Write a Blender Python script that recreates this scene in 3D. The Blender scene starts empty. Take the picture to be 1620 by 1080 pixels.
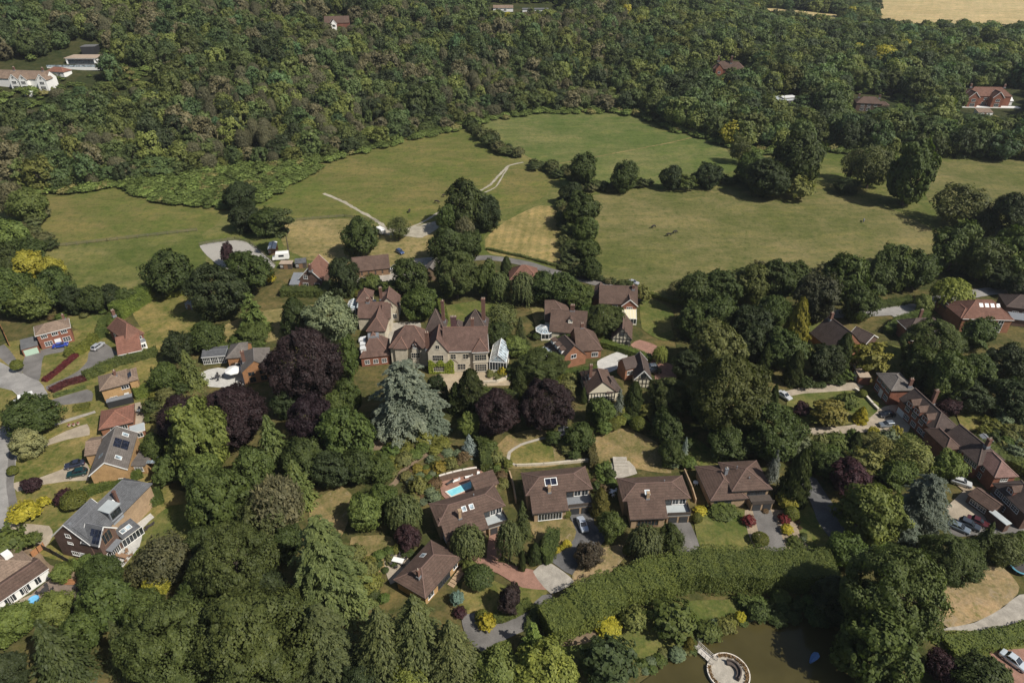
import bpy, math, random
import numpy as np
from math import radians as R
from mathutils import Vector, noise as mnoise
rng = np.random.default_rng(7)
random.seed(7)
scene = bpy.context.scene
col = scene.collection
# ------------------------------------------------------------------ camera model
CAM_H = 115.0; FOC = 1080.0; PITCH = R(32.6)
CP, SP = math.cos(PITCH), math.sin(PITCH)
def ray(px, py):
    u = (px - 810.0) / FOC; v = (py - 540.0) / FOC
    return (u, CP - v * SP, -SP - v * CP)
def PZ(px, py, z=0.0):
    d = ray(px, py); t = (z - CAM_H) / d[2]
    return Vector((d[0] * t, d[1] * t, z))
def project(x, y, z):
    X = np.asarray(x, float); Y = np.asarray(y, float); Z = np.asarray(z, float) - CAM_H
    depth = Y * CP - Z * SP
    up = Y * SP + Z * CP
    return 810 + FOC * X / depth, 540 - FOC * up / depth, depth
# ------------------------------------------------------------------ terrain
# hill foot in photo pixels, steepness, rise limit
FOOT = [(-200, 310, .36, 120), (0, 306, .36, 120), (180, 296, .34, 115), (330, 280, .33, 110), (450, 258, .31, 105), (600, 220, .29, 95),
        (740, 190, .27, 85), (900, 168, .24, 72), (1000, 176, .20, 58), (1080, 205, .15, 34), (1160, 218, .11, 16), (1280, 232, .08, 7), (1480, 250, .07, 5),
        (1620, 254, .07, 5), (1900, 254, .07, 5)]
_fa = []; 
for px, py, s, c in FOOT:
    p = PZ(px, py); _fa.append((p.x / p.y, p.y, s, c))
_fa = np.array(_fa)
def terrain(x, y):
    x = np.asarray(x, float); y = np.asarray(y, float)
    yy = np.maximum(y, 1.0)
    a = x / yy
    yf = np.interp(a, _fa[:, 0], _fa[:, 1]); s = np.interp(a, _fa[:, 0], _fa[:, 2]); c = np.interp(a, _fa[:, 0], _fa[:, 3])
    d = y - yf
    d = np.where(d > 0, d * d / (d + 14.0), 0.0)
    h = c * (1 - np.exp(-s * d / c))
    far = np.maximum(0, y - 1150.0)
    return h + far * .05
def G(px, py, up=0.0):
    """pixel -> point on the ground (or up metres above it)"""
    d = ray(px, py)
    t = 40.0
    step = 2.0
    while t < 3000:
        x, y, z = d[0] * t, d[1] * t, CAM_H + d[2] * t
        if z <= float(terrain(x, y)) + up:
            lo, hi = t - step, t
            for _ in range(20):
                m = .5 * (lo + hi)
                if CAM_H + d[2] * m <= float(terrain(d[0] * m, d[1] * m)) + up: hi = m
                else: lo = m
            return Vector((d[0] * hi, d[1] * hi, float(terrain(d[0] * hi, d[1] * hi))))
        t += step
    return Vector((d[0] * t, d[1] * t, float(terrain(d[0] * t, d[1] * t))))
# ------------------------------------------------------------------ object helpers
def mesh_np(name, v, quads=None, tris=None, mats=(), midx=None, smooth=False):
    me = bpy.data.meshes.new(name)
    v = np.asarray(v, np.float32)
    nq = 0 if quads is None else len(quads); nt = 0 if tris is None else len(tris)
    me.vertices.add(len(v)); me.vertices.foreach_set('co', v.ravel())
    loops = []
    if nq: loops.append(np.asarray(quads, np.int32).ravel())
    if nt: loops.append(np.asarray(tris, np.int32).ravel())
    li = np.concatenate(loops)
    me.loops.add(len(li)); me.loops.foreach_set('vertex_index', li)
    tot = np.concatenate([np.full(nq, 4, np.int32), np.full(nt, 3, np.int32)])
    st = np.concatenate([[0], np.cumsum(tot)[:-1]]).astype(np.int32)
    me.polygons.add(nq + nt)
    me.polygons.foreach_set('loop_start', st)
    me.polygons.foreach_set('loop_total', tot)
    if midx is not None: me.polygons.foreach_set('material_index', np.asarray(midx, np.int32))
    if smooth: me.polygons.foreach_set('use_smooth', np.ones(nq + nt, bool))
    for m in mats: me.materials.append(m)
    me.update(calc_edges=True); me.validate()
    return me
class MB:
    """collects polygons (lists of points) with material slots"""
    def __init__(self): self.v = []; self.f = []; self.m = []
    def poly(self, pts, m=0):
        i = len(self.v); self.v += [tuple(p) for p in pts]; self.f.append(tuple(range(i, i + len(pts)))); self.m.append(m)
    def hexa(self, b, t, m=0):
        """b, t: lists of n points bottom / top (counter-clockwise from above)"""
        n = len(b); i = len(self.v)
        self.v += [tuple(p) for p in b] + [tuple(p) for p in t]
        self.f.append(tuple(i + k for k in reversed(range(n)))); self.f.append(tuple(i + n + k for k in range(n)))
        for k in range(n):
            k2 = (k + 1) % n
            self.f.append((i + k, i + k2, i + n + k2, i + n + k))
        self.m += [m] * (n + 2)
    def box(self, x0, x1, y0, y1, z0, z1, m=0):
        self.hexa([(x0, y0, z0), (x1, y0, z0), (x1, y1, z0), (x0, y1, z0)], [(x0, y0, z1), (x1, y0, z1), (x1, y1, z1), (x0, y1, z1)], m)
    def bar(self, a, b, w, h=None, m=0):
        """square bar from a to b"""
        a = Vector(a); b = Vector(b); h = h or w
        d = (b - a).normalized(); s = d.cross(Vector((0, 0, 1)))
        if s.length < 1e-3: s = Vector((1, 0, 0))
        s.normalize(); u = s.cross(d)
        c = [s * (w / 2) + u * (h / 2), s * (-w / 2) + u * (h / 2), s * (-w / 2) - u * (h / 2), s * (w / 2) - u * (h / 2)]
        self.hexa([a + k for k in c], [b + k for k in c], m)
    def cyl(self, c, r, z0, z1, n=12, m=0, r1=None):
        r1 = r if r1 is None else r1
        A = [2 * math.pi * k / n for k in range(n)]
        self.hexa([(c[0] + r * math.cos(a), c[1] + r * math.sin(a), z0) for a in A], [(c[0] + r1 * math.cos(a), c[1] + r1 * math.sin(a), z1) for a in A], m)
    def mesh(self, name, mats, smooth=False):
        me = bpy.data.meshes.new(name); me.from_pydata(self.v, [], self.f)
        for m in (mats if isinstance(mats, (list, tuple)) else [mats]): me.materials.append(m)
        me.polygons.foreach_set('material_index', self.m)
        if smooth: me.polygons.foreach_set('use_smooth', [True] * len(me.polygons))
        me.update(); return me
def link(name, data, parent=None, loc=None):
    o = bpy.data.objects.new(name, data); col.objects.link(o)
    if parent is not None: o.parent = parent
    if loc is not None: o.location = loc
    return o
def tag(o, label=None, cat=None, group=None, kind=None):
    if label: o['label'] = label
    if cat: o['category'] = cat
    if group: o['group'] = group
    if kind: o['kind'] = kind
    return o
def xform(fr, pts):
    """local (x,y,z) in a frame (ox,oy,oz,ang) -> world"""
    ox, oy, oz, a = fr; c, s = math.cos(a), math.sin(a)
    return [(ox + c * p[0] - s * p[1], oy + s * p[0] + c * p[1], oz + p[2]) for p in pts]
# ------------------------------------------------------------------ materials
def newmat(name):
    m = bpy.data.materials.new(name); m.use_nodes = True
    nt = m.node_tree; b = nt.nodes['Principled BSDF']
    return m, nt, b
def N(nt, t, **kw):
    n = nt.nodes.new(t)
    for k, v in kw.items():
        if k in n.bl_rna.properties: setattr(n, k, v)
        else: n.inputs[k].default_value = v
    return n
def mixc(nt, a, b, f, mode='MIX'):
    n = nt.nodes.new('ShaderNodeMix'); n.data_type = 'RGBA'; n.blend_type = mode
    for s, v in ((n.inputs['Factor'], f), (n.inputs[6], a), (n.inputs[7], b)):
        if isinstance(v, bpy.types.NodeSocket): nt.links.new(v, s)
        else: s.default_value = (*v, 1) if isinstance(v, tuple) and len(v) == 3 else v
    return n.outputs[2]
def coords(nt, kind='Object', scale=(1, 1, 1), rot=(0, 0, 0)):
    tc = nt.nodes.new('ShaderNodeTexCoord'); mp = nt.nodes.new('ShaderNodeMapping')
    mp.inputs['Scale'].default_value = scale; mp.inputs['Rotation'].default_value = rot
    nt.links.new(tc.outputs[kind], mp.inputs['Vector']); return mp.outputs[0]
def noise(nt, vec, scale, detail=4, rough=.6, dist=0):
    n = N(nt, 'ShaderNodeTexNoise', Scale=scale, Detail=detail, Roughness=rough, Distortion=dist); nt.links.new(vec, n.inputs['Vector']); return n.outputs['Fac']
def ramp(nt, f, stops):
    r = nt.nodes.new('ShaderNodeValToRGB'); nt.links.new(f, r.inputs[0])
    e = r.color_ramp.elements
    while len(e) < len(stops): e.new(.5)
    for k, (p, c) in enumerate(stops):
        e[k].position = p; e[k].color = (*c, 1) if isinstance(c, tuple) else (c, c, c, 1)
    return r.outputs[0]
_mc = {}
def M(key, fn, *a):
    k = (key,) + a
    if k not in _mc: _mc[k] = fn(key, *a)
    return _mc[k]
def bumpit(nt, b, f, strength=.3, dist=.05):
    bp = N(nt, 'ShaderNodeBump', Strength=strength, Distance=dist); nt.links.new(f, bp.inputs['Height']); nt.links.new(bp.outputs[0], b.inputs['Normal'])
def plain(name, c, rough=.6, metal=0., var=.15, nscale=3.):
    m, nt, b = newmat(name); v = coords(nt)
    f = noise(nt, v, nscale, 5)
    lo = tuple(x * (1 - var) for x in c); hi = tuple(min(1, x * (1 + var)) for x in c)
    nt.links.new(ramp(nt, f, [(.3, lo), (.7, hi)]), b.inputs['Base Color'])
    b.inputs['Roughness'].default_value = rough; b.inputs['Metallic'].default_value = metal
    return m
def mplain(name, c, rough=.6, metal=0., var=.15, nscale=3.): return M(name, plain, c, rough, metal, var, nscale)
def brick_m(name, c, mortar=.6):
    m, nt, b = newmat(name); v = coords(nt)
    f = noise(nt, v, .7, 5, .65); g = noise(nt, v, 9, 3, .7)
    base = ramp(nt, f, [(.25, tuple(x * .72 for x in c)), (.75, tuple(min(1, x * 1.22) for x in c))])
    base = mixc(nt, base, ramp(nt, g, [(.35, .62), (.65, 1.3)]), .75, 'MULTIPLY')
    sx = N(nt, 'ShaderNodeSeparateXYZ'); nt.links.new(v, sx.inputs[0])
    w = N(nt, 'ShaderNodeMath', operation='PINGPONG'); nt.links.new(sx.outputs[2], w.inputs[0]); w.inputs[1].default_value = .075
    base = mixc(nt, base, ramp(nt, w.outputs[0], [(.0, .72), (.012, 1.0)]), .5, 'MULTIPLY')
    nt.links.new(base, b.inputs['Base Color']); b.inputs['Roughness'].default_value = .9; b.inputs['Specular IOR Level'].default_value = .2
    return m
def roof_m(name, c, lichen=.42):
    """clay / concrete tiles: courses follow height, patchy weathering"""
    m, nt, b = newmat(name); v = coords(nt)
    f = noise(nt, v, .45, 6, .75, .8); g = noise(nt, v, 5.5, 3, .7); l = noise(nt, v, 1.6, 6, .75)
    base = ramp(nt, f, [(.25, tuple(x * .58 for x in c)), (.75, tuple(min(1, x * 1.35) for x in c))])
    base = mixc(nt, base, ramp(nt, g, [(.3, .55), (.7, 1.4)]), .8, 'MULTIPLY')
    base = mixc(nt, base, (.30, .28, .22), mixf(nt, l, .60, .75, lichen))
    sx = N(nt, 'ShaderNodeSeparateXYZ'); nt.links.new(v, sx.inputs[0])
    w = N(nt, 'ShaderNodeMath', operation='PINGPONG'); nt.links.new(sx.outputs[2], w.inputs[0]); w.inputs[1].default_value = .13
    row = ramp(nt, w.outputs[0], [(.0, .55), (.05, 1.0)])
    base = mixc(nt, base, row, .6, 'MULTIPLY')
    nt.links.new(base, b.inputs['Base Color']); b.inputs['Roughness'].default_value = .85; b.inputs['Specular IOR Level'].default_value = .25
    bumpit(nt, b, w.outputs[0], .5, .1)
    return m
def mixf(nt, f, lo, hi, amt):
    mr = N(nt, 'ShaderNodeMapRange'); nt.links.new(f, mr.inputs[0])
    mr.inputs[1].default_value = lo; mr.inputs[2].default_value = hi; mr.inputs[3].default_value = 0; mr.inputs[4].default_value = amt
    return mr.outputs[0]
def glass_m(name, c=(.02, .025, .03)):
    m, nt, b = newmat(name); v = coords(nt)
    nt.links.new(ramp(nt, noise(nt, v, 1.2, 2), [(.4, tuple(x * .6 for x in c)), (.6, tuple(x * 1.8 for x in c))]), b.inputs['Base Color'])
    b.inputs['Roughness'].default_value = .08; b.inputs['Specular IOR Level'].default_value = .6
    return m
def paint_m(name, c):
    m, nt, b = newmat(name); b.inputs['Base Color'].default_value = (*c, 1); b.inputs['Roughness'].default_value = .3; b.inputs['Metallic'].default_value = .25
    b.inputs['Coat Weight'].default_value = .8; b.inputs['Coat Roughness'].default_value = .05
    return m
def leaf_m(name, src, transl=.3):
    m, nt, b = newmat(name); v = coords(nt)
    if src == 'obj':
        oi = N(nt, 'ShaderNodeObjectInfo'); c = oi.outputs['Color']; rnd = oi.outputs['Random']
    else:
        at = N(nt, 'ShaderNodeAttribute', attribute_type='INSTANCER', attribute_name='tint'); c = at.outputs['Color']
        rnd = N(nt, 'ShaderNodeObjectInfo').outputs['Random']
    ge = N(nt, 'ShaderNodeNewGeometry')
    f = noise(nt, v, 7 if src == 'obj' else 5, 3, .6)
    c = mixc(nt, c, ramp(nt, noise(nt, v, .55, 4, .65), [(.32, (.68, .74, .72)), (.5, (1., 1., 1.)), (.7, (1.26, 1.22, 1.0))]), .9, 'MULTIPLY')
    c = mixc(nt, c, ramp(nt, f, [(.3, (.72, .74, .7)), (.7, (1.25, 1.22, 1.2))]), 1., 'MULTIPLY')
    c = mixc(nt, c, ramp(nt, ge.outputs['Random Per Island'], [(0, (.74, .78, .78)), (.5, (1., 1., 1.)), (1, (1.32, 1.27, 1.15))]), .9, 'MULTIPLY')
    c = mixc(nt, c, (1.60, 1.55, 1.42) if src == 'obj' else (2.0, 1.95, 1.85), 1., 'MULTIPLY')
    nt.links.new(c, b.inputs['Base Color']); b.inputs['Roughness'].default_value = .6; b.inputs['Specular IOR Level'].default_value = .25
    tr = N(nt, 'ShaderNodeBsdfTranslucent'); nt.links.new(mixc(nt, c, (1.1, 1.25, .6), 1., 'MULTIPLY'), tr.inputs['Color'])
    mx = N(nt, 'ShaderNodeMixShader'); mx.inputs[0].default_value = transl
    nt.links.new(b.outputs[0], mx.inputs[1]); nt.links.new(tr.outputs[0], mx.inputs[2])
    nt.links.new(mx.outputs[0], nt.nodes['Material Output'].inputs['Surface'])
    return m
LEAF = leaf_m('leaf', 'obj'); LEAFW = leaf_m('wood_leaf', 'inst')
BARK = plain('bark', (.09, .07, .05), .9, 0, .35, 2.5)
def grass_m(name, green, straw, straw_amt=.5, scale=.05, fine=1., bare=(.28, .22, .14), bare_amt=.0, stripes=None):
    m, nt, b = newmat(name); v = coords(nt, 'Object')
    big = noise(nt, v, scale, 6, .62, .6); mid = noise(nt, v, scale * 7, 5, .65, .3); fin = noise(nt, v, 1.6 * fine, 4, .75)
    mixn = N(nt, 'ShaderNodeMath', operation='MULTIPLY_ADD'); nt.links.new(mid, mixn.inputs[0]); mixn.inputs[1].default_value = .55
    nt.links.new(big, mixn.inputs[2])
    fac = mixf(nt, mixn.outputs[0], 1.02 - .5 * straw_amt - .16, 1.02 - .5 * straw_amt + .16, 1)
    base = mixc(nt, green, straw, fac)
    sv0 = coords(nt, 'Object', (.035, .16, .1), (0, 0, .5)); stk = noise(nt, sv0, 1.0, 5, .65, .8)
    base = mixc(nt, base, ramp(nt, stk, [(.36, (.62, .74, .54)), (.5, (1., 1., 1.)), (.65, (1.36, 1.28, 1.1))]), .5, 'MULTIPLY')
    tuf = noise(nt, v, .42, 4, .7); base = mixc(nt, base, ramp(nt, tuf, [(.34, (.52, .68, .44)), (.46, (1., 1., 1.)), (.68, (1.22, 1.15, 1.1))]), .8, 'MULTIPLY')
    tp2 = noise(nt, coords(nt, 'Object', (.05, .085, .1), (0, 0, .35)), 1.0, 6, .72, .4); base = mixc(nt, base, ramp(nt, tp2, [(.30, (.58, .74, .52)), (.40, (.95, .98, .93)), (.6, (1., 1., 1.))]), .7, 'MULTIPLY')
    if bare_amt > 0:
        base = mixc(nt, base, bare, mixf(nt, noise(nt, v, scale * 3.1, 7, .7, 1.), .72 - bare_amt * .25, .80 - bare_amt * .2, .8))
    if stripes:
        sp, ang, amt = stripes
        sv = coords(nt, 'Object', (1, 1, 1), (0, 0, ang))
        w = N(nt, 'ShaderNodeTexWave', Scale=sp, Distortion=1.2, Detail=3); w.inputs['Detail Scale'].default_value = .6; nt.links.new(sv, w.inputs['Vector'])
        base = mixc(nt, base, ramp(nt, w.outputs['Fac'], [(.2, (.78, .84, .72)), (.8, (1.2, 1.14, 1.1))]), amt, 'MULTIPLY')
    base = mixc(nt, base, ramp(nt, fin, [(.28, .62), (.72, 1.38)]), .7, 'MULTIPLY')
    nt.links.new(base, b.inputs['Base Color']); b.inputs['Roughness'].default_value = .95; b.inputs['Specular IOR Level'].default_value = .1
    bumpit(nt, b, fin, .6, .15)
    return m
def ground_m(name, c, var=.25, scale=.25, c2=None, rough=.9):
    m, nt, b = newmat(name); v = coords(nt)
    f = noise(nt, v, scale, 6, .65, .4); g = noise(nt, v, 3.5, 4, .75)
    base = ramp(nt, f, [(.3, tuple(x * (1 - var) for x in c)), (.7, c2 or tuple(x * (1 + var) for x in c))])
    base = mixc(nt, base, ramp(nt, g, [(.3, .75), (.7, 1.22)]), .7, 'MULTIPLY')
    nt.links.new(base, b.inputs['Base Color']); b.inputs['Roughness'].default_value = rough; b.inputs['Specular IOR Level'].default_value = .2
    bumpit(nt, b, g, .25, .05)
    return m
# ------------------------------------------------------------------ foliage meshes (unit size: width 1, height 1, base at z=0)
def unit(a): return a / np.maximum(np.linalg.norm(a, axis=-1, keepdims=True), 1e-9)
def leaf_quads(c, n, size, aspect=1.5, axis=None):
    """one kite-like quad per centre c, facing n; long axis random or given"""
    k = len(c); n = unit(n)
    t = rng.normal(size=(k, 3)) if axis is None else axis
    t = unit(t - n * np.sum(t * n, 1, keepdims=True)); s = np.cross(n, t)
    L = (np.asarray(size) * aspect * .5)[:, None]; W = (np.asarray(size) * .5)[:, None]
    v = np.stack([c - t * L, c + s * W + t * L * .15, c + t * L, c - s * W + t * L * .15], 1).reshape(-1, 3)
    return v, np.arange(4 * k).reshape(-1, 4)
def rdir(k):
    return unit(rng.normal(size=(k, 3)))
def crown_broad(lobes=26, sub=13, per=15, leaf=.052, squat=1.0, z0=.14, loose=1.0, top=.5, lr=(.15, .235)):
    """egg-shaped crown of lobes > clumps > leaves"""
    C = []; Nn = []
    k = np.arange(lobes) + .5
    ph = np.arccos(1 - 2 * k / lobes); th = math.pi * (1 + 5 ** .5) * k
    d = np.stack([np.cos(th) * np.sin(ph), np.sin(th) * np.sin(ph), np.cos(ph)], 1)
    d = unit(d + rng.normal(0, .22, d.shape))
    rz = (1 - z0) / 2; zc = z0 + rz
    rad = rng.uniform(lr[0], lr[1], lobes)
    prof = np.where(d[:, 2] > 0, 1 - top * .35 * d[:, 2], 1 - .12 * (-d[:, 2]))
    lc = np.stack([d[:, 0] * (.5 - rad * .95) * prof, d[:, 1] * (.5 - rad * .95) * prof, zc + d[:, 2] * (rz - rad * .85 / 1.3)], 1) * 1.0
    lc += rng.normal(0, .025, lc.shape)
    # a few lobes stick out to break the outline
    for i in rng.choice(lobes, max(2, lobes // 6), replace=False): lc[i, :2] *= 1.16; rad[i] *= .72
    for i in range(lobes):
        sd = unit(rdir(sub) + d[i] * .55 + np.array([0, 0, .25]))
        sc = lc[i] + sd * rad[i] * np.array([1, 1, 1 / 1.3 * squat]) * rng.uniform(.75, 1.1, (sub, 1))
        sr = rad[i] * .42 * loose
        for j in range(sub):
            ld = unit(rdir(per) + sd[j] * .6)
            C.append(sc[j] + ld * sr * rng.uniform(.45, 1.1, (per, 1)) * np.array([1, 1, .8]))
            Nn.append(unit(ld * .8 + sd[j] * .6 + np.array([0, 0, .35]) + rng.normal(0, .35, (per, 3))))
    C = np.concatenate(C); Nn = np.concatenate(Nn)
    C[:, 2] = np.maximum(C[:, 2], .03)
    return leaf_quads(C, Nn, leaf * rng.uniform(.6, 1.35, len(C)))
def crown_weep(strands=260, per=16, leaf=.035, z0=.08):
    """birch / willow: lobed top with hanging strands"""
    C = []; A = []
    d = rdir(strands); d[:, 2] = np.abs(d[:, 2])
    r = rng.uniform(.55, 1, (strands, 1)) ** .5
    st = d * r * np.array([.46, .46, .42]) + np.array([0, 0, .55])
    for i in range(strands):
        L = rng.uniform(.12, .42) * (.6 + .6 * np.linalg.norm(d[i, :2])); L = min(L, st[i, 2] - z0 * rng.uniform(.6, 1.6))
        s = np.linspace(0, 1, per)[:, None]
        out = np.array([d[i, 0], d[i, 1], 0]) * .07
        p = st[i] + out * np.sqrt(s) - np.array([0, 0, 1]) * L * s ** 1.4 + rng.normal(0, .014, (per, 3))
        C.append(p); A.append(np.tile(np.array([d[i, 0] * .25, d[i, 1] * .25, -1.]), (per, 1)) + rng.normal(0, .25, (per, 3)))
    C = np.concatenate(C); A = np.concatenate(A); n = unit(C - np.array([0, 0, .5])) + np.array([0, 0, .4]) + rng.normal(0, .4, C.shape)
    return leaf_quads(C, n, leaf * rng.uniform(.7, 1.4, len(C)), 1.9, A)
def crown_conifer(levels=24, br=11, per=15, leaf=.05, droop=.35, z0=.04, power=.85, hang=.9, width=.5, jitter=.15):
    C = []; A = []; Nn = []
    for l in range(levels):
        f = (l + rng.uniform(-.3, .3)) / levels; f = min(max(f, 0), .985)
        z = z0 + (1 - z0) * f
        Rr = width * (1 - f) ** power * (1 if f > .12 else .75 + 2 * f)
        nb = max(4, int(br * (1 - f * .6)))
        for b in range(nb):
            a = 2 * math.pi * (b + rng.uniform(-.4, .4)) / nb + l * 1.3; rr = Rr * rng.uniform(1 - jitter * 2, 1 + jitter)
            n_ = max(4, int(per * (.35 + .65 * (1 - f))))
            s = rng.uniform(.12, 1, (n_, 1)); dirv = np.array([math.cos(a), math.sin(a), 0]); side = np.array([-math.sin(a), math.cos(a), 0])
            p = np.array([0, 0, z]) + dirv * rr * s + side * rng.normal(0, .09, (n_, 1)) * rr * 1.4 * (1.1 - .4 * s) - np.array([0, 0, 1]) * (droop * rr * s ** 1.6 - .05 * rr * s)
            p[:, 2] += rng.normal(0, .008, n_)
            C.append(p); A.append(dirv * .8 + side * rng.normal(0, .45, (n_, 1)) - np.array([0, 0, hang]) + rng.normal(0, .15, (n_, 3)))
            Nn.append(dirv * .5 + np.array([0, 0, .9]) + rng.normal(0, .3, (n_, 3)))
    C = np.concatenate(C); C[:, 2] = np.maximum(C[:, 2], .01)
    return leaf_quads(C, np.concatenate(Nn), leaf * rng.uniform(.6, 1.3, len(C)), 2.1, np.concatenate(A))
def crown_cedar(levels=13, br=9, per=54, leaf=.036, z0=.06, power=.55, width=.5, droop=.28):
    """wide flat plates of foliage, tips drooping"""
    C = []; A = []; Nn = []
    for l in range(levels):
        f = l / levels; z = z0 + (1 - z0) * f
        Rr = width * ((1 - f) ** power if power > 0 else math.sqrt(max(0., 1 - f ** 1.9)) * (.86 + .5 * min(f, .28))) * (.84 + .16 * math.sin(l * 2.1))
        nb = max(5, int(br * (1 - f * .45)))
        for b in range(nb):
            a = 2 * math.pi * (b + rng.uniform(-.45, .45)) / nb + l * 2.4; rr = Rr * rng.uniform(.62, 1.1); zz = z + rng.uniform(-.5, .5) / levels
            n_ = max(8, int(per * (.3 + .7 * (1 - f))))
            s = rng.uniform(.08, 1, (n_, 1)) ** .8; dirv = np.array([math.cos(a), math.sin(a), 0]); side = np.array([-math.sin(a), math.cos(a), 0])
            wid = .34 * rr * np.sin(np.clip(s * 1.12, 0, 1) * math.pi * .86 + .2)
            q = rng.uniform(-1, 1, (n_, 1))
            p = np.array([0, 0, zz]) + dirv * rr * s + side * q * wid + np.array([0, 0, 1]) * (.1 * rr * s - droop * rr * s ** 3 - .05 * rr * q * q)
            p[:, 2] += rng.normal(0, .006, n_)
            C.append(p); A.append(dirv + side * q * .7 - np.array([0, 0, 1]) * (.15 + .7 * s ** 2) + rng.normal(0, .3, (n_, 3)))
            Nn.append(np.array([0, 0, 1.]) + dirv * .35 * s + rng.normal(0, .28, (n_, 3)))
    C = np.concatenate(C); C[:, 2] = np.maximum(C[:, 2], .01)
    return leaf_quads(C, np.concatenate(Nn), leaf * rng.uniform(.6, 1.35, len(C)), 2.0, np.concatenate(A))
def crown_column(k=3600, leaf=.055, power=.6, z0=.01, lump=.10):
    """cypress: dense upright sprays over a cone / column"""
    f = rng.uniform(0, 1, k) ** 1.15; a = rng.uniform(0, 2 * math.pi, k)
    prof = .5 * (1 - f) ** power * np.minimum(1, .72 + f * 2.2)
    lob = 1 + lump * np.sin(a * 5 + f * 17) + lump * .8 * np.sin(a * 3 - f * 29 + 1) + lump * .6 * np.sin(a * 9 + f * 47)
    r = prof * lob * rng.uniform(.8, 1.03, k)
    C = np.stack([r * np.cos(a), r * np.sin(a), z0 + (1 - z0) * f], 1)
    o = np.stack([np.cos(a), np.sin(a), np.zeros(k)], 1)
    A = np.array([0, 0, 1.]) + o * .45 + rng.normal(0, .3, (k, 3)); Nn = o + np.array([0, 0, .45]) + rng.normal(0, .35, (k, 3))
    return leaf_quads(C, Nn, leaf * rng.uniform(.6, 1.3, k), 1.9, A)
def crown_shrub(k=1500, leaf=.085, lump=.12, z0=.0, flat=False):
    d = rdir(k); d[:, 2] = np.abs(d[:, 2]) * 1.0 - .12
    d = unit(d)
    lob = 1 + lump * np.sin(d[:, 0] * 9 + 1) * np.sin(d[:, 1] * 8) + lump * np.sin(d[:, 2] * 10 + d[:, 0] * 6)
    C = d * np.array([.5, .5, .52]) * (lob * rng.uniform(.82, 1.04, k))[:, None] + np.array([0, 0, .46])
    C[:, 2] = np.maximum(C[:, 2], .01)
    return leaf_quads(C, d + np.array([0, 0, .3]) + rng.normal(0, .4, (k, 3)), leaf * rng.uniform(.6, 1.3, k), 1.4)
def crown_pine(lobes=14):
    C = []; Nn = []
    for i in range(lobes):
        a = rng.uniform(0, 6.28); r = rng.uniform(.05, .36); z = rng.uniform(.5, .95); r *= 1.15 - .4 * (z - .5)
        c = np.array([r * math.cos(a), r * math.sin(a), z]); k = 150
        d = rdir(k); p = c + d * np.array([.15, .15, .05]) * rng.uniform(.5, 1.1, (k, 1)); C.append(p); Nn.append(d * .4 + np.array([0, 0, 1.]) + rng.normal(0, .3, (k, 3)))
    C = np.concatenate(C)
    return leaf_quads(C, np.concatenate(Nn), .05 * rng.uniform(.6, 1.3, len(C)), 1.6)
def crown_twiggy(k=900):
    """half-dead ash: upright grey twigs with a thin leaf cover"""
    f = rng.uniform(.18, 1, k); a = rng.uniform(0, 6.28, k); r = .46 * np.sqrt(rng.uniform(.02, 1, k)) * np.sqrt(np.maximum(.04, 1 - np.abs((f - .6) / .42) ** 2.6))
    C = np.stack([r * np.cos(a), r * np.sin(a), f], 1); o = np.stack([np.cos(a), np.sin(a), np.zeros(k)], 1)
    A = np.array([0, 0, 1.]) + o * .35 + rng.normal(0, .22, (k, 3))
    v, q = leaf_quads(C, o + rng.normal(0, .5, (k, 3)), .020 * rng.uniform(.6, 1.4, k), 6.5, A)
    m = np.zeros(k, int)
    k2 = int(k * 1.5); f = rng.uniform(.15, .98, k2); a = rng.uniform(0, 6.28, k2); r = .44 * np.sqrt(rng.uniform(.1, 1, k2)) * np.sqrt(np.maximum(.05, 1 - np.abs((f - .55) / .45) ** 2.6))
    C = np.stack([r * np.cos(a), r * np.sin(a), f], 1)
    v2, q2 = leaf_quads(C, unit(C - [0, 0, .4]) + rng.normal(0, .5, (k2, 3)), .055 * rng.uniform(.5, 1.3, k2))
    return np.concatenate([v, v2]), np.concatenate([q, q2 + len(v)])
def trunk_mesh(name, h=.62, r=.032, limbs=6, spread=.3, lean=0.):
    """tapered trunk with limbs, unit height"""
    vs = []; qs = []
    def tube(p0, p1, r0, r1, n=7, bend=.0):
        base = len(vs); p0 = np.array(p0, float); p1 = np.array(p1, float); segs = 4
        d = unit((p1 - p0)[None])[0]; s = np.cross(d, [0, 0, 1.]); 
        if np.linalg.norm(s) < 1e-3: s = np.array([1., 0, 0])
        s = s / np.linalg.norm(s); u = np.cross(s, d)
        for k in range(segs + 1):
            f = k / segs; c = p0 + (p1 - p0) * f + np.array([0, 0, 1]) * bend * math.sin(f * math.pi) + (rng.normal(0, r0 * .25, 3) if 0 < k < segs else 0); rr = r0 + (r1 - r0) * f
            if k == 0 and p0[2] < .01: rr *= 1.5
            for j in range(n):
                a = 2 * math.pi * j / n; vs.append(c + (s * math.cos(a) + u * math.sin(a)) * rr)
        for k in range(segs):
            for j in range(n):
                j2 = (j + 1) % n; qs.append((base + k * n + j, base + k * n + j2, base + (k + 1) * n + j2, base + (k + 1) * n + j))
    tube((0, 0, -.02), (lean, 0, h), r, r * .3)
    for i in range(limbs):
        a = 2.4 * i + rng.uniform(-.3, .3); z = h * rng.uniform(.4, .95); sp = spread * rng.uniform(.6, 1.1)
        tube((lean * z / h, 0, z), (lean + math.cos(a) * sp, math.sin(a) * sp, min(.93, z + rng.uniform(.12, .3))), r * .45, r * .1, 5, -.02)
    return mesh_np(name, np.array(vs), np.array(qs), mats=[BARK], smooth=True)
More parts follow.
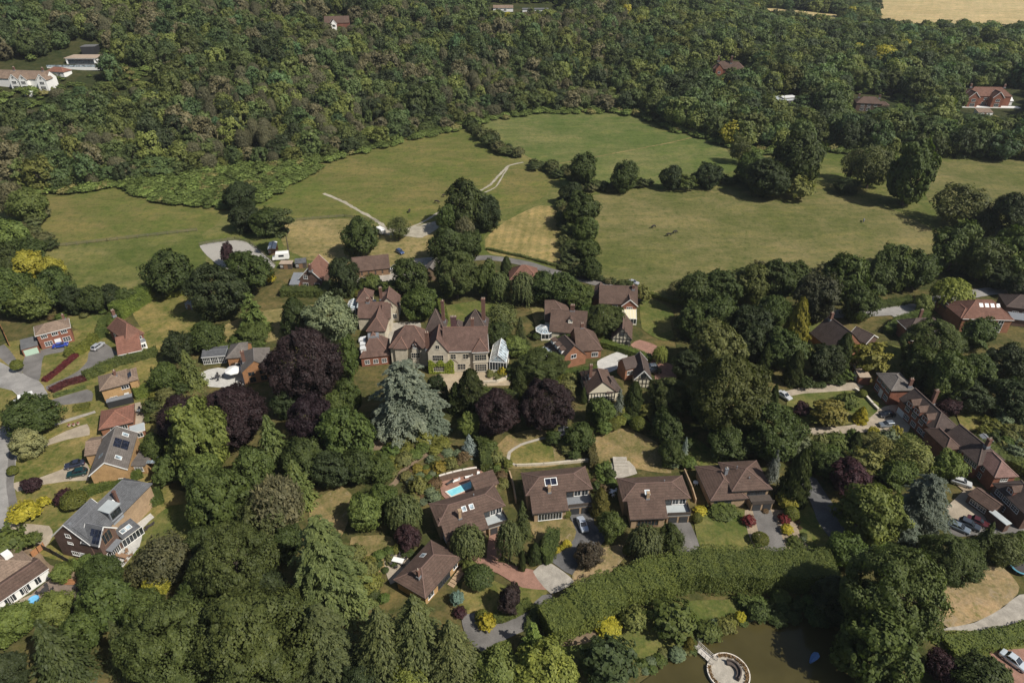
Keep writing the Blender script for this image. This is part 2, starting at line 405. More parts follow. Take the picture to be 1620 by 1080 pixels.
def warp(vq, amp=.045):
    v = vq[0].copy(); p = rng.uniform(0, 6.28, 9)
    c = v.reshape(-1, 4, 3).mean(1)                      # whole leaves move, so none is stretched
    d = np.stack([np.sin(c[:, 1] * 7 + p[0]) + .7 * np.sin(c[:, 2] * 11 + p[1]) + .5 * np.sin(c[:, 0] * 17 + p[2]), np.sin(c[:, 0] * 8 + p[3]) + .7 * np.sin(c[:, 2] * 9 + p[4]) + .5 * np.sin(c[:, 1] * 16 + p[5]), .8 * np.sin(c[:, 0] * 9 + p[6]) + .8 * np.sin(c[:, 1] * 10 + p[7])], 1) * amp
    d *= np.clip(np.linalg.norm(c - [0, 0, .5], axis=1) * 2.2, 0, 1)[:, None]
    return (v.reshape(-1, 4, 3) + d[:, None]).reshape(-1, 3), vq[1]
def mk(name, vq, mat=None): return mesh_np(name, vq[0], vq[1], mats=[mat or LEAF])
SH = {}
SH['broad'] = [mk('crown', warp(crown_broad(lobes=l, sub=s, per=20, leaf=.039, top=t, loose=1.15))) for l, s, t in ((34, 17, .5), (42, 15, .7), (30, 19, .3), (38, 16, .9))]
SH['big'] = [mk('crown', warp(crown_broad(lobes=120, sub=20, per=20, leaf=.019, top=t, lr=(.07, .13), loose=1.25))) for t in (.4, .8)]
SH['tall'] = [mk('crown', warp(crown_broad(lobes=48, sub=16, per=19, leaf=.037, top=t, z0=.06, lr=(.11, .19), loose=1.15))) for t in (1.0, 1.3)]
SH['dense'] = [mk('crown', warp(crown_broad(lobes=60, sub=16, per=19, leaf=.031, top=.5, z0=.05, loose=1.2, lr=(.11, .175)))) for _ in range(2)]
SH['loose'] = [mk('crown', warp(crown_broad(lobes=30, sub=13, per=14, leaf=.036, top=.5, loose=1.4))) for _ in range(2)]
SH['weep'] = [mk('crown', crown_weep()), mk('crown', crown_weep(330, 18, .03))]
SH['spruce'] = [mk('crown', crown_conifer(26, 12, 30, .033, jitter=.2)), mk('crown', crown_conifer(30, 13, 32, .03, .45, power=.75, jitter=.22))]
SH['bigspruce'] = [mk('crown', crown_conifer(38, 17, 62, .0205, .42, power=.62, hang=.8, jitter=.22))]
SH['cedar'] = [mk('crown', crown_cedar()), mk('crown', crown_cedar(15, 9, 60, .033, power=.7, droop=.42))]
SH['bigcedar'] = [mk('crown', crown_cedar(15, 13, 310, .0165, power=-1, droop=.30))]
SH['deodar'] = [mk('crown', crown_cedar(18, 12, 240, .0165, power=.55, droop=.40))]
SH['column'] = [mk('crown', crown_column(6500, .040, .6, lump=.13)), mk('crown', crown_column(7000, .036, .45, lump=.12))]
SH['shrub'] = [mk('foliage', crown_shrub()), mk('foliage', crown_shrub(1700, .08, .2)), mk('foliage', crown_shrub(1300, .095, .26))]
SH['topiary'] = [mk('foliage', crown_shrub(2200, .06, .02))]
SH['pine'] = [mk('crown', crown_pine())]
SH['twiggy'] = [mk('crown', crown_twiggy(1500))]
TR = [trunk_mesh('trunk') for _ in range(3)]
TRC = [trunk_mesh('trunk', h=.93, r=.02, limbs=0)]
TRP = [trunk_mesh('trunk', h=.8, r=.022, limbs=7, spread=.3, lean=.05)]
# kind: (shape, name, category, colour, trunk)
KIND = {
 'oak': ('broad', 'oak_tree', 'tree', (.040, .055, .017)), 'broad': ('broad', 'broadleaf_tree', 'tree', (.052, .072, .020)),
 'big': ('big', 'broadleaf_tree', 'tree', (.052, .066, .021)), 'lime': ('tall', 'lime_tree', 'tree', (.105, .130, .033)),
 'tall': ('tall', 'broadleaf_tree', 'tree', (.055, .075, .022)), 'dense': ('dense', 'broadleaf_tree', 'tree', (.045, .062, .019)),
 'dark': ('dense', 'broadleaf_tree', 'tree', (.028, .038, .016)), 'bright': ('broad', 'broadleaf_tree', 'tree', (.088, .112, .032)),
 'yellow': ('broad', 'broadleaf_tree', 'tree', (.21, .195, .032)), 'beech': ('big', 'copper_beech', 'tree', (.023, .014, .016)),
 'plum': ('broad', 'purple_plum', 'tree', (.034, .017, .022)), 'bcedar': ('bigcedar', 'blue_cedar', 'tree', (.108, .130, .108)),
 'cedar': ('cedar', 'cedar_tree', 'tree', (.075, .105, .032)), 'bigdeodar': ('deodar', 'cedar_tree', 'tree', (.078, .094, .037)),
 'spruce': ('spruce', 'spruce_tree', 'tree', (.050, .062, .022)), 'bigspruce': ('bigspruce', 'spruce_tree', 'tree', (.076, .086, .034)),
 'bspruce': ('spruce', 'blue_spruce', 'tree', (.17, .21, .22)), 'larch': ('spruce', 'larch_tree', 'tree', (.085, .108, .033)),
 'cyp': ('column', 'cypress_tree', 'tree', (.035, .046, .016)), 'gcyp': ('column', 'golden_cypress', 'tree', (.13, .12, .022)),
 'birch': ('weep', 'birch_tree', 'tree', (.070, .085, .034)), 'willow': ('weep', 'willow_tree', 'tree', (.130, .150, .036)),
 'loose': ('loose', 'broadleaf_tree', 'tree', (.068, .078, .030)), 'silver': ('dense', 'whitebeam_tree', 'tree', (.118, .142, .090)),
 'pine': ('pine', 'pine_tree', 'tree', (.050, .062, .027)), 'twiggy': ('twiggy', 'ash_tree', 'tree', (.092, .088, .052)),
 'shrub': ('shrub', 'garden_shrub', 'shrub', (.060, .078, .022)), 'gshrub': ('shrub', 'golden_shrub', 'shrub', (.25, .225, .028)),
 'rshrub': ('shrub', 'red_shrub', 'shrub', (.105, .020, .022)), 'pshrub': ('shrub', 'purple_shrub', 'shrub', (.040, .016, .022)),
 'topiary': ('topiary', 'clipped_shrub', 'shrub', (.075, .085, .018)), 'bshrub': ('shrub', 'blue_conifer', 'shrub', (.11, .17, .16)),
 'olive': ('shrub', 'garden_shrub', 'shrub', (.105, .11, .035)),
}
_pi = 0
def place_plant(kind, pos, W, H, label, group=None, color=None, crown_name=None, nm=None):
    """one tree (Empty > trunk, crown) or shrub (one mesh) standing at pos"""
    global _pi
    _pi += 1
    shape, name, cat, c0 = KIND[kind]
    me = SH[shape][_pi % len(SH[shape])]
    c = color or c0
    jit = random.uniform(.88, 1.12); c = tuple(min(1, x * jit * random.uniform(.96, 1.04)) for x in c)
    rz = random.uniform(0, 6.283)
    if cat == 'shrub':
        name = nm or ('golden_shrub' if c[0] > .15 and c[2] < .06 else name)
        o = link(name, me, None, pos); o.scale = (W, W, H); o.rotation_euler = (0, 0, rz); o.color = (*c, 1); tag(o, label, cat, group); return o
    e = link(name, None, None, pos); e.empty_display_size = .5; e.rotation_euler = (0, 0, rz); tag(e, label, cat, group)
    cr = link(crown_name or 'crown', me, e); cr.scale = (W, W, H); cr.color = (*c, 1)
    tl = TRP if shape == 'pine' else (TRC if shape in ('spruce', 'bigspruce', 'cedar', 'bigcedar', 'deodar', 'column') else TR)
    t = link('trunk', tl[_pi % len(tl)], e); w = min(W, H * .8) ; t.scale = (w, w, H)
    return e
def tree_px(kind, cx, cy, wpx, ratio, label, color=None, group=None):
    """crown centred on pixel (cx, cy), wpx wide, height = ratio * width"""
    z = 0.0; d = ray(cx, cy)
    for _ in range(6):
        p = G(cx, cy, z) if cy < 330 else PZ(cx, cy, z)
        t = p.y / d[1]; W = wpx * t / FOC; H = W * ratio; z = .52 * H
    gz = float(terrain(p.x, p.y))
    x, y = d[0] * t, d[1] * t
    return place_plant(kind, (x, y, gz), W, H, label, group, color)
# ------------------------------------------------------------------ hedges
def hedge(pts, width, height, label, color=(.05, .068, .02), name='clipped_hedge', rough=.18, leaf=.26, dens=13, cat='hedge', group=None, world=False):
    P = [Vector(p) if world else G(*p) for p in pts]
    fine = [P[0]]
    for a, b in zip(P, P[1:]):
        n = max(1, int((b - a).length / 1.2))
        fine += [a.lerp(b, (k + 1) / n) for k in range(n)]
    o0 = Vector((sum(p.x for p in P) / len(P), sum(p.y for p in P) / len(P), min(p.z for p in P)))
    mb = MB(); C = []; Nn = []
    rings = []
    for i, p in enumerate(fine):
        d = (fine[min(i + 1, len(fine) - 1)] - fine[max(i - 1, 0)]); d.z = 0; d.normalize(); s = Vector((d.y, -d.x, 0))
        k = 1 + .16 * mnoise.noise(Vector((p.x * .21, p.y * .21, 3))) + rough * mnoise.noise(Vector((p.x * .5, p.y * .5, 9)))
        w = width * .5 * k; h = height * (1 + rough * .8 * mnoise.noise(Vector((p.x * .33, p.y * .33, 1))))
        rings.append((p - o0, s, d, w, h))
    for (p, s, d, w, h), (p2, s2, d2, w2, h2) in zip(rings, rings[1:]):
        q = .86; A = [p - s * w * q, p + s * w * q, p + s * w * .78 + Vector((0, 0, h * .9)), p - s * w * .78 + Vector((0, 0, h * .9))]
        B = [p2 - s2 * w2 * q, p2 + s2 * w2 * q, p2 + s2 * w2 * .78 + Vector((0, 0, h2 * .9)), p2 - s2 * w2 * .78 + Vector((0, 0, h2 * .9))]
        for a, b in ((0, 3), (2, 1), (3, 2)): mb.poly([A[a], A[b], B[b], B[a]])
    for r_, fl in ((rings[0], -1), (rings[-1], 1)):
        p, s, d, w, h = r_; mb.poly([p - s * w * .86, p + s * w * .86, p + s * w * .78 + Vector((0, 0, h * .9)), p - s * w * .78 + Vector((0, 0, h * .9))])
    for (p, s, d, w, h), (p2, s2, d2, w2, h2) in zip(rings, rings[1:]):
        L = (p2 - p).length
        n1 = int(dens * L * (h * 2 + w * 2)) + 1
        u = rng.uniform(0, 1, n1); q = rng.uniform(0, 2 * h + 2 * w, n1)
        for uu, qq in zip(u, q):
            b = p.lerp(p2, uu)
            if qq < h: off = -s * w * (1 - .1 * qq / h) + Vector((0, 0, qq)); nn = -s
            elif qq < h + 2 * w: off = s * (qq - h - w) * .93 + Vector((0, 0, h)); nn = Vector((0, 0, 1))
            else: off = s * w * (1 - .1 * (qq - h - 2 * w) / h) + Vector((0, 0, qq - h - 2 * w)); nn = s
            C.append(b + off); Nn.append(nn)
    for r_, sg in ((rings[0], -1), (rings[-1], 1)):
        p, s, d, w, h = r_; k = int(dens * 2 * w * h) + 1
        for _ in range(k): C.append(p + s * random.uniform(-w, w) + Vector((0, 0, random.uniform(0, h))) + d * sg * .1); Nn.append(d * sg)
    C = np.array(C); k = len(C); Nn = np.array(Nn)
    lump = np.array([mnoise.noise(Vector(c * .9 + np.array([o0.x, o0.y, 0]))) for c in C])
    C = C + Nn * (rng.normal(0, .06, (k, 1)) + lump[:, None] * rough * 1.3); C[:, 2] = np.maximum(C[:, 2], .02)
    v, q = leaf_quads(C, Nn + np.array([0, 0, .35]) + rng.normal(0, .45, (k, 3)), leaf * rng.uniform(.6, 1.3, k), 1.5)
    bv = np.array(mb.v); bq = np.array(mb.f) + len(v)
    me = mesh_np(name, np.concatenate([v, bv]), np.concatenate([q, bq]), mats=[LEAF])
    o = link(name, me, None, o0); o.color = (*color, 1); tag(o, label, cat, group)
    return o
def scrubrow(pts, n, wr, hr, label, cols, spread=3., seed=1):
    rg = random.Random(seed); P = [G(*p) for p in pts]; Ls = [(b - a).length for a, b in zip(P, P[1:])]; T_ = sum(Ls)
    for k in range(n):
        d = T_ * (k + rg.uniform(.1, .9)) / n; i = 0
        while i < len(Ls) - 1 and d > Ls[i]: d -= Ls[i]; i += 1
        p = P[i].lerp(P[i + 1], d / Ls[i]) + Vector((rg.gauss(0, spread * .5), rg.gauss(0, spread * .5), 0)); W = rg.uniform(*wr)
        place_plant('shrub', p, W, W * rg.uniform(*hr), label, label, rg.choice(cols), nm='hedge_bush')
def inpoly(px, py, poly):
    px = np.asarray(px, float); py = np.asarray(py, float); c = np.zeros(px.shape, bool); n = len(poly)
    for i in range(n):
        x1, y1 = poly[i]; x2, y2 = poly[(i + 1) % n]
        cond = ((y1 > py) != (y2 > py)) & (px < (x2 - x1) * (py - y1) / ((y2 - y1) + 1e-12) + x1)
        c ^= cond
    return c
# ------------------------------------------------------------------ setting: ground, fields, roads, water
MG = dict(
 pasture=grass_m('pasture_grass', (.082, .100, .026), (.175, .155, .062), .36, .022, .7),
 meadow=grass_m('meadow_grass', (.088, .110, .026), (.150, .130, .048), .56, .028, .7),
 far=grass_m('far_meadow_grass', (.086, .112, .032), (.165, .155, .064), .36, .020, .6),
 right=grass_m('right_meadow_grass', (.094, .102, .032), (.172, .148, .066), .48, .022, .7),
 dry=grass_m('dry_grass', (.140, .122, .045), (.240, .190, .088), .6, .06, .8),
 mown=grass_m('mown_hay', (.150, .130, .046), (.28, .215, .098), .6, .05, .8, stripes=(.085, R(6), .5)),
 lawn=grass_m('lawn_grass', (.090, .104, .026), (.230, .178, .070), .50, .11, 1.2),
 green=grass_m('green_lawn_grass', (.082, .102, .027), (.170, .150, .055), .40, .10, 1.2, bare_amt=.3),
 parched=grass_m('parched_lawn', (.115, .108, .038), (.255, .185, .092), .56, .16, 1.2, bare_amt=.6),
 sandy=grass_m('sandy_lawn', (.165, .130, .058), (.310, .225, .130), .66, .12, 1.2, bare_amt=.8),
 garden=grass_m('garden_ground', (.052, .058, .020), (.135, .105, .045), .42, .09, 1.),
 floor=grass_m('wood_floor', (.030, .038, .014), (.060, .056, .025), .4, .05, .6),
 corn=grass_m('stubble_field', (.37, .285, .15), (.46, .355, .20), .5, .01, .4, stripes=(.03, R(30), .12)),
 asphalt=ground_m('asphalt', (.155, .145, .135), .34, .18),
 road=ground_m('pale_asphalt', (.265, .252, .235), .28, .2),
 dark=ground_m('dark_asphalt', (.115, .112, .11), .38, .25),
 sand=ground_m('beige_paving', (.34, .285, .215), .28, .3),
 gravel=ground_m('gravel', (.36, .29, .20), .2, .4),
 chalk=ground_m('chalk_track', (.34, .305, .235), .28, .35),
 arena=ground_m('arena_sand', (.33, .31, .275), .1, .12),
 brickp=ground_m('brick_paving', (.275, .155, .115), .22, .5),
 stone=ground_m('stone_paving', (.37, .335, .28), .2, .6),
 white=ground_m('pale_terrace', (.47, .455, .42), .14, .6),
 conc=ground_m('concrete', (.33, .30, .255), .28, .5),
 wood=ground_m('decking', (.20, .155, .125), .25, .8),
 soil=ground_m('soil', (.20, .145, .095), .35, .4),
 bed=ground_m('gravel_bed', (.30, .235, .165), .3, .9),
)
def terrain_sheet():
    a = np.concatenate([np.linspace(-1.7, -1.05, 8), np.linspace(-1, 1, 190), np.linspace(1.05, 1.7, 8)])
    y = np.concatenate([[-40, 0, 30], np.arange(45, 300, 12), np.arange(300, 760, 5), np.arange(770, 1300, 20), np.geomspace(1320, 3400, 16)])
    A, Y = np.meshgrid(a, y); X = A * (Y + 60); Z = terrain(X, Y)
    X = X.ravel(); Yr = Y.ravel(); Z = Z.ravel()
    nx = len(a); ny = len(y); i = np.arange(nx * ny).reshape(ny, nx)
    q = np.stack([i[:-1, :-1], i[:-1, 1:], i[1:, 1:], i[1:, :-1]], -1).reshape(-1, 4)
    hz = Z[q].mean(1); yq = Yr[q].mean(1)
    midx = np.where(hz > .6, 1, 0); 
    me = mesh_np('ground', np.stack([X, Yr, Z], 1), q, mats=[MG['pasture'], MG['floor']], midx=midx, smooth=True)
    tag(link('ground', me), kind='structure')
terrain_sheet()
_sh = 0
def sheet(name, pts, mat, jit=.35, lift=None, world=False):
    global _sh
    _sh += 1
    P = [Vector(p) if world else PZ(*p) for p in pts]
    out = []
    n = len(P)
    for k in range(n):
        a, b = P[k], P[(k + 1) % n]; L = (b - a).length; m = max(1, int(L / 1.6)); nrm = Vector((b.y - a.y, a.x - b.x, 0)); nrm = nrm.normalized() if nrm.length else nrm
        # catmull-rom for soft outlines
        p0, p3 = P[k - 1], P[(k + 2) % n]
        for j in range(m):
            t = j / m
            if jit > 0:
                q = .5 * ((2 * a) + (-p0 + b) * t + (2 * p0 - 5 * a + 4 * b - p3) * t * t + (-p0 + 3 * a - 3 * b + p3) * t ** 3)
                q = q.lerp(a.lerp(b, t), .45) + nrm * jit * mnoise.noise(Vector((a.x * .1 + q.x * .35, q.y * .35, 2.)))
            else: q = a.lerp(b, t)
            out.append((q.x, q.y, 0))
    z = (.02 + .0035 * _sh) if lift is None else lift
    c = Vector((sum(p[0] for p in out) / len(out), sum(p[1] for p in out) / len(out), 0))
    me = bpy.data.meshes.new(name); me.from_pydata([(p[0] - c.x, p[1] - c.y, 0) for p in out], [], [tuple(range(len(out)))]); me.materials.append(mat)
    me.update()
    if me.polygons[0].normal.z < 0: me.flip_normals()
    o = link(name, me, None, (c.x, c.y, z)); tag(o, kind='structure'); return o
def strip(name, pts, width, mat, jit=.2, world=False):
    """ribbon of ground along a line"""
    P = [Vector(p) if world else PZ(*p) for p in pts]
    L = []; Rr = []
    for i, p in enumerate(P):
        d = (P[min(i + 1, len(P) - 1)] - P[max(i - 1, 0)]); d.z = 0; d.normalize(); s = Vector((-d.y, d.x, 0)) * width * .5
        L.append(p + s); Rr.append(p - s)
    return sheet(name, L + Rr[::-1], mat, jit, world=True)
def kerb(pts, label, w=.16, h=.12, world=False, closed=False):
    P = [Vector(p) if world else PZ(*p) for p in pts]
    if closed: P.append(P[0])
    c = P[0].copy(); mb = MB()
    for a, b in zip(P, P[1:]):
        d = (b - a).normalized(); s = Vector((-d.y, d.x, 0)) * w / 2; e = d * .02
        a2 = a - c - e; b2 = b - c + e
        mb.hexa([a2 - s, b2 - s, b2 + s, a2 + s], [q + Vector((0, 0, h + .28)) for q in (a2 - s, b2 - s, b2 + s, a2 + s)])
    o = link('kerb', mb.mesh('kerb', mplain('kerbstone', (.42, .40, .36), .85)), None, c); tag(o, kind='structure'); return o
# fields
sheet('field', [(55, 315), (200, 296), (330, 326), (352, 332), (345, 352), (318, 372), (314, 392), (330, 440), (300, 466), (200, 470), (90, 475), (60, 420)], MG['meadow'], .8)
sheet('field', [(70, 392), (170, 382), (312, 366), (322, 398), (335, 452), (300, 468), (200, 474), (90, 478)], MG['pasture'], .4)
sheet('field', [(395, 332), (440, 284), (560, 236), (650, 216), (735, 206), (765, 232), (800, 252), (875, 283), (850, 318), (700, 352), (640, 362), (590, 352), (545, 345), (470, 352), (405, 348)], MG['meadow'], 1.)
sheet('field', [(440, 352), (545, 346), (600, 362), (690, 362), (690, 400), (560, 412), (490, 412), (450, 390)], MG['dry'], .8)
sheet('field', [(762, 192), (830, 180), (1000, 180), (1040, 206), (1160, 226), (1200, 250), (1120, 286), (1030, 292), (900, 296), (862, 262), (795, 226)], MG['far'], 1.)
sheet('field', [(765, 375), (800, 340), (850, 318), (895, 318), (905, 360), (915, 425), (850, 415), (775, 402)], MG['pasture'], .5)
sheet('field', [(768, 378), (800, 350), (850, 326), (880, 332), (893, 420), (850, 412), (776, 402)], MG['mown'], .4)
sheet('field', [(930, 312), (1080, 298), (1200, 300), (1330, 296), (1480, 365), (1500, 390), (1450, 415), (1300, 440), (1180, 440), (1060, 475), (945, 445)], MG['right'], 1.)
sheet('field', [(1455, 260), (1640, 256), (1640, 352), (1560, 345), (1470, 318)], MG['right'], 1.)
sheet('field', [(1180, 292), (1290, 274), (1400, 278), (1420, 305), (1300, 300)], MG['meadow'], .8)
# chalk track and worn ground in the fields
strip('track', [(512, 306), (540, 318), (575, 337), (600, 352), (612, 364)], 1.7, MG['chalk'], .8)
strip('track', [(828, 257), (806, 262), (792, 275), (776, 292), (752, 306), (722, 318)], 1.3, MG['chalk'], .5)
strip('track', [(722, 318), (700, 332), (668, 352), (640, 364)], 1.2, MG['chalk'], .5)
strip('track', [(806, 262), (798, 274), (784, 296), (764, 306)], .8, MG['chalk'], .3)
sheet('gravel_yard', [(602, 360), (640, 362), (690, 350), (694, 360), (668, 376), (640, 374), (612, 372)], MG['chalk'], .8)
strip('track', [(880, 260), (960, 245), (1060, 226), (1110, 214)], 1.1, MG['dry'], .5)
sheet('riding_arena', [(316, 389), (372, 380), (396, 386), (436, 420), (418, 428), (352, 424)], MG['arena'], .2)
# village ground
sheet('garden_ground', [(-60, 478), (90, 480), (220, 474), (300, 470), (330, 452), (420, 428), (520, 412), (690, 405), (770, 404), (850, 418), (930, 446), (1060, 476), (1180, 440),
   (1300, 440), (1450, 415), (1540, 405), (1700, 420), (1900, 640), (1900, 1180), (-300, 1180), (-250, 640)], MG['garden'], .5)
# left close: road, island, drives, lawns
sheet('lawn', [(5, 545), (60, 535), (140, 520), (235, 520), (262, 580), (262, 640), (240, 690), (240, 760), (320, 790), (330, 870), (250, 900), (190, 900), (110, 890), (25, 860), (12, 760), (-20, 620)], MG['lawn'], .3)
sheet('lawn', [(210, 495), (245, 462), (300, 470), (325, 478), (330, 530), (300, 548), (245, 552), (232, 530)], MG['lawn'], .3)
sheet('lawn', [(330, 530), (400, 495), (520, 480), (545, 500), (430, 540), (350, 548)], MG['dry'], .3)
sheet('lawn', [(110, 502), (180, 492), (190, 512), (150, 524), (118, 520)], MG['green'], .3)
sheet('road', [(-120, 560), (-20, 566), (30, 588), (62, 603), (76, 625), (72, 645), (52, 665), (36, 690), (26, 730), (22, 770), (22, 800), (18, 850), (-160, 1000), (-330, 850)], MG['road'], .15)
isl = [(-150, 622), (-20, 612), (20, 618), (33, 630), (32, 646), (20, 664), (-4, 684), (-80, 730)]
sheet('lawn', isl, MG['lawn'], .1)
kerb([(20, 618), (33, 630), (32, 646), (20, 664), (-4, 684)], 'kerb')
sheet('pavement', [(6, 545), (20, 560), (36, 585), (34, 592), (10, 575), (-10, 556)], MG['asphalt'], .1)
sheet('pavement', [(17, 700), (24, 726), (22, 765), (27, 790), (28, 806), (18, 832), (14, 800), (10, 760)], MG['asphalt'], .1)
sheet('drive', [(36, 590), (40, 562), (60, 556), (86, 548), (106, 545), (103, 556), (70, 563), (66, 580), (62, 602)], MG['asphalt'], .1)
sheet('drive', [(72, 612), (100, 600), (125, 586), (138, 572), (140, 560), (150, 545), (166, 543), (190, 562), (188, 574), (166, 574), (140, 592), (108, 607), (80, 620)], MG['asphalt'], .1)
sheet('drive', [(78, 634), (138, 616), (148, 624), (146, 634), (108, 640), (82, 642)], MG['asphalt'], .1)
sheet('drive', [(62, 706), (80, 694), (105, 682), (138, 671), (142, 688), (108, 695), (78, 704), (66, 710)], MG['sand'], .1)
sheet('drive', [(22, 764), (62, 756), (105, 740), (132, 728), (142, 742), (140, 760), (110, 761), (62, 768), (28, 778)], MG['sand'], .1)
sheet('drive', [(8, 830), (26, 828), (78, 832), (84, 848), (70, 868), (40, 852), (18, 846)], MG['sand'], .1)
sheet('garden_path', [(84, 670), (150, 650), (152, 653), (86, 674)], MG['conc'], .1)
sheet('terrace', [(206, 640), (222, 636), (230, 672), (208, 690)], MG['sand'], .1)
sheet('terrace', [(160, 888), (195, 897), (252, 826), (238, 812), (215, 830), (190, 862)], MG['white'], .0)
sheet('decking', [(50, 940), (80, 915), (112, 912), (138, 930), (128, 956), (70, 962)], MG['wood'], .0)
sheet('terrace', [(28, 950), (60, 938), (68, 952), (40, 966), (0, 970)], MG['sand'], .1)
sheet('bare_ground', [(24, 862), (60, 872), (80, 894), (120, 905), (128, 925), (90, 916), (40, 884)], MG['soil'], .3)
sheet('lawn', [(228, 835), (270, 800), (330, 800), (330, 850), (270, 880), (222, 888)], MG['green'], .3)
sheet('terrace', [(318, 590), (345, 582), (385, 590), (384, 612), (330, 612)], MG['white'], .1)
# manor
sheet('yard', [(604, 530), (618, 512), (664, 510), (662, 528), (612, 545)], MG['conc'], .2)
sheet('yard', [(680, 602), (700, 590), (775, 590), (806, 596), (806, 610), (770, 611), (722, 616), (692, 622)], MG['gravel'], .3)
sheet('lawn', [(700, 486), (760, 476), (800, 485), (790, 525), (700, 530), (690, 520)], MG['green'], .4)
sheet('lawn', [(840, 480), (870, 475), (878, 495), (850, 520)], MG['dry'], .4)
sheet('lawn', [(510, 400), (700, 405), (690, 440), (560, 450), (520, 440)], MG['dry'], .4)
sheet('yard', [(556, 436), (618, 428), (640, 412), (690, 408), (694, 428), (640, 442), (600, 446), (560, 446)], MG['conc'], .3)
strip('lane', [(690, 415), (770, 408), (830, 417), (880, 432), (940, 447), (985, 462), (1010, 475)], 4.2, MG['asphalt'], .2)
sheet('terrace', [(852, 525), (872, 515), (880, 528), (858, 540)], MG['sand'], .1)
sheet('terrace', [(945, 572), (980, 556), (994, 562), (975, 585), (950, 592)], MG['white'], .1)
sheet('drive', [(998, 546), (1012, 538), (1040, 548), (1048, 570), (1080, 585), (1096, 602), (1040, 606), (1034, 588), (1012, 562)], MG['brickp'], .2)
sheet('lawn', [(1015, 470), (1060, 488), (1075, 530), (1050, 540), (1015, 520)], MG['green'], .3)
sheet('lawn', [(1060, 500), (1140, 560), (1160, 640), (1100, 640)], MG['garden'], .3)
# gardens below the manor
sheet('lawn', [(940, 694), (988, 678), (1038, 700), (1062, 748), (1000, 742), (950, 742)], MG['parched'], .3)
sheet('lawn', [(1080, 690), (1110, 700), (1150, 735), (1120, 745), (1092, 725)], MG['green'], .3)
sheet('lawn', [(780, 716), (802, 690), (840, 680), (880, 686), (892, 735), (800, 742)], MG['parched'], .3)
sheet('lawn', [(806, 732), (812, 714), (838, 700), (868, 694), (878, 730), (860, 736)], MG['lawn'], .2)
strip('garden_path', [(892, 688), (858, 694), (824, 704), (806, 716), (804, 730), (815, 736), (860, 734), (930, 727)], .8, MG['stone'], .05)
strip('garden_path', [(690, 714), (660, 728), (636, 748), (626, 764), (610, 775)], 1.4, MG['soil'], .1)
sheet('bare_ground', [(590, 700), (640, 690), (700, 700), (700, 715), (660, 720), (600, 725)], MG['soil'], .5)
sheet('lawn', [(490, 800), (540, 770), (560, 790), (540, 850), (500, 860)], MG['parched'], .4)
sheet('lawn', [(556, 850), (620, 850), (625, 885), (590, 915), (556, 900)], MG['parched'], .4)
sheet('terrace', [(608, 884), (640, 876), (652, 900), (618, 925)], MG['sand'], .1)
sheet('terrace', [(696, 766), (716, 748), (752, 738), (772, 756), (778, 775), (706, 790)], MG['brickp'], .1)
# drives of the pool-side houses
sheet('lawn', [(838, 826), (900, 822), (914, 838), (908, 858), (884, 885), (856, 880), (846, 850)], MG['parched'], .2)
sheet('drive', [(898, 806), (938, 798), (940, 830), (960, 850), (945, 868), (925, 880), (905, 910), (884, 898), (868, 886), (902, 862), (912, 842)], MG['dark'], .1)
sheet('lawn', [(905, 912), (925, 880), (948, 868), (985, 862), (990, 880), (950, 920), (908, 925)], MG['sandy'], .2)
sheet('lawn', [(728, 968), (732, 922), (760, 908), (800, 928), (868, 930), (850, 958), (800, 966), (765, 980)], MG['lawn'], .2)
sheet('drive', [(744, 880), (772, 884), (800, 892), (850, 904), (872, 920), (868, 934), (826, 930), (788, 908), (758, 896)], MG['brickp'], .1)
sheet('drive', [(776, 842), (790, 838), (800, 862), (790, 886), (770, 884)], MG['brickp'], .1)
sheet('drive', [(843, 905), (868, 890), (908, 920), (872, 940)], MG['conc'], .05)
sheet('drive', [(730, 974), (752, 970), (775, 990), (800, 985), (826, 972), (858, 942), (872, 940), (880, 960), (846, 990), (800, 1012), (762, 1032), (736, 1004)], MG['asphalt'], .1)
sheet('drive', [(1060, 825), (1088, 822), (1108, 872), (1076, 876)], MG['asphalt'], .1)
sheet('lawn', [(1100, 812), (1180, 808), (1198, 872), (1112, 874)], MG['green'], .1)
sheet('gravel_bed', [(1178, 808), (1260, 812), (1282, 870), (1198, 874)], MG['bed'], .1)
sheet('drive', [(1190, 806), (1216, 802), (1244, 872), (1212, 874)], MG['asphalt'], .1)
sheet('lawn', [(1258, 800), (1280, 800), (1318, 866), (1290, 874), (1266, 850)], MG['green'], .2)
sheet('lane', [(1262, 752), (1290, 758), (1315, 795), (1372, 850), (1400, 890), (1376, 900), (1322, 862), (1296, 830), (1284, 800)], MG['dark'], .2)
sheet('terrace', [(964, 734), (995, 730), (1008, 750), (960, 760)], MG['stone'], .1)
# right side
sheet('road', [(1310, 492), (1400, 484), (1470, 470), (1560, 456), (1660, 448), (1660, 458), (1565, 468), (1480, 485), (1425, 508), (1410, 500), (1320, 504)], MG['road'], .2)
sheet('lawn', [(1280, 515), (1325, 512), (1330, 540), (1285, 560)], MG['green'], .3)
sheet('lawn', [(1385, 545), (1430, 552), (1420, 600), (1390, 570)], MG['green'], .3)
sheet('lawn', [(1245, 632), (1270, 622), (1350, 617), (1384, 636), (1400, 648), (1380, 668), (1330, 672), (1250, 668)], MG['green'], .3)
sheet('drive', [(1236, 622), (1270, 614), (1350, 606), (1366, 612), (1350, 618), (1268, 624), (1240, 630)], MG['sand'], .1)
sheet('drive', [(1262, 680), (1345, 674), (1372, 664), (1398, 644), (1424, 642), (1440, 672), (1430, 692), (1396, 684), (1345, 686), (1268, 692)], MG['sand'], .1)
sheet('lawn', [(1280, 694), (1345, 690), (1400, 692), (1405, 706), (1300, 712)], MG['green'], .3)
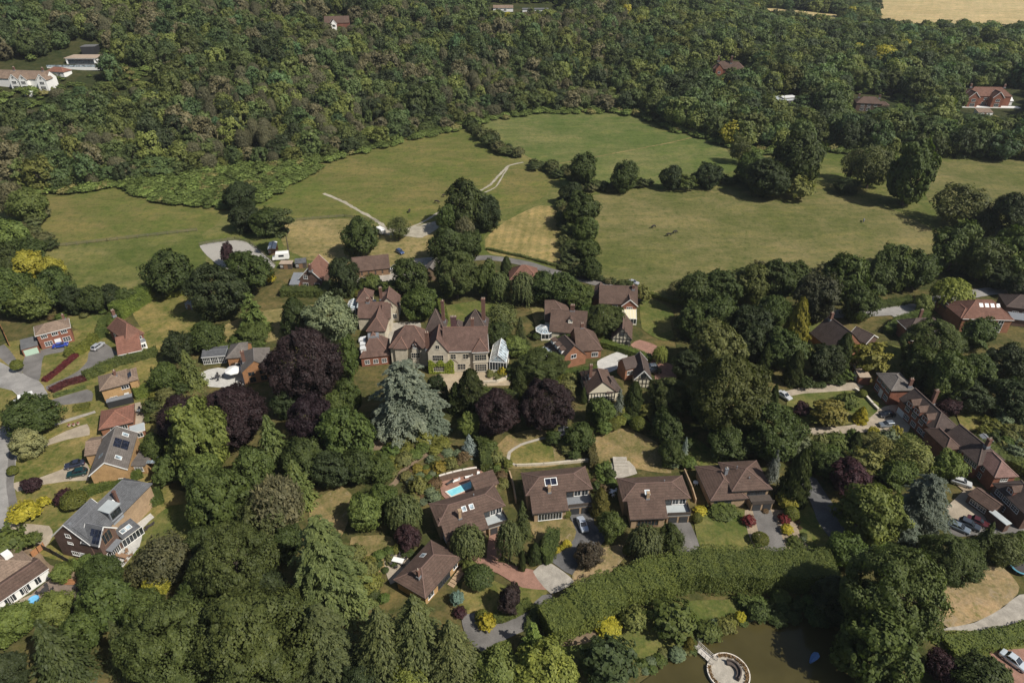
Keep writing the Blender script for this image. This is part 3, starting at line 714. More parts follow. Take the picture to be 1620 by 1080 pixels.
sheet('lawn', [(1512, 652), (1540, 648), (1576, 668), (1560, 680), (1525, 682)], MG['lawn'], .3)
sheet('drive', [(1510, 790), (1530, 776), (1560, 824), (1530, 830), (1505, 824), (1496, 806)], MG['sand'], .1)
sheet('drive', [(1502, 758), (1520, 754), (1545, 776), (1530, 782)], MG['bed'], .1)
sheet('yard', [(1500, 824), (1560, 824), (1620, 826), (1620, 845), (1560, 846), (1510, 850)], MG['asphalt'], .1)
sheet('lawn', [(1400, 840), (1470, 850), (1480, 880), (1420, 870)], MG['soil'], .3)
sheet('lawn', [(1458, 920), (1520, 902), (1585, 898), (1612, 930), (1600, 950), (1560, 978), (1500, 994), (1466, 965)], MG['sandy'], .2)
sheet('drive', [(1490, 996), (1540, 986), (1580, 966), (1612, 942), (1660, 940), (1660, 968), (1570, 996), (1500, 1002)], MG['conc'], .1)
sheet('lawn', [(1500, 1040), (1545, 1024), (1570, 1030), (1580, 1062), (1530, 1072), (1505, 1066)], MG['lawn'], .2)
sheet('drive', [(1564, 1032), (1592, 1026), (1680, 1022), (1700, 1110), (1600, 1100), (1580, 1062)], MG['brickp'], .1)
sheet('lawn', [(1470, 1000), (1600, 998), (1660, 980), (1660, 1020), (1500, 1034)], MG['green'], .2)
# pond garden
sheet('lawn', [(870, 1020), (960, 996), (1060, 955), (1180, 948), (1262, 950), (1264, 970), (1180, 976), (1110, 1002), (1062, 1036), (960, 1056), (880, 1050)], MG['green'], .3)
sheet('bare_ground', [(872, 1010), (930, 1002), (962, 992), (940, 1015), (890, 1024)], MG['soil'], .3)
sheet('lawn', [(762, 1032), (805, 1012), (812, 1050), (770, 1050)], MG['green'], .2)
def pond():
    m, nt, b = newmat('pond_water'); v = coords(nt)
    nt.links.new(ramp(nt, noise(nt, v, .12, 4), [(.3, (.050, .042, .015)), (.7, (.074, .062, .023))]), b.inputs['Base Color'])
    b.inputs['Roughness'].default_value = .05; b.inputs['IOR'].default_value = 1.33
    bumpit(nt, b, noise(nt, v, 2.2, 3), .08, .05)
    sheet('pond_water', [(1000, 1100), (1040, 1062), (1082, 1030), (1108, 1006), (1150, 984), (1190, 976), (1300, 982), (1345, 1030), (1360, 1120), (1150, 1160)], m, .25)
pond()
# far stubble fields beyond the wooded ridge, laid on the terrain
def patch(name, a0, a1, y0, y1, mat, lift=.5):
    n = 30; k = 24; A = np.linspace(0, 1, n); Y = np.linspace(0, 1, k)
    v = []
    for j in range(k):
        for i in range(n):
            edge = 6 * mnoise.noise(Vector((A[i] * 6, j * .3, 5)))
            y = y0(A[i]) + (y1(A[i]) - y0(A[i])) * Y[j] + edge; x = (a0 + (a1 - a0) * A[i]) * y
            v.append((x, y, float(terrain(x, y)) + lift))
    i = np.arange(n * k).reshape(k, n); q = np.stack([i[:-1, :-1], i[:-1, 1:], i[1:, 1:], i[1:, :-1]], -1).reshape(-1, 4)
    me = mesh_np(name, np.array(v), q, mats=[mat], smooth=True); tag(link(name, me), kind='structure')
patch('stubble_field', .48, 1.15, lambda a: 700, lambda a: 1500, MG['corn'])
patch('stubble_field', .325, .445, lambda a: 720, lambda a: 868, MG['corn'], .55)
# ------------------------------------------------------------------ woods on the hillside
WOOD = [(-260, -160), (-260, 335), (0, 318), (60, 304), (120, 302), (190, 292), (285, 284), (335, 270), (450, 262), (545, 246), (640, 222), (720, 204), (768, 190), (850, 176), (950, 176), (1008, 180), (1062, 203),
        (1132, 222), (1170, 236), (1240, 244), (1300, 236), (1350, 240), (1420, 246), (1480, 252), (1760, 256), (1760, -160)]
CLEAR = [[(-30, 96), (60, 96), (110, 72), (160, 66), (176, 88), (200, 104), (245, 112), (252, 140), (215, 140), (170, 118), (150, 150), (90, 158), (60, 172), (-30, 170)],
         [(1335, 148), (1420, 150), (1450, 168), (1446, 192), (1330, 190)], [(1505, 140), (1640, 140), (1640, 205), (1560, 205), (1500, 188)],
         [(1120, 96), (1184, 98), (1184, 126), (1118, 126)], [(1220, 148), (1270, 148), (1272, 178), (1216, 178)],
         [(505, 24), (560, 24), (560, 52), (508, 54)], [(770, 6), (885, 4), (892, 24), (830, 30), (776, 26)]]
def wood_points():
    pts = []
    # the hillside
    for y0, y1, sp, a0, a1 in ((290, 700, 7.2, -1.0, 1.02), (700, 905, 9.5, -.25, 1.05)):
        ys = np.arange(y0, y1, sp * .87)
        for r, y in enumerate(ys):
            xs = np.arange(a0 * y, a1 * y, sp) + (r % 2) * sp * .5
            for x in xs:
                X = x + rng.uniform(-.42, .42) * sp; Y = y + rng.uniform(-.42, .42) * sp
                pts.append((X, Y))
    P = np.array(pts); Z = terrain(P[:, 0], P[:, 1])
    px, py, dep = project(P[:, 0], P[:, 1], Z)
    keep = inpoly(px, py, WOOD) & (P[:, 1] > 200)
    for c in CLEAR: keep &= ~inpoly(px, py, c)
    a = P[:, 0] / P[:, 1]
    # far stubble fields stay open
    wob = np.array([20 * mnoise.noise(Vector((q * 14, 1, 2))) for q in a]); far1 = (a > .485) & (P[:, 1] > 742 + wob); far2 = (a > .33) & (a < .44) & (P[:, 1] > 765 + wob) & (P[:, 1] < 872)
    keep &= ~(far1 | far2)
    return P[keep], Z[keep], px[keep], py[keep], dep[keep]
WP, WZ, Wpx, Wpy, Wdep = wood_points()
nW = len(WP)
# kind mix varies in patches over the hillside
pn = np.array([mnoise.noise(Vector((x * .012, y * .012, 0))) for x, y in WP]); pn2 = np.array([mnoise.noise(Vector((x * .03, y * .03, 7))) for x, y in WP])
u = rng.uniform(0, 1, nW)
leftish = (WP[:, 0] / WP[:, 1]) < .16
twig = (u < np.clip(.11 + pn * .5, .01, .30)) & leftish
kindW = np.where(twig, 6, rng.choice([0, 1, 2, 3, 4, 5], nW, p=[.2, .2, .18, .17, .15, .10]))
WW = np.clip(np.exp(rng.normal(2.24, .25, nW)), 5., 15) * np.where(twig, .82, 1); WH = np.where(twig, rng.uniform(9.5, 14, nW), WW * rng.uniform(.9, 1.45, nW)); WH = np.clip(WH, 7.5, 17)
rim = WZ < 2.2
WH = np.where(rim & leftish, WH * rng.uniform(.5, .95, nW), WH)
rt = WP[:, 0] / WP[:, 1] > .2
WW = np.where(rt, WW * 1.25, WW); WH = np.where(rt, WH * 1.08, WH); WH = np.where(WP[:, 1] > 690, np.minimum(WH, 14), WH)
for c in ([(-30, 140), (120, 140), (255, 130), (255, 165), (120, 205), (-30, 205)], [(1325, 175), (1465, 175), (1465, 228), (1325, 222)], [(1490, 180), (1650, 180), (1650, 230), (1490, 226)], [(1100, 112), (1198, 112), (1198, 152), (1100, 148)], [(1206, 165), (1290, 165), (1290, 205), (1206, 200)], [(498, 44), (568, 44), (568, 82), (498, 80)], [(762, 20), (898, 20), (898, 54), (762, 54)]):
    lo = inpoly(Wpx, Wpy, c); WH[lo] = np.minimum(WH[lo], rng.uniform(3, 9, lo.sum()) if c[0][0] > 300 else rng.uniform(2.5, 6.5, lo.sum())); WW[lo] = np.minimum(WW[lo], WH[lo] * 1.7)
base = np.array([.054, .071, .026])
tint = base[None] * (1 + .28 * pn[:, None] + .30 * pn2[:, None]) * np.exp(rng.normal(0, .20, (nW, 1))) * np.array([1, 1, 1])
sh = rng.normal(0, .10, nW); tint[:, 0] *= 1 + sh; tint[:, 2] *= 1 - sh
u2 = rng.uniform(0, 1, nW)
lt = u2 < .12; tint[lt] = np.array([.090, .105, .032]) * rng.uniform(.8, 1.2, (lt.sum(), 1))
dk = (u2 > .12) & (u2 < .28); tint[dk] = np.array([.026, .035, .016]) * rng.uniform(.85, 1.2, (dk.sum(), 1))
gr = (u2 > .28) & (u2 < .40) & leftish; tint[gr] = np.array([.085, .078, .047]) * rng.uniform(.8, 1.25, (gr.sum(), 1))
ye = (u2 > .9955) & (Wpx > 560); tint[ye] = np.array([.22, .20, .035])
tint[twig] = np.array([.076, .075, .048]) * rng.uniform(.75, 1.25, (twig.sum(), 1))
SHW = [crown_broad(lobes=30, sub=10, per=11, leaf=.056, top=.6, z0=.05, loose=1.3), crown_broad(lobes=26, sub=10, per=12, leaf=.056, top=1.1, z0=.05, loose=1.4, lr=(.11, .2)), crown_broad(lobes=36, sub=9, per=11, leaf=.053, top=.3, z0=.05, loose=1.3, lr=(.1, .2)),
       crown_broad(lobes=26, sub=10, per=12, leaf=.055, top=1.4, z0=.02, loose=1.4, lr=(.1, .2)), crown_broad(lobes=20, sub=12, per=10, leaf=.056, top=.5, z0=.05, loose=1.6), crown_broad(lobes=40, sub=9, per=10, leaf=.05, top=.8, z0=.04, loose=1.3, lr=(.09, .18)), crown_twiggy(1700)]
SHW = [warp(q, .05) for q in SHW[:-1]] + SHW[-1:]
# the nearest, largest trees of the wood stand as individuals
size = WH / Wdep
infr = (Wpx > -15) & (Wpx < 1635) & (Wpy > -20)
front = np.argsort(-np.where(infr & (Wpy > 140), size, 0))
NEAR_N = 190
nearset = []
# front rows: trees with open ground just below them, i.e. lowest in their pixel column first
for i in np.argsort(-(Wpy + 26 * size * 10)):
    if not infr[i]: continue
    a = WP[i, 0] / WP[i, 1]
    yf = np.interp(a, _fa[:, 0], _fa[:, 1])
    if WP[i, 1] - yf < 26 and len(nearset) < NEAR_N: nearset.append(i)
isnear = np.zeros(nW, bool); isnear[nearset] = True
SECT = [(-50, 150, 'on the wooded slope below the white gabled house'), (150, 345, 'behind the bramble bank above the upper left pasture'), (345, 560, 'on the wood edge above the streaky meadow, left end'),
        (560, 770, 'on the wood edge behind the streaky chalk track meadow'), (770, 1010, 'along the top edge of the far meadow'), (1010, 1220, 'on the shaded wood edge right of the far meadow'),
        (1220, 1400, 'in the wood below the dark hipped hillside house'), (1400, 1640, 'on the wood edge below the big red house')]
def tdesc(i):
    t = tint[i]
    if twig[i]: return 'half bare tree', 'bare'
    if t[0] > .15: return 'yellow leaved tree', 'yellow'
    if gr[i]: return 'dull brownish tree', 'brownish'
    if t.sum() < .105: return 'very dark green tree', 'dark'
    if lt[i] or t.sum() > .215: return 'pale green tree', 'pale'
    return 'mid green tree', 'green'
SHN = [mesh_np('crown', v, q, mats=[LEAF]) for v, q in SHW]
for i in nearset:
    de, key = tdesc(i)
    sec = next((s for s in SECT if s[0] <= Wpx[i] < s[1]), SECT[-1])
    lab = '%s %s' % (de, sec[2])
    e = link('woodland_tree', None, None, (WP[i, 0], WP[i, 1], WZ[i])); tag(e, lab, 'tree', lab); e.empty_display_size = .5
    e.rotation_euler = (0, 0, random.uniform(0, 6.28))
    c = link('crown', SHN[kindW[i]], e); c.scale = (WW[i], WW[i], WH[i]); c.color = (*(tint[i] * 1.25), 1)
    t = link('trunk', TR[i % 3], e); t.scale = (WW[i], WW[i], WH[i])
def stuff_wood(name, P, Z, W, H, tint, kind, meshes):
    k = len(P); o0 = (float(P[:, 0].mean()), float(P[:, 1].mean()), 0)
    me = bpy.data.meshes.new(name); me.vertices.add(k)
    co = np.stack([P[:, 0] - o0[0], P[:, 1] - o0[1], Z], 1).astype(np.float32); me.vertices.foreach_set('co', co.ravel())
    def at(n, t, arr, f):
        a = me.attributes.new(n, t, 'POINT'); a.data.foreach_set(f, np.ascontiguousarray(arr, np.float32 if f != 'value' or t != 'INT' else np.int32).ravel())
    at('scl', 'FLOAT_VECTOR', np.stack([W, W, H], 1), 'vector'); at('tint', 'FLOAT_COLOR', np.concatenate([tint, np.ones((k, 1))], 1), 'color')
    at('rotz', 'FLOAT', rng.uniform(0, 6.28, k), 'value'); at('kind_id', 'INT', kind.astype(np.int32), 'value')
    cl = bpy.data.collections.new(name + '_shapes')
    for j, (v, q) in enumerate(meshes):
        cl.objects.link(bpy.data.objects.new('shape_%02d' % j, mesh_np('crown', v, q, mats=[LEAFW])))
    ng = bpy.data.node_groups.new(name, 'GeometryNodeTree')
    ng.interface.new_socket('Geometry', in_out='INPUT', socket_type='NodeSocketGeometry'); ng.interface.new_socket('Geometry', in_out='OUTPUT', socket_type='NodeSocketGeometry')
    gi = ng.nodes.new('NodeGroupInput'); go = ng.nodes.new('NodeGroupOutput'); ip = ng.nodes.new('GeometryNodeInstanceOnPoints')
    ci = ng.nodes.new('GeometryNodeCollectionInfo'); ci.inputs['Collection'].default_value = cl; ci.inputs['Separate Children'].default_value = True; ci.inputs['Reset Children'].default_value = True
    def na(n, t):
        x = ng.nodes.new('GeometryNodeInputNamedAttribute'); x.data_type = t; x.inputs['Name'].default_value = n; return x.outputs['Attribute']
    cx = ng.nodes.new('ShaderNodeCombineXYZ'); ng.links.new(na('rotz', 'FLOAT'), cx.inputs[2])
    ip.inputs['Pick Instance'].default_value = True
    ng.links.new(gi.outputs[0], ip.inputs['Points']); ng.links.new(ci.outputs[0], ip.inputs['Instance']); ng.links.new(na('kind_id', 'INT'), ip.inputs['Instance Index'])
    ng.links.new(cx.outputs[0], ip.inputs['Rotation']); ng.links.new(na('scl', 'FLOAT_VECTOR'), ip.inputs['Scale']); ng.links.new(ip.outputs[0], go.inputs[0])
    o = link(name, me, None, o0); md = o.modifiers.new('trees', 'NODES'); md.node_group = ng; tag(o, kind='stuff'); return o
r = ~isnear
o = stuff_wood('woodland', WP[r], WZ[r], WW[r], WH[r], tint[r], kindW[r], SHW); tag(o, 'dense mixed wood covering the hillside behind the fields', 'wood')
# low bramble and scrub along the wood edge
def scrub():
    P = []; 
    edge = WOOD[2:-2]
    for (x0, y0), (x1, y1) in zip(edge, edge[1:]):
        n = int(math.hypot(x1 - x0, (y1 - y0)) / 2.2)
        for k in range(n):
            t = rng.uniform(); P.append((x0 + (x1 - x0) * t + rng.normal(0, 1.5), y0 + (y1 - y0) * t + rng.uniform(-3, 5)))
    bank = [(186, 290), (285, 284), (335, 270), (450, 262), (545, 246), (470, 290), (425, 318), (370, 332), (330, 330), (260, 322), (205, 308)]
    q = rng.uniform((186, 240), (560, 335), (1500, 2)); P += [tuple(p) for p in q[inpoly(q[:, 0], q[:, 1], bank)]]
    for c in CLEAR:
        c = np.array(c); n = int((c[:, 0].max() - c[:, 0].min()) * .9); q = rng.uniform(c.min(0), c.max(0), (n, 2)); P += [tuple(p) for p in q[inpoly(q[:, 0], q[:, 1], [tuple(z) for z in c])] if not any(x0 - 4 < p[0] < x1 + 4 and y0 < p[1] < y1 for x0, x1, y0, y1 in ((-10, 78, 100, 143), (78, 170, 84, 120), (120, 152, 68, 84), (70, 104, 108, 122), (1350, 1412, 150, 186), (1510, 1625, 140, 186), (1126, 1182, 98, 122), (1224, 1268, 150, 172), (508, 556, 28, 48), (776, 872, 6, 22)))]
    W3 = np.array([tuple(G(*p)) for p in P]); k = len(W3)
    W = rng.uniform(2.5, 5.5, k); H = W * rng.uniform(.45, .8, k)
    t = np.array([.072, .095, .028]) * np.exp(rng.normal(0, .22, (k, 1))); yl = rng.uniform(size=k) < .08; t[yl] = (.13, .12, .05)
    o = stuff_wood('bramble_scrub', W3[:, :2], W3[:, 2], W, H, t, rng.integers(0, 2, k), [crown_shrub(420, .14, .25), crown_shrub(380, .15, .2)])
    tag(o, 'low light green bramble scrub along the foot of the wood', 'scrub')
scrub()
# ------------------------------------------------------------------ houses
WHITE = plain('white_paint', (.78, .77, .74), .5, 0, .05)
GLASS = glass_m('window_glass')
SOLAR = glass_m('solar_glass', (.012, .014, .024))
ROOFG = glass_m('glass_roof', (.24, .29, .32))
LEADM = plain('lead_grey', (.19, .20, .215), .55, 0, .18)
ROOFS = dict(brown=roof_m('brown_tiles', (.108, .070, .054)), red=roof_m('red_tiles', (.168, .086, .062)), orange=roof_m('orange_tiles', (.212, .100, .070)),
   grey=roof_m('grey_tiles', (.150, .132, .118), .15), slate=roof_m('slates', (.105, .108, .115), .08), tan=roof_m('tan_tiles', (.215, .155, .115)),
   dark=roof_m('dark_brown_tiles', (.082, .060, .052)), manor=roof_m('manor_tiles', (.130, .080, .064), .3), pink=roof_m('pinkish_tiles', (.21, .125, .105)),
   lead=LEADM, felt=plain('roof_felt', (.12, .12, .12), .85, 0, .2, .8), beige=plain('beige_felt', (.36, .28, .21), .85, 0, .15, .8), white=plain('white_roof', (.66, .66, .65), .6, 0, .08),
   pale=plain('pale_grey_membrane', (.40, .43, .43), .5, 0, .08, .5), glass=ROOFG, timber=plain('roof_boards', (.20, .15, .12), .8, 0, .2))
WALLS = dict(red=brick_m('red_brick', (.25, .105, .068)), yellow=brick_m('yellow_brick', (.42, .265, .125)), brown=brick_m('brown_brick', (.135, .085, .066)), orange=brick_m('orange_brick', (.29, .138, .080)),
   stone=brick_m('grey_stone', (.54, .48, .375)), cream=plain('cream_render', (.66, .60, .46), .8, 0, .08), white=plain('white_render', (.76, .75, .72), .8, 0, .06),
   timber=plain('orange_timber', (.33, .165, .075), .8, 0, .25), grey=plain('grey_boards', (.30, .32, .34), .7, 0, .12), black=plain('black_boards', (.025, .025, .028), .7, 0, .2),
   hung=brick_m('hung_tiles', (.20, .085, .06)), buff=brick_m('buff_brick', (.38, .27, .17)), dark=plain('dark_boards', (.07, .055, .045), .8, 0, .25))
CHIM = brick_m('chimney_brick', (.165, .09, .068)); POT = plain('clay_pot', (.48, .40, .31), .8, 0, .15)
BEAM = plain('black_beam', (.03, .027, .025), .8)
GREEN = plain('green_door_paint', (.42, .56, .44), .6, 0, .05); DOORW = plain('white_door', (.74, .74, .72), .5, 0, .04); DOORD = plain('dark_door', (.04, .042, .045), .5, 0, .1)
WOODB = plain('brown_wood', (.21, .125, .07), .75, 0, .2)
_wm = {}
def win_mesh(w, h, n, rows, frame, arch=False):
    k = (round(w, 2), round(h, 2), n, rows, frame.name)
    if k in _wm: return _wm[k]
    f = MB(); t = .09 if h > .7 else .07; d0, d1 = -.07, .06
    f.box(-w / 2 - t, -w / 2, d0, d1, -.0, h); f.box(w / 2, w / 2 + t, d0, d1, 0, h); f.box(-w / 2 - t, w / 2 + t, d0, d1, h, h + t); f.box(-w / 2 - t - .04, w / 2 + t + .04, d0 - .06, d1, -t, 0)
    for i in range(1, n): x = -w / 2 + w * i / n; f.box(x - .035, x + .035, d0 + .015, d1 - .005, 0, h)
    for i in range(1, rows): z = h * i / rows; f.box(-w / 2, w / 2, d0 + .02, d1 - .01, z - .03, z + .03)
    p = MB(); p.box(-w / 2, w / 2, -.02, .05, 0, h)
    _wm[k] = (f.mesh('window', frame), p.mesh('pane', GLASS)); return _wm[k]
def gable_roof_slabs(mb, x0, x1, y0, y1, he, hr, th=.16, m=0):
    """ridge along x"""
    ym = (y0 + y1) / 2
    mb.hexa([(x0, y0, he - th), (x1, y0, he - th), (x1, ym, hr - th), (x0, ym, hr - th)], [(x0, y0, he), (x1, y0, he), (x1, ym, hr), (x0, ym, hr)], m)
    mb.hexa([(x0, ym, hr - th), (x1, ym, hr - th), (x1, y1, he - th), (x0, y1, he - th)], [(x0, ym, hr), (x1, ym, hr), (x1, y1, he), (x0, y1, he)], m)
class House:
    def __init__(s, name, label, cat='house', at=None, group=None):
        s.name, s.label, s.cat, s.at, s.root, s.group = name, label, cat, at, None, group
        s.w = []; s.nroof = 0
    def _root(s, p):
        if s.root is None:
            s.root = link(s.name, None, None, (p[0], p[1], p[2])); s.root.empty_display_size = 1; tag(s.root, s.label, s.cat, s.group); s.o = Vector(p)
    def part(s, name, mb, mat, parent=None, smooth=False):
        o = link(name, mb.mesh(name, mat, smooth), parent or s.root); return o
    def frame(s, A, B, he, C=None, D=None, z=None):
        """front eave end pixels A (left) and B (right) at eave height he -> frame, L, D"""
        gz = z if z is not None else (s.o.z if s.root is not None else None)
        if gz is None:
            gz = (G(A[0], A[1], he).z + G(B[0], B[1], he).z) / 2
            mid = ((A[0] + B[0]) / 2, (A[1] + B[1]) / 2); gz = G(*mid, he).z
            if gz < .3: gz = 0.
        a = PZ(A[0], A[1], gz + he); b = PZ(B[0], B[1], gz + he); a.z = b.z = gz
        ang = math.atan2(b.y - a.y, b.x - a.x); L = (b - a).length
        if C is not None:
            c = PZ(C[0], C[1], gz + he); D = abs(-(c.x - a.x) * math.sin(ang) + (c.y - a.y) * math.cos(ang))
        s._root(((a.x + b.x) / 2 - math.sin(ang) * D / 2, (a.y + b.y) / 2 + math.cos(ang) * D / 2, gz))
        return (a.x - s.o.x, a.y - s.o.y, 0., ang), L, D
    def wing(s, A, B, he, C=None, D=None, roof='hip', axis=None, pitch=38, wall='red', tile='brown', z0=0., ov=.35, gutter=None, barge=None, ends=None, fr=None, L=None, noroof=False, z=None, base=None):
        """roof: hip | gable | flat | mono | glass. ends: ('gable'|'hip', 'gable'|'hip') along the ridge axis"""
        if fr is None: fr, L, D = s.frame(A, B, he, C, D, z)
        i = len(s.w); axis = axis or ('x' if L >= D else 'y')
        ends = ends or (('hip', 'hip') if roof == 'hip' else ('gable', 'gable'))
        tp = math.tan(R(pitch)); half = (D if axis == 'x' else L) / 2; rise = half * tp
        eps = .013 * (i % 5)
        wov = [ov + eps] * 4
        wl = WALLS[wall]
        wx0, wx1, wy0, wy1 = ov + eps, L - ov - eps, ov + eps, D - ov - eps
        go = .18 + eps
        mb = MB()
        top = he - .06
        def P(pts): return xform(fr, pts)
        # walls
        if roof == 'mono':
            h1 = he + (D - 2 * ov) * tp - .1
            mb.hexa(P([(wx0, wy0, z0 - .1), (wx1, wy0, z0 - .1), (wx1, wy1, z0 - .1), (wx0, wy1, z0 - .1)]), P([(wx0, wy0, top), (wx1, wy0, top), (wx1, wy1, h1), (wx0, wy1, h1)]))
        elif roof in ('hip', 'gable'):
            if axis == 'x':
                gx0 = go if ends[0] == 'gable' else wx0; gx1 = L - go if ends[1] == 'gable' else wx1
                wx0, wx1 = gx0, gx1
            else:
                wy0 = go if ends[0] == 'gable' else wy0; wy1 = D - go if ends[1] == 'gable' else wy1
            mb.hexa(P([(wx0, wy0, z0 - .1), (wx1, wy0, z0 - .1), (wx1, wy1, z0 - .1), (wx0, wy1, z0 - .1)]), P([(wx0, wy0, top), (wx1, wy0, top), (wx1, wy1, top), (wx0, wy1, top)]))
            # gable triangles as thin prisms standing on the wall
            zb = top + .001
            if axis == 'x':
                dz = ov * tp - .12; ym = D / 2
                for e, x in ((0, wx0), (1, wx1)):
                    if ends[e] == 'gable':
                        xa, xb = (x, x + .3) if e == 0 else (x - .3, x)
                        tri = [(wy0, zb), (wy1, zb), (ym, he + rise - .2)]
                        mb.hexa(P([(xa, tri[0][0], tri[0][1]), (xa, tri[1][0], tri[1][1]), (xa, tri[2][0], tri[2][1])][::-1]), P([(xb, tri[0][0], tri[0][1]), (xb, tri[1][0], tri[1][1]), (xb, tri[2][0], tri[2][1])][::-1]))
            else:
                xm = L / 2
                for e, y in ((0, wy0), (1, wy1)):
                    if ends[e] == 'gable':
                        ya, yb = (y, y + .3) if e == 0 else (y - .3, y)
                        tri = [(wx0, zb), (wx1, zb), (xm, he + rise - .2)]
                        mb.hexa(P([(t[0], ya, t[1]) for t in tri]), P([(t[0], yb, t[1]) for t in tri]))
        else:
            mb.hexa(P([(wx0, wy0, z0 - .1), (wx1, wy0, z0 - .1), (wx1, wy1, z0 - .1), (wx0, wy1, z0 - .1)]), P([(wx0, wy0, top), (wx1, wy0, top), (wx1, wy1, top), (wx0, wy1, top)]))
        wo = s.part('wall', mb, wl)
        if base:   # plinth / darker lower band
            b = MB(); b.hexa(P([(wx0 - .03, wy0 - .03, z0 - .05), (wx1 + .03, wy0 - .03, z0 - .05), (wx1 + .03, wy1 + .03, z0 - .05), (wx0 - .03, wy1 + .03, z0 - .05)]), P([(wx0 - .03, wy0 - .03, base[0]), (wx1 + .03, wy0 - .03, base[0]), (wx1 + .03, wy1 + .03, base[0]), (wx0 - .03, wy1 + .03, base[0])]))
            s.part('plinth', b, WALLS[base[1]])
        # roof
        rb = MB(); th = .17; rmat = ROOFS[tile]
        ro = None
        if roof == 'flat':
            rb.hexa(P([(0, 0, he - .05), (L, 0, he - .05), (L, D, he - .05), (0, D, he - .05)]), P([(0, 0, he + .12), (L, 0, he + .12), (L, D, he + .12), (0, D, he + .12)]))
            rb.hexa(P([(.18, .18, he + .12), (L - .18, .18, he + .12), (L - .18, D - .18, he + .12), (.18, D - .18, he + .12)]), P([(.2, .2, he + .135), (L - .2, .2, he + .135), (L - .2, D - .2, he + .135), (.2, D - .2, he + .135)]))
        elif roof == 'mono':
            hb = he + D * tp
            rb.hexa(P([(0, 0, he - th), (L, 0, he - th), (L, D, hb - th), (0, D, hb - th)]), P([(0, 0, he), (L, 0, he), (L, D, hb), (0, D, hb)]))
        elif roof in ('hip', 'gable', 'glass'):
            if axis == 'x': cx0, cx1, cy0, cy1 = 0., L, 0., D
            else: cx0, cx1, cy0, cy1 = 0., D, -L, 0.       # rotated local: u along ridge
            u0, u1 = 0., (L if axis == 'x' else D); wd = (D if axis == 'x' else L)
            r0 = u0 + (half if ends[0] == 'hip' else 0); r1 = u1 - (half if ends[1] == 'hip' else 0)
            if r1 < r0: r0 = r1 = (r0 + r1) / 2; 
            def Q(u, v, z):
                return (u, v, z) if axis == 'x' else (wd - v, u, z)
            hr = he + rise; vm = wd / 2
            for dz, flip in ((0, False), (-th, True)):
                e = [Q(u0, 0, he + dz), Q(u1, 0, he + dz), Q(u1, wd, he + dz), Q(u0, wd, he + dz)]; ra, rc = Q(r0, vm, hr + dz), Q(r1, vm, hr + dz)
                F = [[e[0], e[1], rc, ra], [e[2], e[3], ra, rc]]
                if ends[0] == 'hip': F.append([e[3], e[0], ra])
                if ends[1] == 'hip': F.append([e[1], e[2], rc])
                for f in F: rb.poly(P(f[::-1] if flip else f))
            for a, b in (((u0, 0), (u1, 0)), ((u1, wd), (u0, wd))) + ((((u0, wd), (u0, 0)),) if ends[0] == 'hip' else ()) + ((((u1, 0), (u1, wd)),) if ends[1] == 'hip' else ()):
                rb.poly(P([Q(a[0], a[1], he - th), Q(b[0], b[1], he - th), Q(b[0], b[1], he), Q(a[0], a[1], he)]))
            for e_, u in ((0, u0), (1, u1)):
                if ends[e_] == 'gable':
                    rr = r0 if e_ == 0 else r1
                    rb.poly(P([Q(u, 0, he - th), Q(rr, vm, hr - th), Q(rr, vm, hr), Q(u, 0, he)])); rb.poly(P([Q(u, wd, he - th), Q(u, wd, he), Q(rr, vm, hr), Q(rr, vm, hr - th)]))
            # ridge and hip tiles
            if roof != 'glass':
                lines = [((r0, vm, hr), (r1, vm, hr))] if r1 - r0 > .3 else []
                if ends[0] == 'hip': lines += [((u0, 0, he), (r0, vm, hr)), ((u0, wd, he), (r0, vm, hr))]
                if ends[1] == 'hip': lines += [((u1, 0, he), (r1, vm, hr)), ((u1, wd, he), (r1, vm, hr))]
                for a, b in lines:
                    pa, pb = P([Q(*a), Q(*b)]); rb.bar(pa, pb, .22, .12, 1)
        rname = 'roof'
        ro = s.part(rname, rb, [rmat, M('ridge_' + tile, lambda k: plain(k, tuple(c for c in {'brown': (.16, .10, .08), 'red': (.24, .115, .08), 'orange': (.28, .13, .085), 'grey': (.18, .16, .145), 'slate': (.15, .15, .16), 'tan': (.26, .19, .14), 'dark': (.12, .085, .07), 'manor': (.20, .11, .08), 'pink': (.27, .17, .14)}.get(tile, (.2, .2, .2))), .85, 0, .2))])
        if gutter and roof in ('hip', 'gable', 'mono', 'flat'):
            gm = WHITE if gutter == 'white' else BEAM; gb = MB()
            if roof == 'flat' or (roof == 'hip' and ends == ('hip', 'hip')): segs = [((0, 0), (L, 0)), ((L, 0), (L, D)), ((L, D), (0, D)), ((0, D), (0, 0))]
            elif axis == 'x': segs = [((0, 0), (L, 0)), ((0, D), (L, D))]
            else: segs = [((0, 0), (0, D)), ((L, 0), (L, D))]
            if roof == 'mono': segs = [((0, 0), (L, 0))]
            for a, b in segs:
                pa, pb = P([(a[0], a[1], he - .11), (b[0], b[1], he - .11)]); gb.bar(pa, pb, .13, .17)
            s.part('gutter', gb, gm)
        if barge and 'gable' in ends and roof in ('gable', 'hip'):
            gb = MB(); u1 = (L if axis == 'x' else D); wd = (D if axis == 'x' else L)
            def Q(u, v, z): return (u, v, z) if axis == 'x' else (wd - v, u, z)
            for e, u in ((0, -.04), (1, u1 + .04)):
                if ends[e] != 'gable': continue
                for v in (0, wd):
                    pa, pb = P([Q(u, v, he - .1), Q(u, wd / 2, he + rise - .1)]); gb.bar(pa, pb, .07, .26)
            s.part('bargeboard', gb, WHITE if barge == 'white' else BEAM)
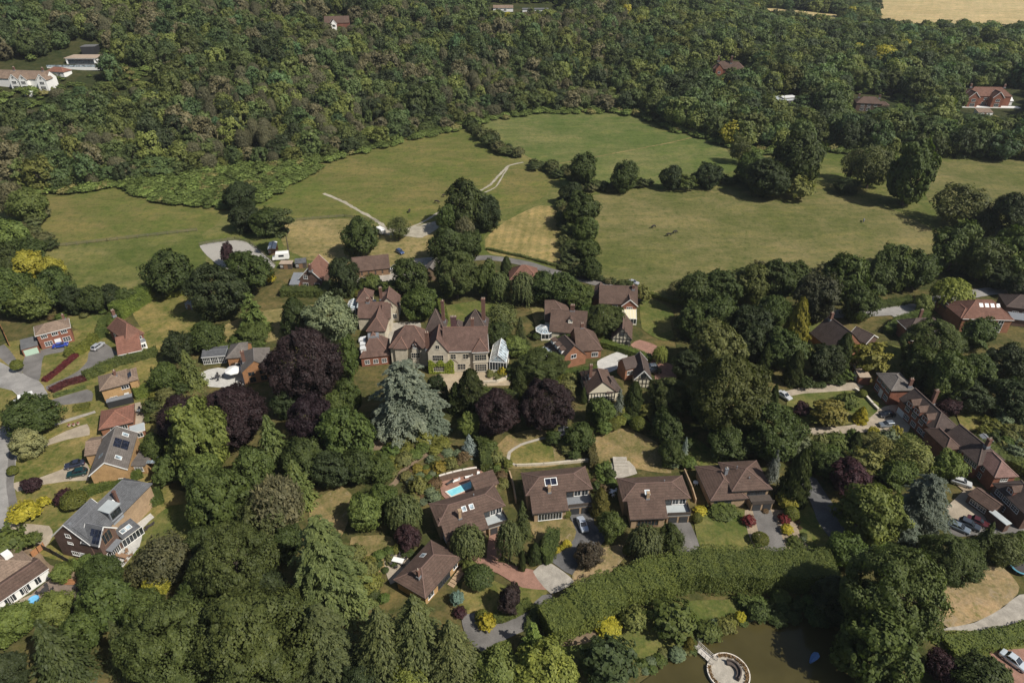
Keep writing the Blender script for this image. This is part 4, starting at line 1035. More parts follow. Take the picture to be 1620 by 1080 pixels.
        W = dict(fr=fr, L=L, D=D, he=he, hr=he + rise, tp=tp, axis=axis, roof=ro, wall=wo, wx=(wx0, wx1), wy=(wy0, wy1), rt=roof, P=P, half=half); s.w.append(W)
        return W
    def _face(s, W, face, u, z, out=0.):
        x0, x1 = W['wx']; y0, y1 = W['wy']; a = W['fr'][3]
        if face == 'F': p = (x0 + (x1 - x0) * u, y0 - out, z); r = a
        elif face == 'B': p = (x1 - (x1 - x0) * u, y1 + out, z); r = a + math.pi
        elif face == 'L': p = (x0 - out, y1 - (y1 - y0) * u, z); r = a - math.pi / 2
        else: p = (x1 + out, y0 + (y1 - y0) * u, z); r = a + math.pi / 2
        return W['P']([p])[0], r
    def win(s, W, face, u, z, w, h, n=2, rows=1, frame=None):
        """u 0..1 along the wall seen from outside, z sill height"""
        p, r = s._face(W, face, u, z)
        f, g = win_mesh(w, h, n, rows, frame or WHITE)
        fo = link('window', f, s.root, p); fo.rotation_euler = (0, 0, r); link('pane', g, fo); return fo
    def door(s, W, face, u, w, h, mat=None, name='door', z=0., porch=False):
        p, r = s._face(W, face, u, z); mb = MB(); mb.box(-w / 2, w / 2, -.05, .06, 0, h)
        if name == 'garage_door':
            for k in range(1, 5): mb.box(-w / 2 + .06, w / 2 - .06, -.07, -.04, h * k / 5 - .02, h * k / 5 + .02)
        else:
            mb.box(-w / 2 - .1, -w / 2, -.09, .05, 0, h + .1); mb.box(w / 2, w / 2 + .1, -.09, .05, 0, h + .1); mb.box(-w / 2, w / 2, -.09, .05, h, h + .1)
        o = link(name, mb.mesh(name, mat or DOORW), s.root, p); o.rotation_euler = (0, 0, r)
        if name != 'garage_door':
            k = MB(); k.box(w * .3, w * .3 + .06, -.12, -.05, h * .45, h * .5); link('handle', k.mesh('handle', LEADM), o)
        return o
    def rz(s, W, x, y):
        """roof surface height at local x, y"""
        if W['rt'] == 'flat': return W['he'] + .13
        if W['rt'] == 'mono': return W['he'] + y * W['tp']
        v = y if W['axis'] == 'x' else x; wd = W['D'] if W['axis'] == 'x' else W['L']
        return W['he'] + min(v, wd - v) * W['tp']
    def slope_panel(s, W, fu, fv, w, h, mat, name='rooflight', rows=1, cols=1, side=0, frame=True, lift=.06):
        """flat panel lying on a roof slope. side 0 front slope (towards y=0 / x=0 left), 1 the opposite. fu along ridge 0..1, fv up the slope 0..1"""
        L, D, he, tp = W['L'], W['D'], W['he'], W['tp']; ax = W['axis']; wd = D if ax == 'x' else L; ul = L if ax == 'x' else D
        half = D if W['rt'] == 'mono' else wd / 2
        cp = 1 / math.sqrt(1 + tp * tp)
        def Q(u, v): # v horizontal distance from eave
            z = he + v * tp
            if ax == 'x' or W['rt'] == 'mono': return (u, v if side == 0 else wd - v, z)
            return ((v if side == 0 else wd - v), u, z)
        mb = MB(); u0 = ul * fu; v0 = half * fv
        for i in range(cols):
            for j in range(rows):
                g = .04 if (rows > 1 or cols > 1) else 0
                ua, ub = u0 - w / 2 + w * i / cols + g, u0 - w / 2 + w * (i + 1) / cols - g; va, vb = v0 + (-h / 2 + h * j / rows + g) * cp, v0 + (-h / 2 + h * (j + 1) / rows - g) * cp
                b = [Q(ua, va), Q(ub, va), Q(ub, vb), Q(ua, vb)]
                if (side == 1) != (ax == 'y' and W['rt'] != 'mono'): b = b[::-1]
                mb.hexa(W['P']([(x, y, z - .02) for x, y, z in b]), W['P']([(x, y, z + lift) for x, y, z in b]))
        fb = None
        if frame:
            fb = MB(); t = .12; ua, ub, va, vb = u0 - w / 2 - t, u0 + w / 2 + t, v0 - (h / 2 + t) * cp, v0 + (h / 2 + t) * cp
            b = [Q(ua, va), Q(ub, va), Q(ub, vb), Q(ua, vb)]
            if (side == 1) != (ax == 'y' and W['rt'] != 'mono'): b = b[::-1]
            fb.hexa(W['P']([(x, y, z - .03) for x, y, z in b]), W['P']([(x, y, z + lift - .02) for x, y, z in b]))
            fo = link(name, fb.mesh(name, WHITE if frame == 'white' else LEADM), s.root); link('pane', mb.mesh('pane', mat), fo); return fo
        return link(name, mb.mesh(name, mat), s.root)
    def chimney(s, W, x, y, top, w=.8, d=.6, pots=2, mat=None):
        """x, y local metres in the wing, top height above ground"""
        zb = s.rz(W, x, y) - .6; mb = MB()
        c = xform(W['fr'], [(x, y, 0)])[0]; a = W['fr'][3]
        mb.box(-w / 2, w / 2, -d / 2, d / 2, zb, top - .25); mb.box(-w / 2 - .08, w / 2 + .08, -d / 2 - .08, d / 2 + .08, top - .25, top)
        mb.box(-w / 2 - .12, w / 2 + .12, -d / 2 - .12, d / 2 + .12, zb, zb + .72, 1)
        o = link('chimney', mb.mesh('chimney', [mat or CHIM, LEADM]), W['roof'], (c[0], c[1], 0)); o.rotation_euler = (0, 0, a)
        for k in range(pots):
            pb = MB(); px = (k - (pots - 1) / 2) * (w / max(pots, 1)); pb.cyl((px, 0), .13, top, top + .45, 8, 0, .1)
            p = link('chimney_pot', pb.mesh('chimney_pot', POT), W['roof'], (c[0], c[1], 0)); p.rotation_euler = (0, 0, a)
    def vent(s, W, x, y):
        z = s.rz(W, x, y); mb = MB(); c = xform(W['fr'], [(x, y, 0)])[0]; mb.cyl((0, 0), .1, z - .3, z + .5, 8); mb.cyl((0, 0), .16, z + .5, z + .62, 8, 0, .08)
        link('vent_pipe', mb.mesh('vent_pipe', LEADM), W['roof'], (c[0], c[1], 0))
    def dormer(s, W, side, u, w=1.6, h=1.3, roof='gable', wall='white', tile='brown', fv=.35, n=2, depth=None):
        """small window box standing out of the slope: side 0 the near slope, 1 the far, along fraction u"""
        L, D, he, tp, ax = W['L'], W['D'], W['he'], W['tp'], W['axis']; wd = D if ax == 'x' else L; ul = L if ax == 'x' else D
        v = wd / 2 * fv; zb = he + v * tp; zt = zb + h; dep = h / tp + .4 if depth is None else depth; rh = w * .42 if roof == 'gable' else .12
        # local dormer frame: origin at front centre, x along the ridge, y into the slope
        if ax == 'x': o = (ul * u, v, 0) if side == 0 else (ul * u, wd - v, 0); ra = 0 if side == 0 else math.pi
        else: o = (v, ul * u, 0) if side == 0 else (wd - v, ul * u, 0); ra = -math.pi / 2 if side == 0 else math.pi / 2
        p = xform(W['fr'], [o])[0]; fr = (p[0], p[1], 0, W['fr'][3] + ra)
        mb = MB(); mb.hexa(xform(fr, [(-w / 2, 0, zb - .15), (w / 2, 0, zb - .15), (w / 2, dep, zb - .15), (-w / 2, dep, zb - .15)]), xform(fr, [(-w / 2, 0, zt), (w / 2, 0, zt), (w / 2, dep, zt), (-w / 2, dep, zt)]))
        if roof == 'gable': mb.hexa(xform(fr, [(-w / 2, 0, zt + .001), (w / 2, 0, zt + .001), (0, 0, zt + rh - .08)]), xform(fr, [(-w / 2, .2, zt + .001), (w / 2, .2, zt + .001), (0, .2, zt + rh - .08)]))
        d = link('dormer', mb.mesh('dormer', WALLS[wall]), s.root)
        rb = MB(); e = .18; d2 = dep + (rh / tp if roof == 'gable' else 0)
        if roof == 'gable':
            for sg in (-1, 1):
                q = [(sg * (w / 2 + e), -e, zt - .1), (sg * (w / 2 + e), dep + .1, zt - .1), (0, d2 + .2, zt + rh + .03), (0, -e, zt + rh + .03)]
                if sg > 0: pass
                else: q = q[::-1]
                rb.hexa(xform(fr, [(a, b, c - .1) for a, b, c in q]), xform(fr, q))
        else:
            q = [(-w / 2 - e, -e, zt), (w / 2 + e, -e, zt), (w / 2 + e, dep, zt), (-w / 2 - e, dep, zt)]; rb.hexa(xform(fr, q), xform(fr, [(a, b, c + rh + (.25 if b > 0 else 0)) for a, b, c in q]))
        link('dormer_roof', rb.mesh('dormer_roof', ROOFS[tile]), d)
        f, g = win_mesh(w - .5, h - .45, n, 1, WHITE); pw = xform(fr, [(0, 0, zb + .25)])[0]
        fo = link('window', f, d, pw); fo.rotation_euler = (0, 0, fr[3])
    def conservatory(s, W=None, A=None, B=None, he=2.4, D=3.5, axis='y', pitch=25, poly=None, roofmat=None, ends=('gable', 'gable'), dwarf=.6, bars=5, peak=3.6):
        """white framed glass room: rectangle from A, B or an octagon poly=(px, py, radius)"""
        roofmat = roofmat or ROOFG
        if poly:
            c = PZ(poly[0], poly[1], he + (s.o.z if s.root else 0)); c = Vector((c.x - s.o.x, c.y - s.o.y, 0)); r = poly[2]; n = 8
            pts = [(c.x + r * math.cos(2 * math.pi * (k + .5) / n), c.y + r * math.sin(2 * math.pi * (k + .5) / n)) for k in range(n)]; ctr = (c.x, c.y)
        else:
            fr, L, D = s.frame(A, B, he, None, D); q = xform(fr, [(0, 0, 0), (L, 0, 0), (L, D, 0), (0, D, 0)]); pts = [(p[0], p[1]) for p in q]
        fb = MB(); gb = MB(); wb = MB(); rb = MB(); n = len(pts)
        for k in range(n):
            a, b = pts[k], pts[(k + 1) % n]; Ls = math.hypot(b[0] - a[0], b[1] - a[1]); m = max(1, int(Ls / .8))
            fb.bar((a[0], a[1], 0), (a[0], a[1], he), .16); fb.bar((a[0], a[1], he), (b[0], b[1], he), .18); fb.bar((a[0], a[1], dwarf), (b[0], b[1], dwarf), .1)
            for j in range(1, m):
                t = j / m; x, y = a[0] + (b[0] - a[0]) * t, a[1] + (b[1] - a[1]) * t; fb.bar((x, y, dwarf), (x, y, he), .09)
            d = Vector((b[0] - a[0], b[1] - a[1], 0)).normalized(); nn = Vector((-d.y, d.x, 0)) * .03
            gb.hexa([(a[0] - nn.x, a[1] - nn.y, dwarf), (b[0] - nn.x, b[1] - nn.y, dwarf), (b[0] + nn.x, b[1] + nn.y, dwarf), (a[0] + nn.x, a[1] + nn.y, dwarf)], [(a[0] - nn.x, a[1] - nn.y, he), (b[0] - nn.x, b[1] - nn.y, he), (b[0] + nn.x, b[1] + nn.y, he), (a[0] + nn.x, a[1] + nn.y, he)])
            nn = nn * 2.4
            wb.hexa([(a[0] - nn.x, a[1] - nn.y, -.1), (b[0] - nn.x, b[1] - nn.y, -.1), (b[0] + nn.x, b[1] + nn.y, -.1), (a[0] + nn.x, a[1] + nn.y, -.1)], [(a[0] - nn.x, a[1] - nn.y, dwarf - .05), (b[0] - nn.x, b[1] - nn.y, dwarf - .05), (b[0] + nn.x, b[1] + nn.y, dwarf - .05), (a[0] + nn.x, a[1] + nn.y, dwarf - .05)])
        if poly:
            top = (ctr[0], ctr[1], peak)
            for k in range(n):
                a, b = pts[k], pts[(k + 1) % n]; rb.poly([(a[0], a[1], he + .05), (b[0], b[1], he + .05), top]); fb.bar((a[0], a[1], he + .08), (top[0], top[1], top[2] + .04), .1)
                mx, my = (a[0] + b[0]) / 2, (a[1] + b[1]) / 2; fb.bar((mx, my, he + .06), (top[0], top[1], top[2] + .03), .06)
        else:
            tp = math.tan(R(pitch)); P = lambda l: xform(fr, l)
            if axis == 'mono':
                hb = he + D * tp; rb.poly(P([(0, 0, he + .06), (L, 0, he + .06), (L, D, hb), (0, D, hb)]))
                for j in range(bars + 1): x = L * j / bars; a, b = P([(x, 0, he + .08), (x, D, hb + .04)]); fb.bar(a, b, .09)
            elif axis == 'y':
                hr = he + L / 2 * tp
                rb.poly(P([(0, 0, he + .06), (L / 2, 0, hr), (L / 2, D, hr), (0, D, he + .06)])[::-1]); rb.poly(P([(L, 0, he + .06), (L, D, he + .06), (L / 2, D, hr), (L / 2, 0, hr)]))
                rb.poly(P([(0, 0.05, he), (L, 0.05, he), (L / 2, 0.05, hr - .03)]))
                for j in range(bars + 1):
                    y = D * j / bars
                    for xx in (0, L): a, b = P([(xx, y, he + .1), (L / 2, y, hr + .05)]); fb.bar(a, b, .1)
                a, b = P([(L / 2, 0, hr + .05), (L / 2, D, hr + .05)]); fb.bar(a, b, .14)
                for j in range(1, 4): a, b = P([(L * j / 4, 0, he), (L * j / 4, 0, he + min(j, 4 - j) / 2 * (hr - he))]); fb.bar(a, b, .08)
            else:
                hr = he + D / 2 * tp
                rb.poly(P([(0, 0, he + .06), (L, 0, he + .06), (L, D / 2, hr), (0, D / 2, hr)])); rb.poly(P([(L, D, he + .06), (0, D, he + .06), (0, D / 2, hr), (L, D / 2, hr)]))
                for j in range(bars + 1):
                    x = L * j / bars
                    for yy in (0, D): a, b = P([(x, yy, he + .1), (x, D / 2, hr + .05)]); fb.bar(a, b, .1)
        o = s.part('conservatory', fb, WHITE); link('pane', gb.mesh('pane', GLASS), o); link('base_wall', wb.mesh('base_wall', WALLS['cream']), o); link('glass_roof', rb.mesh('glass_roof', roofmat), o)
        return o
    def timber(s, W, face, zmax, nx=5, nz=2, gable=0., w=.2):
        """black beams on a wall face; gable = height of the gable triangle above zmax"""
        mb = MB(); x0, x1 = W['wx']; y0, y1 = W['wy']; Lf = (x1 - x0) if face in 'FB' else (y1 - y0)
        p, r = s._face(W, face, .5, 0, .02); fr = (p[0], p[1], 0, r)
        def bar(a, b): q = xform(fr, [(a[0], -.0, a[1]), (b[0], -.0, b[1])]); mb.bar(q[0], q[1], .12, w)
        for k in range(nx + 1):
            x = -Lf / 2 + w / 2 + (Lf - w) * k / nx; bar((x, 0), (x, zmax))
            if gable:
                t = gable * (1 - abs(x) / (Lf / 2));
                if t > .3: q = xform(fr, [(x, -.0, zmax), (x, -.0, zmax + t - .15)]); mb.bar(q[0], q[1], .12, w)
        for j in range(nz + 1): z = .15 + (zmax - .15) * j / nz; q = xform(fr, [(-Lf / 2, -.01, z), (Lf / 2, -.01, z)]); mb.bar(q[0], q[1], .13, w)
        if gable:
            z = zmax + gable * .45; hw = Lf / 2 * .55; q = xform(fr, [(-hw, -.01, z), (hw, -.01, z)]); mb.bar(q[0], q[1], .13, w)
        s.part('timber_frame', mb, BEAM)
    def box(s, name, fr, x0, x1, y0, y1, z0, z1, mat):
        mb = MB(); q = lambda z: xform(fr, [(x0, y0, z), (x1, y0, z), (x1, y1, z), (x0, y1, z)]); mb.hexa(q(z0), q(z1)); return s.part(name, mb, mat)
def row(h, W, face, us, z, w, hh, n=2, rows=1, frame=None):
    for u in us: h.win(W, face, u, z, w, hh, n, rows, frame)
STONEF = plain('stone_dressing', (.55, .50, .41), .8, 0, .08)
DARKF = plain('dark_frame', (.05, .05, .055), .5, 0, .1)

# ---- the manor
h = House('manor_house', 'large grey stone manor with tall chimneys, steep brown roofs and a glass conservatory', 'house')
main = h.wing((700, 556), (772, 555), 7.5, D=9.5, pitch=48, wall='stone', tile='manor', roof='gable', gutter='white')
gw = h.wing((674.7, 557.5), (710, 557.5), 7.5, D=11, axis='y', roof='gable', pitch=55, wall='stone', tile='manor', ends=('gable', 'hip'), barge='stone' and None)
bay = h.wing((746.5, 557.5), (773.5, 556.5), 7.5, D=10, axis='y', roof='hip', pitch=50, wall='stone', tile='manor', gutter='white')
lw = h.wing((615, 550), (678, 551), 6.6, D=9, roof='hip', pitch=48, wall='stone', tile='manor')
ld = h.wing((649, 553), (664, 553), 6.6, D=6, axis='y', roof='gable', pitch=55, wall='stone', tile='manor', ends=('gable', 'gable'))
lg = h.wing((622, 551.5), (645, 552), 6.6, D=7, axis='y', roof='gable', pitch=50, wall='stone', tile='manor', ends=('hip', 'gable'))
tw = h.wing((672, 524), (704, 525), 8.2, D=6.5, roof='hip', pitch=63, wall='stone', tile='dark')
rp = h.wing((731, 523), (771, 524), 8.2, D=7.5, axis='y', roof='hip', pitch=55, wall='stone', tile='dark', ends=('hip', 'hip'))
mp = h.wing((714, 526), (733, 526), 8.2, D=6, axis='y', roof='hip', pitch=48, wall='stone', tile='dark')
porch = h.wing((711, 574), (725, 574), 3.3, D=2.8, axis='y', roof='gable', pitch=40, wall='stone', tile='manor', ends=('gable', 'gable'))
h.door(porch, 'F', .5, 1.5, 2.5, DOORD)
row(h, gw, 'F', [.5], 4.5, 3.0, 1.9, 5, 2, STONEF); row(h, gw, 'F', [.5], .9, 3.0, 1.7, 5, 2, STONEF); row(h, gw, 'F', [.5], 8.6, 1.0, 1.2, 2, 1, STONEF)
row(h, main, 'F', [.22, .5], 4.7, 1.4, 1.6, 2, 2, STONEF); row(h, main, 'F', [.40], 1.0, 2.2, 1.9, 3, 2, STONEF)
row(h, bay, 'F', [.5], 4.5, 3.2, 1.9, 5, 2, STONEF); row(h, bay, 'F', [.5], .7, 3.2, 2.4, 5, 3, STONEF)
row(h, ld, 'F', [.5], 3.6, 2.4, 1.7, 4, 2, STONEF); row(h, ld, 'F', [.5], 7.0, .9, 1.2, 2, 1, WHITE); row(h, lw, 'F', [.2, .45], 1.2, 2, 1.6, 3, 2, STONEF)
band = MB(); band.hexa(bay['P']([(.2, .2, 3.75), (bay['L'] - .2, .2, 3.75), (bay['L'] - .2, 3, 3.75), (.2, 3, 3.75)]), bay['P']([(.2, .2, 4.0), (bay['L'] - .2, .2, 4.0), (bay['L'] - .2, 3, 4.0), (.2, 3, 4.0)])); h.part('stone_band', band, STONEF)
h.chimney(gw, .2, 1.6, 13.2, 1.1, .8, 2); h.chimney(main, 3.2, 5.4, 15.8, 1.7, .9, 4, brick_m('dark_chimney_brick', (.11, .06, .06)))
h.chimney(main, 8.6, 5.2, 15.2, .9, .8, 2); h.chimney(rp, 6.2, 3.2, 17.5, 1.1, .9, 2); h.chimney(tw, 5.2, 3.5, 16.8, .9, .8, 1)
h.conservatory(A=(774.5, 572), B=(801, 573.5), he=4.0, D=9, axis='y', pitch=45, bars=7, dwarf=1.2)
MANOR = h
# ---- cottages left of the manor
h = House('cottage', 'rambling stone cottage of several brown roofed wings and white gabled dormer behind the manor', 'house')
w1 = h.wing((579, 524), (610, 524), 4.6, D=11, axis='y', roof='hip', pitch=48, wall='stone', tile='manor', ends=('hip', 'gable'))
w2 = h.wing((565, 503), (612, 503.5), 4.8, D=8, roof='gable', pitch=42, wall='stone', tile='manor')
w3 = h.wing((597, 487), (631, 486), 5.4, D=8, roof='gable', pitch=46, wall='stone', tile='manor')
w4 = h.wing((604, 504), (618.5, 503.5), 5.2, D=7, axis='x', roof='gable', pitch=45, wall='stone', tile='manor')
w5 = h.wing((563, 477), (589, 476), 5.2, D=7, roof='hip', pitch=45, wall='stone', tile='manor')
w6 = h.wing((564, 487), (593, 486), 4.2, D=5, roof='flat', wall='stone', tile='pale')
h.dormer(w3, 0, .62, 2.0, 1.5, wall='white', tile='manor', fv=.2); row(h, w1, 'F', [.5], 1.6, 2.4, 1.4, 3, 1); row(h, w3, 'F', [.8], 1.2, 1.2, 1.6, 2, 1); row(h, w3, 'R', [.4], 1.2, 1.2, 1.2, 2, 1)
h.chimney(w2, 3, 4, 9.6, .9, .7, 2); h.chimney(w3, 1, 4, 10.6, .9, .7, 2)
h.conservatory(A=(547, 490), B=(562, 490), he=2.6, D=6, axis='y', pitch=30)
h = House('lodge', 'red brick lodge with mansard roof and white dormer windows, partly behind the blue cedar', 'house')
w = h.wing((569, 566.5), (618, 561.5), 3.4, D=9, roof='hip', pitch=52, wall='red', tile='manor')
for u in (.22, .5, .78): h.dormer(w, 0, u, 1.5, 1.5, 'flat', 'white', 'white', .12, 2)
row(h, w, 'F', [.2, .5, .8], .9, 1.3, 1.3, 2, 2)
h.box('flat_roof', w['fr'], 2.9, w['L'] - 2.9, w['D'] / 2 - 1.1, w['D'] / 2 + 1.1, 7.2, 8.2, LEADM)
# ---- left close
h = House('brick_house', 'red brick house with tan hipped roof and white windows at the top of the close', 'house')
w = h.wing((55, 531.7), (111.7, 517.5), 5.2, C=(43, 519), roof='hip', pitch=27, wall='red', tile='tan', gutter='white')
row(h, w, 'F', [.2, .52, .8], 3.7, 1.5, .95, 3, 1); row(h, w, 'F', [.25, .8], .8, 1.9, 1.4, 3, 2); h.door(w, 'F', .53, 1.5, 2.3)
g = h.wing((33, 553.5), (60, 546.5), 2.6, C=(22.5, 540), roof='flat', wall='red', tile='felt', ov=.1); h.door(g, 'F', .5, 3.6, 2.1, GREEN, 'garage_door')
h.chimney(w, w['L'] - 1.2, w['D'] - 1.2, 7.4, .7, .6, 1)
h = House('tile_hung_house', 'steep red tiled house with a white walled garage roofed in orange tiles', 'house')
w = h.wing((199, 539.5), (228.5, 527), 4.4, C=(176, 516), axis='y', roof='hip', pitch=52, wall='hung', tile='red', ends=('hip', 'hip'))
g = h.wing((186, 562), (224.5, 553.5), 2.6, C=(178.5, 546.5), roof='mono', pitch=22, wall='white', tile='orange', gutter='white', ov=.2)
h.win(w, 'F', .7, 2.9, 1.6, .9, 3, 1); row(h, w, 'L', [.3, .6], 2.6, 1.2, 1.0, 2, 1); row(h, w, 'R', [.3], 1, 1.6, 1.2, 2, 1); h.door(g, 'F', .72, 1.0, 2.0, DOORW)
h.chimney(w, w['L'] / 2, w['D'] - 1.0, 9.8, .9, .7, 2)
b = h.wing((219, 543), (231, 539), 2.7, D=3, roof='flat', wall='white', tile='lead', ov=.1); row(h, b, 'F', [.5], .8, 1.2, 1.1, 2, 1)
h = House('yellow_brick_house', 'yellow brick house with brown hipped roof and a small solar panel', 'house')
w = h.wing((157.5, 618.5), (204.5, 606), 5.1, C=(144, 598), roof='hip', pitch=27, wall='yellow', tile='tan', gutter='dark')
e = h.wing((202, 604), (219, 599.5), 5.0, D=6.5, axis='y', roof='hip', pitch=27, wall='yellow', tile='tan')
h.slope_panel(w, .9, .5, 2.6, 2.4, SOLAR, 'solar_panel', 1, 2, 0, False) if False else None
h.slope_panel(e, .45, .5, 2.6, 1.5, SOLAR, 'solar_panel', 2, 2, 0, False)
row(h, w, 'F', [.86], 3.6, 1.7, .9, 3, 1); row(h, w, 'F', [.33], 1.0, 1.7, 1.0, 3, 1); h.door(w, 'F', .82, 1.0, 2.1)
p = h.wing((168, 637), (209, 627), 2.2, D=1.6, roof='flat', wall='black', tile='lead', ov=.05)
h.chimney(w, w['L'] * .62, 3.6, 8.0, .6, .9, 1, CHIM)
h = House('bungalow', 'low bungalow with orange red hipped roof below the yellow brick house', 'house')
w = h.wing((156, 680), (211, 667.5), 2.7, C=(147.5, 652.5), roof='hip', pitch=25, wall='orange', tile='orange', gutter='dark')
b = h.wing((206, 686), (229, 679.5), 2.4, D=3.2, roof='flat', wall='orange', tile='pale', ov=.1, gutter='white'); row(h, w, 'F', [.4, .7], 1, 1.6, 1.1, 3, 1); row(h, b, 'F', [.5], .6, 1.8, 1.2, 3, 1)
h = House('gabled_house', 'yellow brick gabled house with grey tiled roof, large solar panel and rooflights', 'house')
w = h.wing((140, 752.5), (202, 742), 4.4, D=13.5, axis='y', roof='gable', pitch=37, wall='yellow', tile='grey', barge='white')
c = h.wing((133, 721), (158, 717), 3.6, D=7, axis='x', roof='gable', pitch=24, wall='yellow', tile='tan')
r = h.wing((205, 737), (229.5, 737), 2.7, C=(209, 697), roof='flat', wall='yellow', tile='grey', ov=.15)
h.slope_panel(w, .58, .55, 3.2, 3.4, SOLAR, 'solar_panel', 2, 3, 1, False); h.slope_panel(w, .22, .5, 1.0, 1.3, ROOFG, 'rooflight', 1, 1, 1, 'white'); h.slope_panel(w, .85, .5, 1.0, 1.3, ROOFG, 'rooflight', 1, 1, 1, 'white'); h.slope_panel(w, .35, .5, .9, 1.2, ROOFG, 'rooflight', 1, 1, 0)
for v in (.15, .38, .6, .82): h.slope_panel(dict(r, tp=0., rt='mono', he=r['he'] + .14), .5, v, 1.9, .9, ROOFG, 'rooflight', 1, 1, 0)
h.win(w, 'F', .75, .6, .8, 1.3, 2, 3); h.win(r, 'F', .5, 1.0, 1.9, 1.3, 3, 3); row(h, w, 'F', [.45], 3.2, .1, .1, 1, 1) if False else None
h = House('slate_house', 'modern slate roofed house with solar panels, boxy grey dormer and gable balcony', 'house')
w = h.wing((81.7, 847.5), (142.5, 862), 5.8, D=7.5, axis='y', roof='gable', pitch=44, wall='brown', tile='slate', barge='white')
f0 = w['fr']; k0 = 2.4; m2 = h.wing(None, None, 5.8, D=17.5, axis='y', roof='gable', pitch=44, wall='buff', tile='slate', ends=('gable', 'hip'), fr=(f0[0] + math.cos(f0[3]) * k0 - math.sin(f0[3]) * .6, f0[1] + math.sin(f0[3]) * k0 + math.cos(f0[3]) * .6, 0., f0[3]), L=w['L'] - k0 + .3)
c = h.wing((128, 859), (156, 865), 5.8, C=(160, 829), axis='x', roof='gable', pitch=50, wall='brown', tile='slate', barge='white')
fr, L, D = h.frame((145, 804), (172, 812.5), 8.6, (164, 788))
d = h.wing(None, None, 8.6, D=D, roof='flat', wall='grey', tile='pale', z0=5., fr=fr, L=L, ov=.15); h.win(d, 'R', .5, 6.5, D * .75, 1.6, 3, 1, DARKF); h.win(d, 'F', .6, 6.5, L * .5, 1.4, 2, 1, DARKF)
e = h.wing((194, 852.5), (222, 832), 2.7, C=(188, 838), roof='mono', pitch=16, wall='cream', tile='slate', ov=.15)
for u in (.3, .6): h.slope_panel(e, u, .5, .9, .9, ROOFG, 'rooflight', 1, 1, 0, 'white')
row(h, e, 'F', [.5], .3, 4.6, 1.9, 6, 1); h.slope_panel(w, .5, .5, 2.4, 2.4, SOLAR, 'solar_panel', 2, 2, 0, False); h.slope_panel(m2, .5, .55, 1.0, 1.2, ROOFG, 'rooflight', 1, 1, 1, 'white')
h.slope_panel(c, .72, .62, 2.8, 1.5, SOLAR, 'solar_panel', 1, 3, 0, False); h.slope_panel(c, .8, .27, 2.0, 1.5, SOLAR, 'solar_panel', 1, 2, 0, False)
row(h, w, 'F', [.45], 6.4, 1.1, .9, 2, 1); row(h, w, 'F', [.42], 4.4, 1.2, .5, 3, 1); row(h, w, 'F', [.42], 1.0, 1.6, 1.0, 3, 1); h.door(w, 'F', .66, 1.6, 2.1); h.win(w, 'F', .85, 1.2, .9, .9, 2, 1)
h.win(c, 'R', .5, .2, c['D'] * .6, 2.2, 7, 1); h.win(c, 'R', .5, 4.6, c['D'] * .42, 2.6, 3, 1, WOODB)
fb = MB(); q = c['P']([(c['L'] - .1, c['D'] * .2, 3.4), (c['L'] + 1.3, c['D'] * .2, 3.4), (c['L'] + 1.3, c['D'] * .8, 3.4), (c['L'] - .1, c['D'] * .8, 3.4)]); fb.hexa(q, [(a, b_, z + .2) for a, b_, z in q]); h.part('balcony', fb, LEADM)
h.chimney(m2, m2['L'] * .78, 9.5, 10.8, .5, .5, 0); h.chimney(w, w['L'] * .55, .9, 7.2, .4, .4, 0, BEAM)
h = House('white_annexe_house', 'white walled annexe with brown roof and wooden deck at the lower left corner', 'house')
a = h.wing((-22, 967), (77, 898.5), 2.7, D=5.5, roof='gable', pitch=22, wall='white', tile='brown', gutter='white')
m = h.wing((-30, 944), (56, 888), 3.0, D=11, roof='hip', pitch=24, wall='red', tile='tan'); row(h, a, 'F', [.3, .38, .55, .62, .8], .5, 1.0, 1.7, 2, 1); row(h, a, 'R', [.5], 1, 1.2, 1, 2, 1)
h.slope_panel(m, .62, .45, 3.4, 1.6, ROOFG, 'rooflight', 1, 3, 0, 'white'); h.box('lantern', m['fr'], m['L'] * .66, m['L'] * .8, 3.5, 5.2, 4.4, 5.4, WHITE); h.chimney(m, m['L'] * .5, 5, 6.6, .8, .6, 2)
# ---- timber house and pavilion
h = House('chalet_house', 'timber clad house with brown hipped roofs left of the tall copper beech', 'house')
a = h.wing((381, 590), (430, 581), 4.4, D=11, axis='y', roof='hip', pitch=38, wall='timber', tile='grey', ends=('gable', 'hip'))
b = h.wing((357, 567), (392, 564), 4.4, D=7.5, axis='x', roof='hip', pitch=35, wall='timber', tile='grey', ends=('hip', 'gable'))
row(h, a, 'F', [.3, .7], 2.8, 1.6, 1.2, 2, 1, WOODB); row(h, a, 'F', [.3, .7], .6, 1.6, 1.6, 2, 1, WOODB); row(h, b, 'F', [.5], 1, 2, 1.2, 3, 1); h.chimney(a, 1.2, 4.2, 8.8, .9, .9, 1)
h = House('garden_pavilion', 'grey boarded garden room with white French windows beside a pale terrace', 'pavilion')
a = h.wing((318, 565.5), (356, 562), 2.9, D=5.5, roof='gable', pitch=14, wall='grey', tile='slate', gutter='white'); row(h, a, 'F', [.16, .5, .84], .3, 1.9, 2.0, 4, 2)
